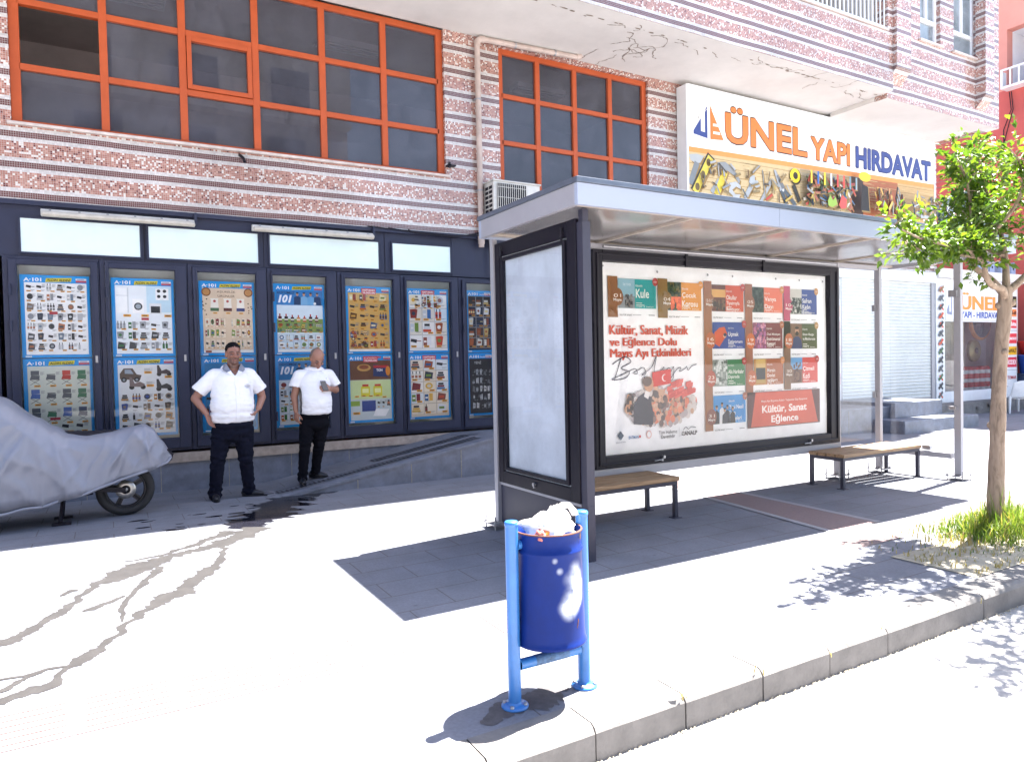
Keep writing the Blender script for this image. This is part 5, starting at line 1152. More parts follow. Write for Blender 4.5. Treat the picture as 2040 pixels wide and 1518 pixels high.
tool([(10.85, 4.47), (10.93, 4.47), (11.22, 4.86), (11.14, 4.90)], '9a9ea0'); rbar(11.0, 4.52, 10.93, 5.06, .022, '888c8c'); rbar(11.02, 4.50, 11.2, 4.62, .05, 'b04a3c'); tool([(11.24, 5.09), (11.30, 5.10), (11.55, 4.72), (11.42, 4.68)], '9a9ea2'); tool([(11.32, 4.98), (11.36, 5.02), (11.55, 4.80), (11.5, 4.7)], '6a6e72'); rbar(11.45, 4.72, 11.60, 4.47, .09, '4a5258'); rbar(11.53, 4.74, 11.86, 4.47, .09, '50585e'); g.disc((11.5, yt - .0005, 4.73), .03, PR, 10, 'c0c4c8', 'y'); yt -= .001
g.disc((11.86, yt, 5.03), .17, PR, 20, '40382c', 'y', .16); g.disc((11.85, yt - .0004, 5.05), .15, PR, 20, 'e2cc30', 'y', .14); g.disc((11.86, yt - .0008, 5.05), .07, PR, 16, '3a3428', 'y', .07); yt -= .0015; rbar(11.80, 4.86, 11.97, 4.55, .1, '3a3a38')
rt = random.Random(18)
for k in range(34):
    x = rt.uniform(9.15, 11.9); z = rt.uniform(4.5, 5.05); a = rt.uniform(0, pi); l = rt.uniform(.04, .14); c = rt.choice(['8a8e90', '5a5e60', 'b8a050', '6a5238', 'a0a4a6', '4a4440', '8a7a58'])
    rbar(x - l * cos(a), max(4.48, z - l * sin(a)), x + l * cos(a), min(5.12, z + l * sin(a)), rt.uniform(.015, .04), c, (.015, -.015))
# pegboard pictures: rows of small tools
rt = random.Random(8)
for k in range(150):
    x = rt.uniform(12.08, 13.52); z = rt.uniform(4.5, 5.08); a = rt.uniform(0, pi); l = rt.uniform(.05, .13); c = rt.choice(['a8483c', '30343a', '52708f', '8a8e90', 'b09c50', '9a604a', '5a7048', '6a5444', 'c8c2b4', 'b05858', '282c30', '3c3834', '54402e'])
    rbar(x - l * cos(a), max(4.48, z - l * sin(a)), x + l * cos(a), min(5.12, z + l * sin(a)), rt.uniform(.02, .06), c, (.015, -.015))
for k in range(8): rbar(12.12 + k * .2, 4.9, 12.12 + k * .2, 5.15, .05, ('e0c040', '3a6ab0', 'e8c838', 'c8ccd0', 'c84040', 'd04a44', '6a8a9a', '8aa0a8')[k], (.01, -.01))
tool([(12.60, 4.60), (12.68, 4.72), (12.76, 4.62), (12.84, 4.70), (12.9, 4.55), (12.75, 4.48), (12.62, 4.5)], '8fae4a'); tool([(12.95, 4.55), (13.05, 4.75), (13.2, 4.68), (13.18, 4.5), (13.02, 4.47)], 'd0524c')
g.disc((13.80, yt, 5.20), .2, PR, 20, 'd8b838', 'y', .10); tool([(13.66, 4.5), (13.95, 4.5), (13.9, 5.0), (13.7, 5.05)], '2a2422'); yt -= .001
for k in range(80):
    x = rt.uniform(14.1, 15.15); z = rt.uniform(4.5, 4.95); a = rt.gauss(pi / 2, .35); l = rt.uniform(.05, .16); rbar(x - l * cos(a), max(4.48, z - l * sin(a)), x + l * cos(a), z + l * sin(a), rt.uniform(.02, .06), rt.choice(['6a3a2c', 'c89060', '3a2a24', 'd8b060', '8a8a88', 'a0563c', '2a2826']), (.012, -.012))
for k in range(70):
    x = rt.uniform(15.35, 16.5); z = rt.uniform(4.5, 4.95); a = rt.uniform(0, pi); l = rt.uniform(.06, .16); rbar(x - l * cos(a), max(4.48, z - l * sin(a)), x + l * cos(a), z + l * sin(a), rt.uniform(.02, .07), rt.choice(['5a646c', '3a4248', 'd8c048', '8a8e90', '70604a', 'a8acb0']), (.012, -.012))
g.build('print', sg)

# ------------------------------------------------------------------ shop front signs
def brand_column(x0, x1, label, blocks):
    t = thing('brand_panel', label, 'sign', (x0, 9.58, .3)); g = MB(); g.box(x0, x1, 9.575, 9.6005 if x0 > 20 else 9.5985, .31, 3.12, M_white); g.build('panel', t)
    g = MB(); yy = 9.573
    for (z0, z1, bgc, s, tc) in blocks:
        if bgc: g.rect(x0 + .05, x1 - .02, z0, z1, yy, PR, bgc)
        if s: g.text(s, x0 + .07, x1 - .04, z0 + (z1 - z0) * .25, z1 - (z1 - z0) * .25, yy - .002, PR, tc, .03)
    for z in (1.02, 2.05): g.rect(x0, x1, z, z + .012, yy - .001, PR, '9a9aa0')
    g.build('print', t)
brand_column(20.30, 20.86, 'white brand panel right of the display window, behind the white plastic chair', [(2.66, 2.95, '2a2420', 'GE', '8a9a40'), (2.42, 2.62, 'ef8a54', 'HasEdil', '2a2020'), (2.12, 2.34, 'd8404c', 'Makita', 'fbeaea'), (1.72, 1.98, 'd8404c', 'Spacco', 'fbeaea'), (1.42, 1.64, 'e8b030', 'DeWALT', '2a2018'), (1.10, 1.36, 'd0384a', 'RODEX', 'fbeaea'), (.74, .92, None, 'TOMAR', 'c04a4a')])
brand_column(13.05, 13.55, 'white brand panel left of the roller shutter, seen edge on past the board', [(2.70, 2.98, '5a5450', 'A', '30302c'), (2.32, 2.55, 'ef9a5a', 'ra', '2a2420'), (1.95, 2.22, 'd8505a', 'Z', 'fbeaea'), (1.48, 1.72, 'd8505a', 'D', 'fbeaea'), (1.2, 1.4, 'e0c85a', '', '2a2420'), (.88, 1.12, 'd8505a', 'K', 'fbeaea'), (.6, .8, None, 'K', 'c85058'), (.36, .5, None, 'H', 'b08a50')])
t = thing('tool_panel', 'narrow white panel of tool pictures between the roller shutter and the display window', 'sign', (17.12, 9.57, .3)); g = MB(); g.box(17.12, 17.48, 9.575, 9.6195, .34, 3.18, M_white); g.build('panel', t)
g = MB(); yt = 9.572; SHD = 'd0d0d4'; rt = random.Random(4)
for k in range(13):
    z = .5 + k * .21; c = rt.choice(['3a3e44', '5a5e62', 'c8583c', '4a6a48', '2a2c30', '8a6a4a'])
    rbar(17.2, z - .06, 17.38, z + .08, .07, c, None); rbar(17.24, z + .05, 17.38, z - .07, .05, rt.choice(['5a5e62', 'c8583c', '3a3e44']), None); g.disc((17.3, yt - .0005, z), .04, PR, 8, c, 'y'); yt -= .001
g.build('print', t)
t = thing('window_sign', 'white window sign with big orange and small blue lettering above the shop display', 'shop sign', (17.56, 9.62, 2.3)); g = MB(); g.box(17.565, 20.195, 9.60, 9.66, 2.315, 3.075, M_white); g.build('panel', t)
g = MB(); Y = 9.597; g.btext('ÜNEL', 18.22, 20.05, 2.56, 2.99, Y, PR, 'ee8e44', .02, .02); g.text('YAPI - HIRDAVAT', 18.22, 20.1, 2.36, 2.52, Y, PR, '2f4a9a', .03)
g.pol([(17.62, 2.45), (17.85, 2.42), (17.85, 2.98), (17.80, 2.90), (17.80, 2.5), (17.72, 2.5), (17.72, 2.7), (17.62, 2.55)], Y, PR, '8a90a8'); g.pol([(17.92, 2.98), (17.92, 2.42), (18.15, 2.45)], Y, PR, 'f0b080'); g.build('print', t)

# display goods behind the shop window, and things before the shop
M_redp = mat('red_plastic', (.55, .035, .025), .4, 0, .1, 8); M_bluep = mat('blue_plastic', (.03, .09, .45), .4, 0, .1, 8); M_whp = mat('white_plastic', (.78, .79, .80), .4, 0, .08, 6, .02, 20); M_navyp = mat('navy_plastic', (.035, .06, .13), .45, 0, .1, 8)
M_mirror = mat('mirror_face', (.35, .42, .52), .08, .9, .1, 1); M_brass = mat('tarnished_tin', (.30, .24, .10), .4, .5, .3, 14)
WHERE = ['first at the left of the row', 'second from the left', 'third from the left', 'fourth from the left', 'last at the right']
for k in range(5):
    x = 18.95 + k * .27; t = thing('striped_canister', 'red canister with white bands in the shop window, %s' % WHERE[k], 'canister', (x, 9.95, .3), 'striped canisters in the shop window')
    g = MB(); g.lathe([(0, 0), (.115, 0), (.115, .80), (.07, .85), (0, .85)], (x, 9.95, .30), M_redp, 16); g.build('body', t)
    g = MB()
    for z in (.22, .44, .66): g.lathe([(.1155, z), (.118, z + .004), (.118, z + .09), (.1155, z + .094)], (x, 9.95, .30), M_whp, 16)
    g.build('band', t)
t = thing('round_mirror', 'large round mirror with an orange rim hanging in the shop window', 'mirror', (19.95, 10.0, 1.8)); g = MB(); g.lathe([(0, -.02), (.46, -.02), (.52, 0), (.52, .05)], (19.95, 10.0, 2.34), mat('orange_rim', (.5, .2, .05), .4), 30, axis='y'); g.build('rim', t); g = MB(); g.lathe([(0.001, -.06), (.2, -.05), (.45, -.025)], (19.95, 10.0, 2.34), M_mirror, 30, axis='y'); g.build('face', t)
t = thing('round_tin', 'round brassy tin lid below the mirror in the shop window', 'tin', (19.6, 10.0, 1.2)); g = MB(); g.lathe([(0.001, -.05), (.05, -.06), (.09, -.03), (.27, -.03), (.29, 0), (.29, .05)], (19.62, 10.0, 1.55), M_brass, 26, axis='y'); g.build('lid', t); g = MB(); g.lathe([(0.001, -.07), (.07, -.065), (.07, -.03)], (19.62, 10.0, 1.55), M_black, 16, axis='y'); g.build('boss', t)
def plastic_chair(x, y, z, rot, label):
    t = thing('plastic_chair', label, 'chair', (x, y, z)); R = Matrix.Rotation(rot, 3, 'Z')
    T = lambda p: tuple(Vector((x, y, z)) + R @ Vector(p))
    def lay(fn, nu, nv, th, name):
        g = MB(); vs = [T(fn(i / nu, j / nv)) for i in range(nu + 1) for j in range(nv + 1)]
        g.grid(vs, [(i * (nv + 1) + j, (i + 1) * (nv + 1) + j, (i + 1) * (nv + 1) + j + 1, i * (nv + 1) + j + 1) for i in range(nu) for j in range(nv)], M_whp)
        o = g.build(name, t); m = o.modifiers.new('thickness', 'SOLIDIFY'); m.thickness = th; m.offset = 0; return o
    lay(lambda u, v: (lerp(-.24, .24, u), lerp(-.25, .22, v), .40 - .03 * sin(pi * u) - .02 * v + (.0 if v > .1 else -.02)), 10, 8, .012, 'seat')
    lay(lambda u, v: (lerp(-.25, .25, u) * (1 - .12 * v), .20 + .10 * v + .05 * sin(pi * u), .37 + .43 * v - .05 * (2 * u - 1) ** 2 * v), 12, 8, .012, 'backrest')
    for s in (-1, 1):
        lay(lambda u, v: (s * (.27 + .02 * sin(pi * v)) + (u - .5) * .055, lerp(-.24, .24, v), .62 + .05 * v + (-.05 if v < .08 else 0)), 3, 10, .014, 'armrest')
        for yy in (-.22, .22):
            g = MB(); g.tube([T((s * .27, yy, .61 if yy < 0 else .42)), T((s * .255, yy, .36)), T((s * .29, yy * 1.18, 0))], [.028, .032, .022], M_whp, 8); g.build('leg', t)
plastic_chair(19.35, 8.95, 0, radians(150), 'white plastic armchair standing on the pavement beside the brand panel')
t = thing('wash_tub', 'red plastic tub stacked on blue tubs at the far right of the shop', 'tub', (21.2, 9.35, 1.4)); g = MB(); g.lathe([(0, 0), (.24, 0), (.36, .34), (.38, .34), (.38, .36), (.33, .36)], (21.25, 9.4, 1.42), M_redp, 24); g.build('shell', t)
t = thing('wash_tub', 'bright blue plastic tub under the red tub', 'tub', (21.2, 9.35, .92)); g = MB(); g.lathe([(0, 0), (.26, 0), (.32, .46), (.34, .46), (.34, .49), (.28, .49)], (21.25, 9.4, .925), M_bluep, 24); g.build('shell', t)
t = thing('storage_barrel', 'dark navy plastic barrel below the blue tub at the far right', 'barrel', (21.2, 9.35, 0)); g = MB(); g.lathe([(0, 0), (.32, 0), (.38, .2), (.38, .7), (.33, .9), (.35, .9), (.35, .92), (0, .92)], (21.25, 9.4, 0), M_navyp, 24); g.build('body', t)
M_bbox = mat('blue_grey_birdhouse', (.22, .28, .42), .6, 0, .1, 6)
for k in range(4):
    x = 18.9 + k * .52; t = thing('birdhouse', ('first small blue birdhouse from the left on the shop roof ledge', 'second small blue birdhouse on the shop roof ledge', 'third small blue birdhouse on the shop roof ledge', 'rightmost small blue birdhouse on the shop roof ledge')[k], 'birdhouse', (x, 9.6, 3.52), 'birdhouses on the shop roof ledge')
    g = MB(); g.box(x, x + .22, 9.52, 9.72, 3.522, 3.74, M_bbox); g.grid([(x - .02, 9.5, 3.74), (x + .24, 9.5, 3.74), (x + .24, 9.74, 3.74), (x - .02, 9.74, 3.74), (x + .11, 9.5, 3.82), (x + .11, 9.74, 3.82)], [(0, 1, 4), (3, 5, 2), (0, 4, 5, 3), (1, 2, 5, 4)], M_bbox, sm=False); g.build('box', t)
    g = MB(); g.disc((x + .11, 9.518, 3.65), .035, PR, 12, '15161c', 'y'); g.build('entrance_hole', t)
# ------------------------------------------------------------------ litter bin
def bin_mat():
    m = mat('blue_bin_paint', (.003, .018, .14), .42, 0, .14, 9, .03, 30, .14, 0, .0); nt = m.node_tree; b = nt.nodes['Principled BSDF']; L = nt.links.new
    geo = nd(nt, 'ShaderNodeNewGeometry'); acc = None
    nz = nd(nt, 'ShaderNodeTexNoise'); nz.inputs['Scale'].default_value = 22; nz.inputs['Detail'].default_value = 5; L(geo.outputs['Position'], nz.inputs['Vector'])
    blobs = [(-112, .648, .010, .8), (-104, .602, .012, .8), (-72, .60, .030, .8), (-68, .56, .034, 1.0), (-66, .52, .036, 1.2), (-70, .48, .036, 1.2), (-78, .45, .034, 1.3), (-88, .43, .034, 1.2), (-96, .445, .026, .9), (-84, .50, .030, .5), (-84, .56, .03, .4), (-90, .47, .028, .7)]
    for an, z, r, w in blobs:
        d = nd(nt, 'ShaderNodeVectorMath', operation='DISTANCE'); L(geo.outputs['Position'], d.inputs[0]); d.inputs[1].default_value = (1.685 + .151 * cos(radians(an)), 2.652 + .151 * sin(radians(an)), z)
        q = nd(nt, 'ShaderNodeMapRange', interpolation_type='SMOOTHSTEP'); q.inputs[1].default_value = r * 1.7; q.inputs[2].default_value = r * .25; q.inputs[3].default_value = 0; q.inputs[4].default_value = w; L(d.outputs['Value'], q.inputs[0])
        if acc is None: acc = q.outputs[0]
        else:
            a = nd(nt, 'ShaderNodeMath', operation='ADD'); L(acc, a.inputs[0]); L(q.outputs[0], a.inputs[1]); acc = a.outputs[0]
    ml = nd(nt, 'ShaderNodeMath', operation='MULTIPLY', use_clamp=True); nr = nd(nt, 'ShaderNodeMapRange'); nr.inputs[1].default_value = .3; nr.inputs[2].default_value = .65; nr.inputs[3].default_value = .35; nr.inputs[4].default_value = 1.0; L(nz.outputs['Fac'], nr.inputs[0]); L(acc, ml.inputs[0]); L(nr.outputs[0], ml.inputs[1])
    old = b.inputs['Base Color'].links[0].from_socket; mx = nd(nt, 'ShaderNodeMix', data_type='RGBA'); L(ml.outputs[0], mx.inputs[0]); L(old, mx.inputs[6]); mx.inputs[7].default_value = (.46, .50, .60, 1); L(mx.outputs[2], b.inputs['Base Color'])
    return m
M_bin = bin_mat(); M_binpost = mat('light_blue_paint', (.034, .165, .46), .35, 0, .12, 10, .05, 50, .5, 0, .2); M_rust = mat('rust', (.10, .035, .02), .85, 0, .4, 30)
M_worn = mat('dirty_blue_paint', (.06, .13, .26), .6, 0, .5, 30, .1, 60)
lb_ = thing('litter_bin', 'blue cylindrical litter bin hung between two light blue posts near the kerb', 'litter bin', (1.68, 2.65, 0))
BX, BY_ = 1.685, 2.652
g = MB(); R_ = .148
prof = [(0.001, .272), (.150, .268), (.164, .262), (.166, .268), (.161, .276), (.158, .30), (.153, .50), (.149, .66), (.154, .668), (.154, .676), (.148, .684), (.148, .745), (.153, .752), (.153, .758), (.146, .758), (.143, .70), (.14, .40)]
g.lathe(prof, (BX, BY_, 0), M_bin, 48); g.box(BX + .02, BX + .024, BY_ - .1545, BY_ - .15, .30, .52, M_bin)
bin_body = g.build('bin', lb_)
g = MB(); g.lathe([(.1535, .7535), (.1545, .756), (.152, .7595), (.146, .7595)], (BX, BY_, 0), M_rust, 48); g.build('rim', bin_body)
g = MB(); a0 = -1.25
for k, (da, z, s) in enumerate(((0, .36, .006), (.02, .375, .008), (-.02, .35, .005), (.3, .735, .012))):
    a = a0 + da; g.face([(BX + .1575 * cos(a + q[0] * s * 6) * (1 if z < .7 else .965), BY_ + .1575 * sin(a + q[0] * s * 6) * (1 if z < .7 else .965), z + q[1] * s) for q in ((-.5, -1), (.5, -1.3), (.6, .8), (-.4, 1.2))], M_rust)
g.build('rust_patch', bin_body)
for x in (1.497, 1.868):
    g = MB(); g.tube([(x, BY_, .012), (x, BY_, .806)], .0285, M_binpost, 22); g.lathe([(.0285, .79), (.031, .795), (.031, .808), (.026, .8135), (.001, .8145)], (x, BY_, 0), M_binpost, 22); p = g.build('post', lb_)
    g = MB(); g.lathe([(.001, 0), (.060, 0), (.060, .007), (.046, .012), (.033, .016), (.029, .024)], (x, BY_, .001), M_binpost, 26); f = g.build('flange', p)
    for k in range(4):
        g = MB(); a = pi / 4 + k * pi / 2; g.lathe([(.009, 0), (.009, .008), (.001, .009)], (x + .047 * cos(a), BY_ + .047 * sin(a), .012), M_galv, 8); g.build('bolt', p)
for x0, x1 in ((1.525, 1.555), (1.815, 1.845)):
    g = MB(); g.tube([(x0 - .004, BY_, .705), (x1 + .004, BY_, .705)], .021, M_binpost, 14); g.build('pivot', lb_)
g = MB(); g.tube([(1.524, BY_, .178), (1.841, BY_, .178)], .024, M_binpost, 18, cap=False); g.tube([(1.60, BY_, .178), (1.64, BY_, .178), (1.74, BY_, .178), (1.775, BY_, .178)], [.0243, .0247, .0247, .0243], M_worn, 18, cap=False); g.build('crossbar', lb_)
# rubbish bag
M_bag = mat('white_plastic_bag', (.82, .80, .78), .35, 0, .06, 8, .12, 25)
t = thing('rubbish_bag', 'white plastic bag stuffed in the top of the blue litter bin', 'plastic bag', (1.69, 2.65, .72))
def blobby(c, r, seed, amp=.22, m=M_bag, sq=(1, 1, 1), nu=34, nv=24):
    g = MB(); vs = []
    for i in range(nv + 1):
        for j in range(nu):
            th = pi * i / nv; ph = 2 * pi * j / nu; d = Vector((sin(th) * cos(ph), sin(th) * sin(ph), cos(th)))
            e = 1 + amp * (noise.fractal(d * 1.6 + Vector((seed, 0, 0)), 1, 2, 4) + .45 * abs(noise.noise(d * 5 + Vector((0, seed, 0)))) )
            vs.append((c[0] + d.x * r * e * sq[0], c[1] + d.y * r * e * sq[1], c[2] + d.z * r * e * sq[2]))
    g.grid(vs, [(i * nu + j, (i + 1) * nu + j, (i + 1) * nu + (j + 1) % nu, i * nu + (j + 1) % nu) for i in range(nv) for j in range(nu)], m); return g
g = blobby((1.68, 2.64, .755), .105, 3, .30, sq=(1.12, 1.05, .62)); g2 = blobby((1.735, 2.66, .79), .055, 8, .3); g.grid(g2.v, g2.f, M_bag); g.build('bag', t)
g = MB(); pts = []
for k in range(15):
    a = pi * k / 14; pts.append((1.772 + .052 * cos(a) + .01, 2.655 + .012 * sin(a * 2), .795 + .055 * sin(a)))
for s in (0, 1, 2):
    g.tube([(p[0] + .003 * sin(i + s), p[1] + (s - 1) * .011, p[2] + .003 * cos(i * 1.3 + s)) for i, p in enumerate(pts)], .010, M_bag, 8)
g.build('handle', t)
t = thing('food_wrapper', 'crumpled orange and yellow wrapper beside the bag in the litter bin', 'wrapper', (1.63, 2.58, .73))
g = blobby((1.635, 2.575, .752), .04, 5, .35, mat('orange_wrapper', (.75, .26, .03), .4, 0, .5, 40), (1.2, .8, .6), 18, 12); g3 = blobby((1.60, 2.57, .748), .03, 15, .35); g.grid(g3.v, g3.f, mat('pale_red_wrapper', (.6, .16, .12), .4, 0, .3, 40)); g.build('wrapper', t)

# ------------------------------------------------------------------ street tree, grass at its foot
def bark_mat():
    m = bpy.data.materials.new('pale_bark'); m.use_nodes = True; nt = m.node_tree; b = nt.nodes['Principled BSDF']; geo = nd(nt, 'ShaderNodeNewGeometry')
    mp = nd(nt, 'ShaderNodeMapping'); mp.inputs['Scale'].default_value = (22, 22, 5); nt.links.new(geo.outputs['Position'], mp.inputs[0])
    n = nd(nt, 'ShaderNodeTexNoise'); n.inputs['Scale'].default_value = 1; n.inputs['Detail'].default_value = 9; n.inputs['Roughness'].default_value = .65; n.inputs['Distortion'].default_value = .8; nt.links.new(mp.outputs[0], n.inputs['Vector'])
    r = nd(nt, 'ShaderNodeValToRGB'); e = r.color_ramp.elements; e[0].position = .28; e[0].color = (.09, .06, .045, 1); e[1].position = .72; e[1].color = (.34, .26, .20, 1); k = e.new(.45); k.color = (.24, .175, .13, 1)
    nt.links.new(n.outputs['Fac'], r.inputs[0]); nt.links.new(r.outputs[0], b.inputs['Base Color']); b.inputs['Roughness'].default_value = .85
    bp = nd(nt, 'ShaderNodeBump'); bp.inputs['Strength'].default_value = .7; bp.inputs['Distance'].default_value = .012; nt.links.new(n.outputs['Fac'], bp.inputs['Height']); nt.links.new(bp.outputs['Normal'], b.inputs['Normal']); return m
def leaf_mat(name, c1, c2, tr=.45):
    m = bpy.data.materials.new(name); m.use_nodes = True; nt = m.node_tree; nt.nodes.clear(); o = nd(nt, 'ShaderNodeOutputMaterial')
    geo = nd(nt, 'ShaderNodeNewGeometry'); r = nd(nt, 'ShaderNodeValToRGB'); r.color_ramp.elements[0].color = c1 + (1,); r.color_ramp.elements[1].color = c2 + (1,)
    nt.links.new(geo.outputs['Random Per Island'], r.inputs[0])
    d = nd(nt, 'ShaderNodeBsdfPrincipled'); d.inputs['Roughness'].default_value = .38; nt.links.new(r.outputs[0], d.inputs['Base Color'])
    t_ = nd(nt, 'ShaderNodeBsdfTranslucent'); mx = nd(nt, 'ShaderNodeMix', data_type='RGBA', blend_type='MULTIPLY'); mx.inputs[0].default_value = 1; mx.inputs[7].default_value = (1.25, 1.3, .45, 1); nt.links.new(r.outputs[0], mx.inputs[6]); nt.links.new(mx.outputs[2], t_.inputs[0])
    s = nd(nt, 'ShaderNodeMixShader'); s.inputs[0].default_value = tr; nt.links.new(d.outputs[0], s.inputs[1]); nt.links.new(t_.outputs[0], s.inputs[2]); nt.links.new(s.outputs[0], o.inputs[0]); return m
M_bark = bark_mat(); M_leaf = leaf_mat('citrus_leaf', (.045, .105, .014), (.145, .22, .028), .42); M_grass = leaf_mat('grass_blade', (.06, .13, .02), (.17, .21, .045), .4); M_dry = leaf_mat('dry_grass', (.28, .22, .10), (.42, .34, .17), .3)
TX, TY = 6.25, 3.03
tree = thing('street_tree', 'young street tree with a thin pale trunk and a bright green leafy crown', 'tree', (TX, TY, 0))
def curve(pts, n=6):
    P = []
    for i in range(len(pts) - 1):
        p0, p1, p2, p3 = (Vector(pts[max(i - 1, 0)]), Vector(pts[i]), Vector(pts[i + 1]), Vector(pts[min(i + 2, len(pts) - 1)]))
        for k in range(n):
            u = k / n; P.append(.5 * ((2 * p1) + (-p0 + p2) * u + (2 * p0 - 5 * p1 + 4 * p2 - p3) * u * u + (-p0 + 3 * p1 - 3 * p2 + p3) * u ** 3))
    P.append(Vector(pts[-1])); return P
g = MB(); rt = random.Random(21)
tp = curve([(TX, TY, -.05), (TX + .005, TY, .25), (TX + .03, TY, .68), (TX + .075, TY + .01, 1.1), (TX + .11, TY + .01, 1.45), (TX + .15, TY, 1.8), (TX + .175, TY, 2.03)], 6)
def wob(P, r, a=.12): return [q * (1 + a * noise.noise(Vector((i * .35, q * 50, 1)))) for i, q in enumerate(r)]
g.tube(tp, wob(tp, [lerp(.064, .046, i / (len(tp) - 1)) * (1.25 - .25 * min(1, i / 4)) for i in range(len(tp))]), M_bark, 14)
BR = [
 [(6.41, 3.03, 1.93), (6.30, 3.0, 2.01), (6.16, 3.0, 2.03), (6.06, 3.0, 2.10), (6.02, 3.0, 2.20), (5.86, 3.02, 2.29), (5.55, 3.03, 2.32), (5.2, 3.03, 2.35), (4.90, 3.03, 2.42)],
 [(6.41, 3.04, 1.98), (6.28, 3.08, 2.10), (6.12, 3.14, 2.22), (6.22, 3.2, 2.40), (6.34, 3.25, 2.64), (6.18, 3.2, 2.88), (5.96, 3.15, 3.04)],
 [(6.43, 3.03, 2.0), (6.49, 3.06, 2.14), (6.56, 3.1, 2.3), (6.60, 3.15, 2.5), (6.55, 3.2, 2.72), (6.42, 3.2, 2.95), (6.3, 3.2, 3.12)],
 [(6.45, 3.02, 2.0), (6.60, 3.0, 2.09), (6.74, 2.96, 2.22), (6.84, 2.93, 2.40), (6.95, 2.9, 2.7), (6.92, 2.9, 3.0), (6.8, 2.9, 3.22)],
 [(6.52, 3.1, 2.3), (6.7, 3.25, 2.5), (6.82, 3.4, 2.75), (6.85, 3.45, 3.1), (6.8, 3.4, 3.35)],
 [(6.74, 2.96, 2.22), (7.0, 2.8, 2.35), (7.3, 2.7, 2.5), (7.6, 2.65, 2.72)],
 [(6.02, 2.93, 2.22), (5.75, 3.15, 2.30), (5.5, 3.2, 2.32), (5.3, 3.2, 2.36)],
 [(6.48, 3.15, 2.5), (6.3, 2.9, 2.66), (6.1, 2.75, 2.82), (5.9, 2.7, 2.93)],
 [(6.53, 3.1, 2.3), (6.6, 3.35, 2.45), (6.68, 3.55, 2.62), (6.7, 3.65, 2.8)],
 [(6.74, 2.96, 2.22), (6.55, 2.65, 2.5), (6.15, 2.4, 2.72), (5.75, 2.22, 2.86), (5.4, 2.12, 2.92)],
 [(6.74, 2.96, 2.22), (6.8, 2.5, 2.5), (6.75, 2.2, 2.8), (6.6, 2.0, 3.0)],
 [(6.84, 2.93, 2.40), (6.7, 2.7, 2.5), (6.55, 2.5, 2.56), (6.4, 2.42, 2.62)],
]
leafpts = []
def leafy(P, i0, dens, spread):
    for i in range(i0, len(P)):
        for k in range(dens):
            d = Vector((rt.gauss(0, 1), rt.gauss(0, 1), rt.gauss(.15, .8))).normalized()
            L_ = spread * rt.uniform(.35, 1.0); tw = [P[i], P[i] + d * L_ * .5 + Vector((0, 0, .03)), P[i] + d * L_ + Vector((0, 0, rt.uniform(-.03, .06)))]
            if rt.random() < .35: g.tube(tw, [.005, .0035, .002], M_bark, 5, cap=False)
            for q in range(7): leafpts.append((tw[0].lerp(tw[2], .35 + .65 * q / 6 + rt.uniform(-.04, .04)), d))
            for q in range(5): leafpts.append((tw[2] + Vector((rt.gauss(0, .022), rt.gauss(0, .022), rt.gauss(0, .022))), d))
for bi, b_ in enumerate(BR):
    P = curve(b_, 5); n = len(P); r0 = .034 if bi < 4 else .02
    g.tube(P, [lerp(r0, .005, (i / (n - 1)) ** .8) for i in range(n)], M_bark, 9)
    if bi == 0: leafy(P, 22, 3, .13); leafy(P[18:26], 0, 3, .2)
    elif bi < 5: leafy(P, int(n * .42), 5, .27)
    else: leafy(P, int(n * .3), 5, .25)
# knots on the trunk
for z, a in ((.9, 1.9), (1.5, -2.2), (1.9, -1.0), (1.88, 2.5)):
    p = tp[min(range(len(tp)), key=lambda i: abs(tp[i].z - z))]; g.lathe([(.001, .03), (.02, .022), (.028, 0), (.02, -.02), (.001, -.03)], (p.x + .05 * cos(a), p.y + .05 * sin(a), z), M_bark, 8)
g.build('trunk', tree)
g = MB(); V = []; Fc = []
for (p, d) in leafpts:
    if rt.random() < (.9 if 5.3 < p.x < 6.02 and 2.43 < p.z < 2.66 else .30): continue
    ax = (d + Vector((rt.gauss(0, .7), rt.gauss(0, .7), rt.gauss(.05, .6)))).normalized(); up = Vector((rt.gauss(0, .45), rt.gauss(0, .45), 1)); sd = ax.cross(up)
    if sd.length < .1: continue
    sd.normalize(); nn = sd.cross(ax); l = rt.uniform(.04, .09); w = l * rt.uniform(.22, .31); dr = -nn * l * rt.uniform(.05, .25)
    n0 = len(V); V += [p, p + ax * l * .45 + sd * w + nn * w * .35, p + ax * l + dr, p + ax * l * .45 - sd * w + nn * w * .35, p + ax * l * .5]
    Fc += [(n0, n0 + 4, n0 + 1), (n0 + 1, n0 + 4, n0 + 2), (n0, n0 + 3, n0 + 4), (n0 + 3, n0 + 2, n0 + 4)]
g.grid(V, Fc, M_leaf, sm=False); g.build('crown', tree)
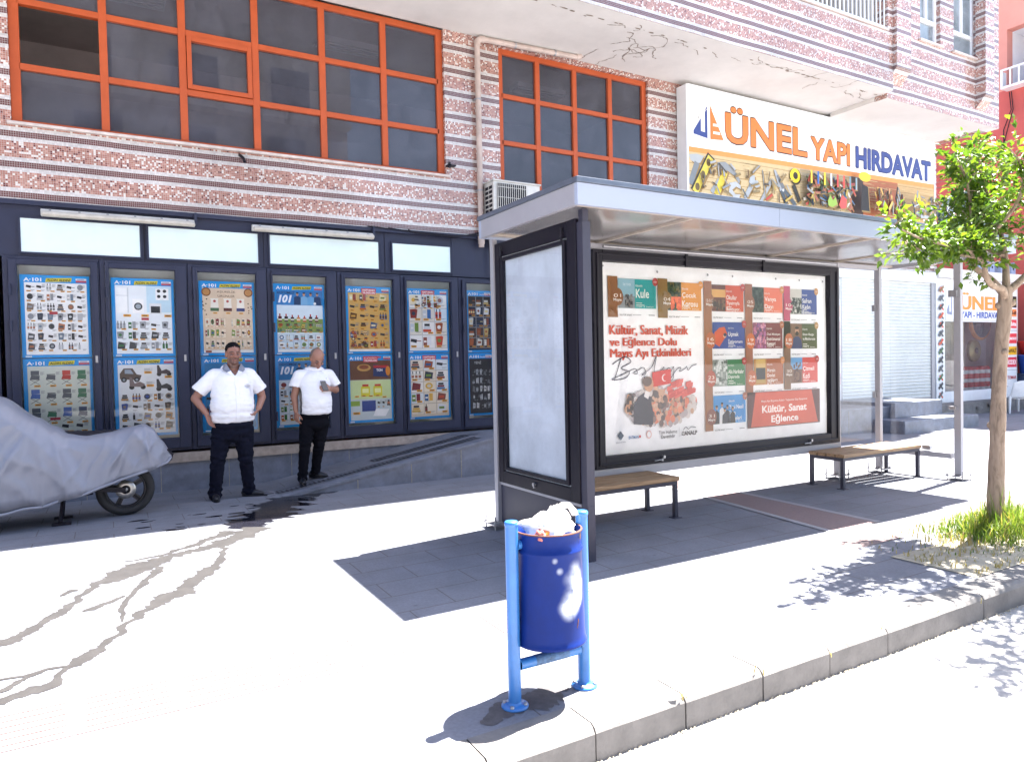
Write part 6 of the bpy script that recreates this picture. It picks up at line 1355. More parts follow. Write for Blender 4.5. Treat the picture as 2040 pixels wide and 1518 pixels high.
# unpaved patch and grass
g = MB(); n = 40; vs = []
x0, x1, y0, y1 = 4.98, 7.9, 2.525, 3.13
for i in range(n + 1):
    for j in range(14):
        x = lerp(x0, x1, i / n); y = lerp(y0, y1, j / 13); ed = min(1, min(i, n - i) / 3, min(j, 13 - j) / 2)
        vs.append((x, y, .0055 + ed * (.02 + .02 * noise.fractal(Vector((x * 5, y * 5, 0)), 1, 2, 4) + .03 * math.exp(-((x - TX) ** 2 + (y - TY) ** 2) * 4))))
g.grid(vs, [(i * 14 + j, (i + 1) * 14 + j, (i + 1) * 14 + j + 1, i * 14 + j + 1) for i in range(n) for j in range(13)], M_soil); tag(g.build('soil_patch'), kind='structure')
g = MB(); rg = random.Random(31)
def blade(x, y, z, h, m, lean=.45):
    a = rg.uniform(0, 2 * pi); dx, dy = cos(a) * h * rg.uniform(.1, lean), sin(a) * h * rg.uniform(.1, lean); w = rg.uniform(.0025, .005); px, py = -sin(a) * w, cos(a) * w
    g.grid([(x - px, y - py, z), (x + px, y + py, z), (x + dx * .35 - px * .8, y + dy * .35 - py * .8, z + h * .6), (x + dx * .35 + px * .8, y + dy * .35 + py * .8, z + h * .6), (x + dx, y + dy, z + h * .93)], [(0, 1, 3, 2), (2, 3, 4)], m, sm=False)
for k in range(3600):
    x = rg.gauss(6.35, .42); y = rg.gauss(2.94, .22)
    if not (5.05 < x < 7.85 and 2.52 < y < 3.55): continue
    d = math.hypot(x - 6.35, (y - 3.0) * 1.6); h = max(.02, .24 * math.exp(-d * d * 2.2)) * rg.uniform(.5, 1.25) + .02
    blade(x, y, .012, h, M_dry if (x < 5.75 and rg.random() < .65) or rg.random() < .1 else M_grass, .8)
for k in range(900):
    x = rg.uniform(5.0, 7.8); y = rg.uniform(2.52, 3.12); blade(x, y, .012, rg.uniform(.015, .06), M_dry if x < 5.7 or rg.random() < .3 else M_grass, 1.0)
for k in range(60): blade(TX + rg.gauss(.05, .09), TY + rg.gauss(-.02, .06), .03, rg.uniform(.25, .5), M_grass, .3)
tag(g.build('grass', None), 'tuft of bright green grass with dry stems around the tree foot', 'grass', kind='stuff')
g = MB()
for k in range(14): x = rg.choice([2.17, 2.65, 3.15, 3.64, 4.14, 4.63]) + rg.gauss(0, .02); blade(x, 2.325 + rg.uniform(-.01, .02), -.05 + rg.uniform(0, .05), rg.uniform(.02, .06), M_dry, 1.0)
tag(g.build('dry_weeds'), 'dry weed stems in the kerb joints', 'weeds', kind='stuff')

# ------------------------------------------------------------------ motorcycle under a cover
M_alloy = mat('black_alloy_wheel', (.03, .03, .035), .35, .6, .1, 10); M_brake = mat('brake_disc_steel', (.45, .43, .40), .35, .9, .15, 20)
bk = thing('motorcycle', 'parked motorcycle with black spoked alloy wheels, mostly hidden under a grey cover', 'motorcycle', (-.55, 8.32, 0))
def torus(mb, c, R, r, m, n=48, k=14, sq=1.25):
    vs = []
    for i in range(n):
        a = 2 * pi * i / n
        for j in range(k):
            b = 2 * pi * j / k; rr = R + r * cos(b); vs.append((c[0] + rr * cos(a), c[1] + r * sq * sin(b), c[2] + rr * sin(a)))
    mb.grid(vs, [(i * k + j, i * k + (j + 1) % k, ((i + 1) % n) * k + (j + 1) % k, ((i + 1) % n) * k + j) for i in range(n) for j in range(k)], m)
def wheel(x, y):
    g = MB(); torus(g, (x, y, .272), .228, .045, M_rubber); w = g.build('wheel', bk)
    g = MB(); torus(g, (x, y, .272), .182, .014, M_alloy, 40, 8, 2.2); g.lathe([(.001, -.055), (.035, -.055), (.045, -.03), (.045, .03), (.035, .055), (.001, .055)], (x, y, .272), M_alloy, 20, axis='y')
    for q in range(5):
        a = .5 + q * 2 * pi / 5
        for s in (-.18, .18): g.bar((x + .04 * cos(a + s), y, .272 + .04 * sin(a + s)), (x + .175 * cos(a + s * .35), y, .272 + .175 * sin(a + s * .35)), .03, .02, M_alloy, up=(0, 1, 0))
    g.build('rim', w)
    g = MB(); g.lathe([(.045, -.062), (.095, -.062), (.095, -.058), (.045, -.058)], (x, y, .272), M_brake, 28, axis='y'); g.lathe([(.001, -.08), (.012, -.08), (.014, -.062), (.02, -.06)], (x, y, .272), M_brake, 10, axis='y'); g.build('brake_disc', w)
wheel(.12, 8.36); wheel(-1.28, 8.36)
g = MB(); g.bar((.12, 8.275, .272), (-.40, 8.275, .34), .03, .05, M_black); g.bar((.12, 8.445, .272), (-.40, 8.445, .34), .03, .05, M_black); g.build('swingarm', bk)
g = MB(); g.tube([(-.50, 8.26, .30), (-.25, 8.24, .285), (-.17, 8.24, .29)], [.018, .03, .028], M_black, 12); g.build('foot_peg', bk)
g = MB(); g.bar((-.42, 8.28, .30), (-.45, 8.18, .03), .025, .035, M_black); g.bar((-.42, 8.44, .30), (-.45, 8.54, .03), .025, .035, M_black); g.box(-.52, -.36, 8.15, 8.21, 0, .025, M_black); g.box(-.52, -.36, 8.51, 8.57, 0, .025, M_black); g.build('centre_stand', bk)
g = MB(); g.box(-.95, -.35, 8.25, 8.47, .30, .68, M_black); g.tube([(-.9, 8.36, .8), (-.2, 8.36, .78), (.35, 8.36, .80)], [.14, .12, .09], M_black, 14); g.tube([(-1.28, 8.36, .27), (-1.12, 8.36, .75), (-1.05, 8.36, 1.08)], .05, M_black, 10); g.tube([(-1.05, 8.08, 1.12), (-1.05, 8.64, 1.12)], .018, M_black, 8); g.build('body', bk)
M_cov = mat('silver_grey_cover', (.20, .208, .25), .42, .1, .08, 2.5, .05, 60)
def interp(tab, x):
    for (a, va), (b, vb) in zip(tab[:-1], tab[1:]):
        if a <= x <= b:
            t_ = (x - a) / (b - a); t_ = t_ * t_ * (3 - 2 * t_) * .6 + t_ * .4; return lerp(va, vb, t_)
    return tab[0][1] if x < tab[0][0] else tab[-1][1]
TOPP = [(-2.0, .80), (-1.6, 1.05), (-1.15, 1.36), (-.90, 1.275), (-.61, 1.06), (-.48, .965), (-.36, .885), (-.2, .855), (0, .875), (.18, .915), (.31, .935), (.39, .885), (.47, .76), (.57, .60)]
BOTP = [(-2.0, .14), (-.93, .185), (-.6, .215), (-.25, .285), (.1, .395), (.35, .465), (.50, .50), (.57, .575)]
WID = [(-2.0, .16), (-1.5, .28), (-1.1, .37), (-.7, .32), (-.3, .26), (.2, .20), (.42, .15), (.57, .035)]
cv = thing('motorcycle_cover', 'silver grey fabric cover draped over the parked motorcycle', 'motorcycle cover', (-.5, 8.32, .5))
g = MB(); NU, NV = 200, 90; vs = []
for i in range(NU + 1):
    x = lerp(-1.98, .57, i / NU); zt, zb, w = interp(TOPP, x), interp(BOTP, x), interp(WID, x)
    for j in range(NV + 1):
        v = j / NV; c_ = -cos(pi * v); s_ = sin(pi * v)
        zz = zb + (zt - zb) * (s_ ** .62); yy = 8.36 + w * (abs(c_) ** .55) * (1 if c_ > 0 else -1) * (1.0 + .10 * (1 - s_))
        hh = 1 - s_; side = 1 if c_ > 0 else -1; ud = min(1, v, 1 - v) * 2
        # drape folds: soft valleys falling from the high points of seat and handlebar
        p1 = math.atan2(x + .60, max(.02, 1.12 - zz)); p2 = math.atan2(x - .31, max(.02, 1.0 - zz))
        f = 0
        for (p, cx_, fr, am) in ((p1, -.60, 9, .085), (p2, .31, 8, .075)):
            d = math.hypot(x - cx_, zz - 1.05); wob_ = noise.noise(Vector((x * 1.6, zz * 1.2, side + cx_)))
            f += am * min(1, d * 1.8) * math.exp(-((x - cx_) ** 2) * 6.0) * ((1 - abs(sin(p * fr * .5 + cx_ * 7 + 1.3 * wob_))) ** 2.2 - .25)
        f += .045 * ((1 - abs(noise.noise(Vector((x * 3.6 + zz * 2.6, zz * .9 - x * .5, side * 3 + 4))))) ** 4 - .3) + .016 * noise.noise(Vector((x * 1.7, zz * 1.3, side * 3))) + .020 * ((1 - abs(noise.noise(Vector((x * 7 - zz * 5, zz * 2 + x * 1.5, side * 2 + 9))))) ** 6 - .2)
        k = (.25 + .75 * min(1, hh * 1.8)) if .02 < v < .98 else .9
        endf = min(1, (.57 - x) / .12 + .15)
        yy += side * f * k * endf; zz += .012 * noise.noise(Vector((x * 4, yy * 4, 7))) * endf * (1 if s_ > .3 else .5)
        vs.append((x, yy, zz))
g.grid(vs, [(i * (NV + 1) + j, (i + 1) * (NV + 1) + j, (i + 1) * (NV + 1) + j + 1, i * (NV + 1) + j + 1) for i in range(NU) for j in range(NV)], M_cov)
c_o = g.build('fabric', cv); sm_ = c_o.modifiers.new('soft', 'SMOOTH'); sm_.factor = .5; sm_.iterations = 1; so = c_o.modifiers.new('thick', 'SOLIDIFY'); so.thickness = .004
g = MB(); g.tube([(lerp(-1.98, .55, k / 60), 8.36 - interp(WID, lerp(-1.98, .55, k / 60)) * 1.13, interp(BOTP, lerp(-1.98, .55, k / 60)) + .012 + .006 * sin(k * .9)) for k in range(61)], .014, M_cov, 8); g.build('elastic_hem', cv)
g = MB(); g.tube([(.52, 8.30, .66), (.57, 8.32, .60), (.555, 8.33, .55), (.49, 8.32, .50), (.42, 8.30, .485)], .011, M_black, 8); g.build('strap', cv)

# ------------------------------------------------------------------ opposite side of the street (seen only mirrored in the panes)
M_opp = mat('beige_render', (.40, .36, .32), .9, 0, .1, 1.0); M_opw = mat('dark_window', (.03, .035, .045), .2, 0, .2, 3)
opp = thing('opposite_building', 'plain beige apartment block across the street behind the photographer', 'building', (-8, -16, 0))
g = MB(); g.box(-40, 11, -26, -16, -.15, 17, M_opp)
for k in range(4): g.box(-40, 11, -16.0, -15.2, 3.4 + k * 3.3, 3.6 + k * 3.3, M_opp)
g.build('wall', opp)
for k in range(4):
    for j in range(12):
        g = MB(); g.box(-38 + j * 4.1, -36.2 + j * 4.1, -15.999, -15.96, 4.3 + k * 3.3, 6.0 + k * 3.3, M_opw); g.build('window', opp)
# ------------------------------------------------------------------ people: closed volumes fused into one skin per garment or body
def capsule_mesh(bm, p0, p1, r0, r1, n=14, m=5):
    p0, p1 = Vector(p0), Vector(p1); d = p1 - p0; L_ = d.length; d = d / L_ if L_ > 1e-6 else Vector((0, 0, 1))
    u = d.cross(Vector((0, 0, 1))); u = u if u.length > .05 else d.cross(Vector((1, 0, 0))); u.normalize(); w = d.cross(u)
    rings = []
    for k in range(m): a = -pi / 2 + (k + 1) * pi / 2 / (m + 1) * 1.0; rings.append((p0 + d * r0 * sin(a), r0 * cos(a)))
    rings.append((p0, r0)); rings.append((p1, r1))
    for k in range(m): a = (k + 1) * pi / 2 / (m + 1); rings.append((p1 + d * r1 * sin(a), r1 * cos(a)))
    R = [[bm.verts.new(c + (u * cos(2 * pi * j / n) + w * sin(2 * pi * j / n)) * r) for j in range(n)] for c, r in rings]
    a = bm.verts.new(p0 - d * r0); b = bm.verts.new(p1 + d * r1)
    for j in range(n):
        bm.faces.new((a, R[0][(j + 1) % n], R[0][j])); bm.faces.new((b, R[-1][j], R[-1][(j + 1) % n]))
        for i in range(len(R) - 1): bm.faces.new((R[i][j], R[i][(j + 1) % n], R[i + 1][(j + 1) % n], R[i + 1][j]))
def ell_mesh(bm, c, r, rot=None):
    M = Matrix.Translation(Vector(c)) @ (rot.to_4x4() if rot else Matrix.Identity(4)) @ Matrix.Diagonal(Vector((r[0], r[1], r[2], 1)))
    bmesh.ops.create_icosphere(bm, subdivisions=3, radius=1, matrix=M)
def fuse(name, parent, prims, mats, voxel=.008, smooth=4, colfn=None, dispfn=None, matfn=None):
    bm = bmesh.new()
    for p in prims:
        if p[0] == 'c': capsule_mesh(bm, *p[1:])
        else: ell_mesh(bm, *p[1:])
    me = bpy.data.meshes.new('tmp'); bm.to_mesh(me); bm.free()
    ob = bpy.data.objects.new('tmp', me); COL.objects.link(ob)
    rm = ob.modifiers.new('r', 'REMESH'); rm.mode = 'VOXEL'; rm.voxel_size = voxel; rm.use_smooth_shade = True
    sm = ob.modifiers.new('s', 'SMOOTH'); sm.factor = .5; sm.iterations = smooth
    dg = bpy.context.evaluated_depsgraph_get(); me2 = bpy.data.meshes.new_from_object(ob.evaluated_get(dg))
    bpy.data.objects.remove(ob); bpy.data.meshes.remove(me)
    me2.name = name
    if dispfn:
        ns = [v.normal.copy() for v in me2.vertices]
        for v, n_ in zip(me2.vertices, ns): v.co += dispfn(v.co, n_)
    me2.materials.clear()
    for m in (mats if isinstance(mats, list) else [mats]): me2.materials.append(m)
    for p in me2.polygons:
        p.use_smooth = True
        if matfn: p.material_index = matfn(p.center)
    if colfn:
        ca = me2.color_attributes.new('Col', 'FLOAT_COLOR', 'POINT'); buf = []
        for v in me2.vertices: buf += list(colfn(v.co))
        ca.data.foreach_set('color', buf)
    me2.update()
    o = bpy.data.objects.new(name, me2); COL.objects.link(o); o.parent = parent; ORG[o.name] = ORG[parent.name]
    return o
def skin_mat():
    m = bpy.data.materials.new('skin'); m.use_nodes = True; nt = m.node_tree; b = nt.nodes['Principled BSDF']
    a = nd(nt, 'ShaderNodeAttribute', attribute_name='Col'); geo = nd(nt, 'ShaderNodeNewGeometry'); n1 = nd(nt, 'ShaderNodeTexNoise'); n1.inputs['Scale'].default_value = 45; n1.inputs['Detail'].default_value = 4; nt.links.new(geo.outputs['Position'], n1.inputs['Vector'])
    mr = nd(nt, 'ShaderNodeMapRange'); mr.inputs[3].default_value = .88; mr.inputs[4].default_value = 1.12; nt.links.new(n1.outputs['Fac'], mr.inputs[0])
    mx = nd(nt, 'ShaderNodeMix', data_type='RGBA', blend_type='MULTIPLY'); mx.inputs[0].default_value = 1; nt.links.new(a.outputs['Color'], mx.inputs[6]); nt.links.new(mr.outputs[0], mx.inputs[7]); nt.links.new(mx.outputs[2], b.inputs['Base Color'])
    b.inputs['Roughness'].default_value = .45; b.inputs['Subsurface Weight'].default_value = .08; b.inputs['Subsurface Radius'].default_value = (.01, .004, .002); return m
M_skin = skin_mat()
M_shirt = mat('white_cotton', (.80, .79, .82), .85, 0, .03, 8, .10, 260); M_shirtg = mat('grey_collar_lining', (.22, .23, .28), .85, 0, .1, 60)
M_trou = mat('navy_black_trousers', (.006, .007, .016), .9, 0, .2, 20, .1, 200, .12); M_trou2 = mat('black_trousers', (.004, .004, .007), .9, 0, .2, 20, .1, 200, .12)
M_shoe = mat('black_leather_shoe', (.010, .010, .014), .4, 0, .2, 20); M_hair = mat('black_hair', (.006, .005, .006), .7, 0, .3, 60, .5, 300, .15); M_hairg = mat('cropped_greying_hair', (.13, .105, .092), .7, 0, .3, 80, .3, 400)
M_phone = mat('dark_phone', (.015, .016, .022), .15, 0, .1, 10)

def head_prims(c, R, k=1.0):
    """head: skull, jaw, nose, brow, ears, lips; c is the skull centre, R turns and tilts it; face looks to -Y"""
    T = lambda p: Vector(c) + R @ (Vector(p) * k)
    e = lambda p, r: ('e', T(p), (r[0] * k, r[1] * k, r[2] * k), R)
    return [e((0, .008, .035), (.074, .094, .088)), e((0, -.012, -.03), (.062, .078, .085)), e((0, -.038, -.088), (.042, .040, .032)), e((0, -.088, .012), (.050, .012, .012)),
            ('c', T((0, -.094, .008)), T((0, -.112, -.034)), .010 * k, .0155 * k), e((-.013, -.101, -.038), (.009, .010, .008)), e((.013, -.101, -.038), (.009, .010, .008)),
            e((-.036, -.076, -.026), (.022, .016, .02)), e((.036, -.076, -.026), (.022, .016, .02)), e((0, -.091, -.066), (.024, .010, .007)), e((0, -.088, -.079), (.020, .010, .007)), e((0, -.076, -.100), (.022, .018, .015)),
            e((-.076, .004, -.012), (.009, .020, .032)), e((.076, .004, -.012), (.009, .020, .032))]
def head_color(c, R, k, base, stubble, brow):
    Ri = R.inverted(); c = Vector(c)
    def f(co):
        p = (Ri @ (co - c)) / k; col = list(base)
        def mixc(t, q):
            for i in range(3): col[i] = col[i] * (1 - t) + q[i] * t
        if p.length < .16:
            fr = p.y < -.02
            if fr:
                for s in (-1, 1):
                    d = ((p.x - s * .033) / .022) ** 2 + ((p.z - .004 + abs(p.x - s * .03) * .15 - .012) / .0075) ** 2
                    if d < 1 and p.y < -.055: mixc(.9 * (1 - d * .4), brow)
                    d = ((p.x - s * .031) / .018) ** 2 + ((p.z + .012) / .0085) ** 2
                    if d < 1 and p.y < -.05: mixc(.85, (base[0] * .35, base[1] * .3, base[2] * .3))  # eye socket: shade of the hollow painted into the skin colour
                    d = ((p.x - s * .031) / .012) ** 2 + ((p.z + .012) / .0042) ** 2
                    if d < 1 and p.y < -.05: mixc(.85, (.30, .28, .27) if abs(p.x - s * .031) > .005 else (.01, .008, .008))
                d = (p.x / .025) ** 2 + ((p.z + .072) / .0095) ** 2
                if d < 1: mixc(.6, (.22, .075, .06))
                d = (p.x / .021) ** 2 + ((p.z + .0725) / .0022) ** 2
                if d < 1: mixc(.8, (.05, .02, .02))
            jaw = max(0, min(1, (-.035 - p.z) / .03)) * max(0, min(1, (-p.y + .03) / .05))
            if (p.x / .03) ** 2 + ((p.z + .072) / .014) ** 2 > 1: mixc(jaw * .62, stubble)
            if -.062 < p.z < -.048 and abs(p.x) < .03 and fr: mixc(.4, stubble)
            mixc(.25 * max(0, 1 - abs(p.x) / .05) * (1 if fr and -.05 < p.z < .0 else 0), (base[0] * 1.1, base[1] * .8, base[2] * .75))
        return (col[0], col[1], col[2], 1)
    return f
def hand(w, d, side, palm_n, curl, k=1.0, spread=.10):
    """five-fingered hand: w wrist, d pointing direction, side axis towards the thumb, palm_n palm normal; curl per finger"""
    w, d, s, n = Vector(w), Vector(d).normalized(), Vector(side), Vector(palm_n).normalized(); s = (s - d * s.dot(d)).normalized(); n = d.cross(s) * (1 if d.cross(s).dot(n) > 0 else -1)
    P = []; W_ = w + d * .045 * k
    for q in range(4): o = s * (.030 - q * .020) * k; P.append(('c', w + o * .6 + d * .008, w + d * .088 * k + o, .0125 * k, .0125 * k))
    lens = (.068, .076, .070, .056)
    for q in range(4):
        b = w + d * .092 * k + s * (.031 - q * .0207) * k; a = (1.5 - q) * spread; dd = (d * cos(a) + s * sin(a)).normalized(); c_ = curl[q]; L_ = lens[q] * k
        p1 = b + (dd * cos(c_ * .5) + n * sin(c_ * .5)) * L_ * .45; p2 = p1 + (dd * cos(c_ * 1.3) + n * sin(c_ * 1.3)) * L_ * .32; p3 = p2 + (dd * cos(c_ * 1.9) + n * sin(c_ * 1.9)) * L_ * .26
        P += [('c', b, p1, .0098 * k, .0090 * k), ('c', p1, p2, .0090 * k, .0082 * k), ('c', p2, p3, .0082 * k, .0070 * k)]
    tb = w + d * .028 * k + s * .028 * k; t1 = tb + (d * .7 + s * .75 + n * .2).normalized() * .04 * k; t2 = t1 + (d * .9 + s * .25 + n * (.2 + curl[4] * .6)).normalized() * .032 * k; t3 = t2 + (d * .9 - s * .05 + n * (.2 + curl[4])).normalized() * .024 * k
    P += [('c', tb, t1, .015 * k, .0118 * k), ('c', t1, t2, .0115 * k, .0105 * k), ('c', t2, t3, .0102 * k, .0085 * k)]
    return P
def wrinkle(amp, lo, hi, base=None):
    def f(co, n):
        t = max(0, min(1, (hi - co.z) / (hi - lo)))
        a = noise.fractal(Vector((co.x * 9, co.y * 9, co.z * 26)), 1, 2.1, 3); b_ = 1 - abs(noise.noise(Vector((co.x * 6 + co.z * 7, co.y * 6, co.z * 17 - co.x * 6)))) * 2
        return n * amp * (a * .6 + b_ * .6) * (.45 + .75 * t)
    return f
def trouser_disp(knees, amp=.007):
    def f(co, n):
        a = noise.fractal(Vector((co.x * 14, co.y * 14, co.z * 22)), 1, 2.0, 3); k = sum(math.exp(-((co.z - z) / .09) ** 2) for z in knees)
        return n * amp * a * (.4 + 1.3 * k)
    return f
def shoe(t, ankle, toe, heel_z):
    a, q = Vector(ankle), Vector(toe); d = (q - a); d.z = 0; L_ = d.length; d.normalize(); z = heel_z
    heel = Vector((a.x, a.y, z)) - d * .055; tip = Vector((q.x, q.y, z)); mid = heel.lerp(tip, .55); s = Vector((-d.y, d.x, 0))
    pr = [('c', heel + Vector((0, 0, .042)), mid + Vector((0, 0, .036)), .040, .040), ('c', mid + Vector((0, 0, .036)), tip - d * .03 + Vector((0, 0, .028)), .043, .026), ('c', heel + Vector((0, 0, .05)), a + Vector((0, 0, .05)), .036, .040)]
    o = fuse('shoe', t, pr, M_shoe, .007, 3)
    for v in o.data.vertices:
        if v.co.z < z + .008: v.co.z = z + .002 - 0
    g = MB(); n = 22; pts = []
    for k in range(n):
        an = 2 * pi * k / n; l = cos(an); w_ = sin(an); c_ = heel.lerp(tip, .5); hl = (tip - heel).length / 2 + .034
        wd = .044 * (1 - .16 * l) * (abs(w_) ** .8) * (1 if w_ > 0 else -1); pts.append(c_ + d * l * hl + s * wd)
    B = ORG[t.name]
    g.grid([(p.x + B.x, p.y + B.y, z + h + B.z) for h in (0, .016) for p in pts], [(k, (k + 1) % n, n + (k + 1) % n, n + k) for k in range(n)] + [tuple(range(n - 1, -1, -1)), tuple(range(n, 2 * n))], M_shoe, sm=False)
    g.build('sole', o)
I3 = Matrix.Identity(3)

# ---- man with his hands on his hips
pm = thing('person', 'stout man in white button shirt and navy trousers standing with hands on hips', 'person', (1.25, 8.68, 0))
hc = (.008, -.02, 1.665); HR = Matrix.Rotation(radians(-3), 3, 'X') @ Matrix.Rotation(radians(3), 3, 'Z')
base = (.29, .135, .092)
sk = head_prims(hc, HR, 1.06)
sk += [('c', (.006, .02, 1.47), (.006, .005, 1.62), .068, .060), ('e', (.0, .01, 1.40), (.17, .085, .09), I3), ('c', (-.17, .02, 1.41), (.17, .02, 1.41), .055, .055)]
sk += [('c', (-.20, .03, 1.40), (-.36, .06, 1.22), .056, .052), ('c', (-.36, .06, 1.22), (-.405, .05, 1.165), .050, .046), ('c', (-.405, .05, 1.165), (-.315, -.05, 1.015), .047, .032), ('c', (-.315, -.05, 1.015), (-.300, -.066, .99), .031, .029)]
sk += hand((-.302, -.066, .99), (.30, -.22, -.92), (.55, .8, .0), (.85, .35, .25), (.35, .3, .3, .35, .2), 1.05, .16)
sk += [('c', (.20, .03, 1.40), (.30, .06, 1.24), .056, .052), ('c', (.30, .06, 1.24), (.325, .055, 1.155), .050, .046), ('c', (.325, .055, 1.155), (.262, -.06, 1.025), .046, .032)]
sk += hand((.262, -.065, 1.02), (-.66, -.35, -.66), (.0, .85, -.4), (-.7, .6, .2), (.5, .55, .6, .65, .2), 1.0, .1)
fuse('body', pm, sk, M_skin, .0058, 3, head_color(hc, HR, 1.06, base, (.075, .05, .045), (.02, .014, .012)))
hp = [('e', Vector(hc) + HR @ Vector((0, .017, .057)), (.0835, .1015, .0835), HR), ('e', Vector(hc) + HR @ Vector((0, .048, .01)), (.080, .070, .07), HR)]
fuse('hair', pm, hp, M_hair, .006, 2, None, lambda co, n: n * .004 * noise.noise(co * 70))
# trim the hairline off the face
for o in pm.children:
    if o.name.startswith('hair'):
        Ri = HR.inverted(); bm = bmesh.new(); bm.from_mesh(o.data)
        kill = [v for v in bm.verts if (lambda p: (p.y < .03 and p.z < .066 - .25 * (p.y + .08) * (p.y > -.08) - (.45 * max(0, p.y + .03)) ) and not (abs(p.x) > .060 and p.z > .0 and p.y > -.045))((Ri @ (v.co - Vector(hc))) / 1.06)]
        bmesh.ops.delete(bm, geom=kill, context='VERTS'); bm.to_mesh(o.data); bm.free()
sh_ = [('e', (-.01, .0, 1.30), (.225, .15, .20), I3), ('e', (-.015, -.012, 1.19), (.228, .172, .20), I3), ('e', (-.02, -.03, 1.08), (.235, .182, .21), I3), ('e', (-.018, -.02, .965), (.24, .175, .10), I3), ('e', (-.017, -.012, .915), (.236, .166, .055), I3), ('c', (-.19, .025, 1.425), (.17, .025, 1.425), .073, .073), ('c', (-.06, .035, 1.475), (.065, .035, 1.475), .068, .068),
       ('c', (-.195, .03, 1.41), (-.352, .055, 1.262), .085, .080), ('c', (.18, .03, 1.41), (.292, .055, 1.262), .084, .078), ('c', (-.352, .055, 1.262), (-.366, .058, 1.245), .080, .082), ('c', (.292, .055, 1.262), (.302, .057, 1.245), .078, .080)]
def sdisp(co, n):
    d = wrinkle(.011, .9, 1.35)(co, n)
    return d
so_ = fuse('shirt', pm, sh_, [M_shirt, M_skin], .0075, 4, lambda co: base + (1,), sdisp)
# open neck: cut a V, cut sleeve ends and hem
bm = bmesh.new(); bm.from_mesh(so_.data)
kill = [v for v in bm.verts if v.co.z < .876 or (v.co.y < -.0 and v.co.z > 1.415 + abs(v.co.x - .006) * 1.35 and abs(v.co.x) < .12) or (v.co.z > 1.505 and abs(v.co.x - .006) < .085 and v.co.y < .045) or (v.co.z > 1.535)
        or (v.co.x < -.30 and (v.co - Vector((-.368, .06, 1.238))).dot(Vector((-.60, .1, -.75))) > .0) or (v.co.x > .25 and (v.co - Vector((.310, .06, 1.235))).dot(Vector((.52, .1, -.80))) > .0)]
bmesh.ops.delete(bm, geom=kill, context='VERTS'); bm.to_mesh(so_.data); bm.free()
sd_ = so_.modifiers.new('cloth', 'SOLIDIFY'); sd_.thickness = .004; sd_.offset = 1
from mathutils.bvhtree import BVHTree
def surf_y(ob):
    bv = BVHTree.FromPolygons([v.co for v in ob.data.vertices], [tuple(p.vertices) for p in ob.data.polygons])
    def f(x, z):
        h = bv.ray_cast(Vector((x, -1, z)), Vector((0, 1, 0)))
        return h[0].y if h[0] is not None else -.1
    return f
B = Vector((1.25, 8.68, 0)); fy = surf_y(so_)
g = MB(); n = 30
cols = []
for i in range(n + 1):
    z = lerp(.882, 1.405, i / n); xc = .010 + .012 * (z - 1.1)
    cols.append([(B.x + xc + dx, B.y + fy(xc + dx, z) - off, z) for dx, off in ((-.019, .004), (-.016, .009), (.016, .009), (.019, .004))])
g.grid([p for c in cols for p in c], [(i * 4 + j, i * 4 + j + 1, (i + 1) * 4 + j + 1, (i + 1) * 4 + j) for i in range(n) for j in range(3)], M_shirt)
g.build('placket', so_)
for k in range(6):
    g = MB(); z = .93 + k * .085; g.lathe([(.001, -.003), (.0055, -.002), (.0055, .001)], (B.x + .011, B.y + fy(.01, z) - .0105, z), M_pvc, 10, axis='y'); g.build('button', so_)
for s in (-1, 1):      # open collar with grey lining
    g = MB()
    q = lambda x, y, z: (B.x + .006 + s * x, B.y + y, z)
    a = [q(.066, .045, 1.535), q(.085, .0, 1.560), q(.075, -.045, 1.545), q(.04, -.095, 1.475)]; b_ = [q(.092, .06, 1.49), q(.122, .0, 1.505), q(.118, -.065, 1.485), q(.085, -.118, 1.455)]
    for i in range(3):
        g.face([a[i], a[i + 1], b_[i + 1], b_[i]] if s > 0 else [b_[i], b_[i + 1], a[i + 1], a[i]], M_shirtg)
    c_ = [q(.02, -.122, 1.418), q(.045, -.132, 1.425)]
    g.face([a[3], c_[0], c_[1], b_[3]] if s > 0 else [b_[3], c_[1], c_[0], a[3]], M_shirt)
    co_ = g.build('collar', so_); sl = co_.modifiers.new('t', 'SOLIDIFY'); sl.thickness = .005
g = MB(); yk = fy(.13, 1.27) - .008
for r_ in ((.075, .078, 1.20, 1.315), (.19, .193, 1.20, 1.315), (.075, .193, 1.197, 1.20), (.075, .193, 1.315, 1.318)): g.box(B.x + r_[0], B.x + r_[1], B.y + yk - .002, B.y + yk + .03, r_[2], r_[3], M_shirt)
for k in range(3): g.rect(B.x + .10, B.x + .165 - k * .01, 1.295 - k * .011, 1.299 - k * .011, B.y + min(fy(.10, 1.29), fy(.16, 1.29)) - .006, M_shirtg, None)
g.build('pocket', so_)
tr = [('e', (-.017, -.01, .86), (.228, .158, .09), I3), ('e', (-.02, .0, .76), (.225, .15, .12), I3), ('c', (-.135, .0, .78), (-.19, -.015, .46), .118, .084), ('c', (-.19, -.015, .46), (-.228, .01, .075), .082, .068), ('c', (.10, .0, .78), (.108, -.015, .45), .116, .084), ('c', (.108, -.015, .45), (.145, .03, .085), .082, .064), ('c', (-.228, .01, .10), (-.229, .01, .06), .07, .074), ('c', (.144, .03, .11), (.146, .03, .07), .066, .07)]
fuse('trousers', pm, tr, M_trou, .009, 3, None, trouser_disp((.46, .12, .70), .012))
shoe(pm, (-.228, .0, .05), (-.235, -.17, 0), 0.0); shoe(pm, (.145, .03, .05), (.30, -.06, 0), 0.0)

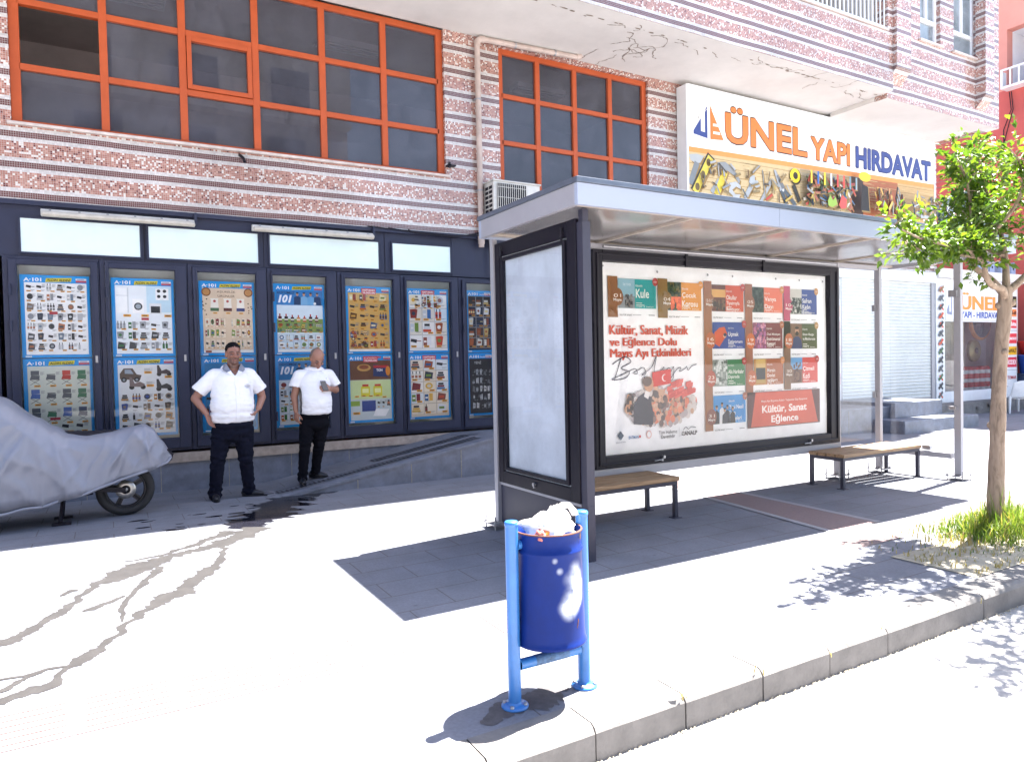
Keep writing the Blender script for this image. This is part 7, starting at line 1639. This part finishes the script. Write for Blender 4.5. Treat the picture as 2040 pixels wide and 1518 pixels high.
# ---- man looking at his phone
pz = .07
p2 = thing('person', 'shorter man in white polo shirt and black trousers looking down at his phone', 'person', (2.2, 8.87, pz))
def Z(p): return (p[0], p[1], p[2] - pz)
hc2 = (.062, -.035, 1.600 - pz); HR2 = Matrix.Rotation(radians(10), 3, 'Z') @ Matrix.Rotation(radians(36), 3, 'X')
base2 = (.33, .16, .11)
sk = head_prims(hc2, HR2, 1.03)
cc = lambda a, b, r0, r1: ('c', Z(a), Z(b), r0, r1)
sk += [cc((.04, .03, 1.42), (.055, .0, 1.56), .064, .056), ('e', Z((.03, .015, 1.36)), (.16, .08, .085), I3), cc((-.12, .02, 1.39), (.19, .02, 1.39), .052, .052)]
sk += [cc((-.15, .02, 1.375), (-.215, .03, 1.14), .052, .045), cc((-.215, .03, 1.14), (-.208, -.015, .955), .043, .030)]
sk += hand(Z((-.208, -.018, .95)), (.04, -.10, -1), (.35, -.9, .1), (.85, .35, 0), (.5, .6, .7, .8, .35), 1.0, .06)
sk += [cc((.215, .02, 1.375), (.302, .03, 1.20), .052, .046), cc((.302, .03, 1.20), (.19, -.155, 1.222), .044, .030)]
sk += hand(Z((.188, -.158, 1.222)), (-.86, -.48, .10), (.05, .35, .95), (-.2, .3, .95), (.75, .85, .95, 1.0, .5), .98, .04)
fuse('body', p2, sk, M_skin, .0058, 3, head_color(hc2, HR2, 1.03, base2, (.14, .10, .085), (.06, .04, .03)))
hp = [('e', Vector(hc2) + HR2 @ Vector((0, .030, .034)), (.0785, .090, .0875), HR2), ('e', Vector(hc2) + HR2 @ Vector((0, .052, -.0)), (.077, .062, .062), HR2)]
ho = fuse('hair', p2, hp, M_hairg, .006, 2)
Ri = HR2.inverted(); bm = bmesh.new(); bm.from_mesh(ho.data)
kill = [v for v in bm.verts if (lambda p: p.y < -.03 and p.z < .072 or p.z < -.045)((Ri @ (v.co - Vector(hc2))) / 1.03)]
bmesh.ops.delete(bm, geom=kill, context='VERTS'); bm.to_mesh(ho.data); bm.free()
sh_ = [('e', Z((.03, .0, 1.27)), (.19, .14, .19), I3), ('e', Z((.03, -.02, 1.17)), (.195, .16, .18), I3), ('e', Z((.03, -.036, 1.07)), (.198, .172, .20), I3), ('e', Z((.03, -.025, .975)), (.196, .160, .09), I3), ('e', Z((.03, -.02, .94)), (.196, .156, .05), I3), cc((-.135, .025, 1.395), (.20, .025, 1.395), .068, .068), cc((-.02, .035, 1.44), (.10, .035, 1.44), .062, .062), ('e', Z((.05, -.045, 1.47)), (.05, .03, .02), I3),
       cc((-.145, .025, 1.385), (-.198, .03, 1.275), .076, .070), cc((.215, .025, 1.385), (.288, .03, 1.275), .076, .070), cc((-.198, .03, 1.275), (-.203, .03, 1.255), .071, .072), cc((.288, .03, 1.275), (.296, .03, 1.258), .071, .073)]
so_ = fuse('shirt', p2, sh_, [M_shirt], .0075, 4, None, wrinkle(.008, .85, 1.25))
bm = bmesh.new(); bm.from_mesh(so_.data)
kill = [v for v in bm.verts if v.co.z + pz < .908 or v.co.z + pz > 1.495 or (v.co.z + pz > 1.455 and abs(v.co.x - .045) < .066 and v.co.y < .06) or (v.co.x < -.15 and (v.co - Vector(Z((-.204, .03, 1.252)))).dot(Vector((-.2, 0, -.98))) > 0) or (v.co.x > .24 and (v.co - Vector(Z((.300, .03, 1.252)))).dot(Vector((.4, 0, -.92))) > 0)]
bmesh.ops.delete(bm, geom=kill, context='VERTS'); bm.to_mesh(so_.data); bm.free(); sd_ = so_.modifiers.new('cloth', 'SOLIDIFY'); sd_.thickness = .004; sd_.offset = 1
B = Vector((2.2, 8.87, pz)); fy = surf_y(so_); g = MB()
n = 8; cols = []
for i in range(n + 1):
    z = lerp(1.30, 1.44, i / n) - pz; cols.append([(B.x + .045 + dx, B.y + fy(.045 + dx, z) - off, z + B.z) for dx, off in ((-.016, .004), (-.013, .008), (.013, .008), (.016, .004))])
g.grid([p for c in cols for p in c], [(i * 4 + j, i * 4 + j + 1, (i + 1) * 4 + j + 1, (i + 1) * 4 + j) for i in range(n) for j in range(3)], M_shirt)
g.build('placket', so_)
g = MB(); pts = [(.048 + .088 * sin(a), .02 - .082 * cos(a), 1.462 + .03 * (1 - cos(a)) * .5) for a in [(-2.9 + 5.8 * k / 24) for k in range(25)]]
vs = []
for (x, y, z) in pts: vs += [(B.x + x * .86 + .006, B.y + y * .86, z + .028), (B.x + x * 1.12 - .005, B.y + y * 1.12, z - .012)]
g.grid(vs, [(2 * i, 2 * i + 1, 2 * i + 3, 2 * i + 2) for i in range(24)], M_shirt); c_o = g.build('collar', so_); sl = c_o.modifiers.new('t', 'SOLIDIFY'); sl.thickness = .006
g = MB(); g.rect(B.x + .135, B.x + .16, 1.345, 1.352, B.y + fy(.147, 1.348 - pz) - .006, M_shirtg, None); g.build('chest_mark', so_)
tr = [('e', Z((.025, -.01, .90)), (.188, .148, .07), I3), ('e', Z((.022, .0, .80)), (.188, .142, .11), I3), cc((-.07, -.01, .80), (-.115, -.03, .53), .102, .074), cc((-.115, -.03, .53), (-.150, -.005, .135), .072, .056), cc((.105, .01, .80), (.075, .03, .54), .102, .074), cc((.075, .03, .54), (.035, .09, .185), .072, .056), cc((-.150, -.005, .15), (-.151, -.005, .12), .058, .06), cc((.035, .09, .2), (.034, .09, .17), .058, .06)]
fuse('trousers', p2, tr, M_trou2, .009, 3, None, trouser_disp((.53 - pz, .18 - pz), .009))
shoe(p2, Z((-.150, -.005, .11)), Z((-.175, -.165, 0)), ramp_z(2.04) + .008 - pz); shoe(p2, Z((.035, .09, .15)), Z((.165, -.01, 0)), ramp_z(2.30) + .004 - pz)
ph = thing('mobile_phone', 'dark mobile phone held up by the man in the white polo shirt', 'phone', (2.29, 8.67, 1.25)); R = Matrix.Rotation(radians(12), 3, 'Z') @ Matrix.Rotation(radians(-35), 3, 'X'); g = MB()
c0 = Vector((2.296, 8.655, 1.262)); 
def pb(hx, hy, hz, oy, m):
    v = [tuple(c0 + R @ Vector((sx * hx, oy + sy * hy, sz * hz))) for sz in (-1, 1) for sx, sy in ((-1, -1), (1, -1), (1, 1), (-1, 1))]
    g.grid(v, [(0, 3, 2, 1), (4, 5, 6, 7), (0, 1, 5, 4), (1, 2, 6, 5), (2, 3, 7, 6), (3, 0, 4, 7)], m, sm=False)
pb(.036, .004, .073, 0, M_phone); g.build('case', ph, bevel=.003); g = MB(); pb(.033, .0004, .068, .0048, mat('phone_screen', (.05, .06, .08), .08)); g.build('screen', ph)
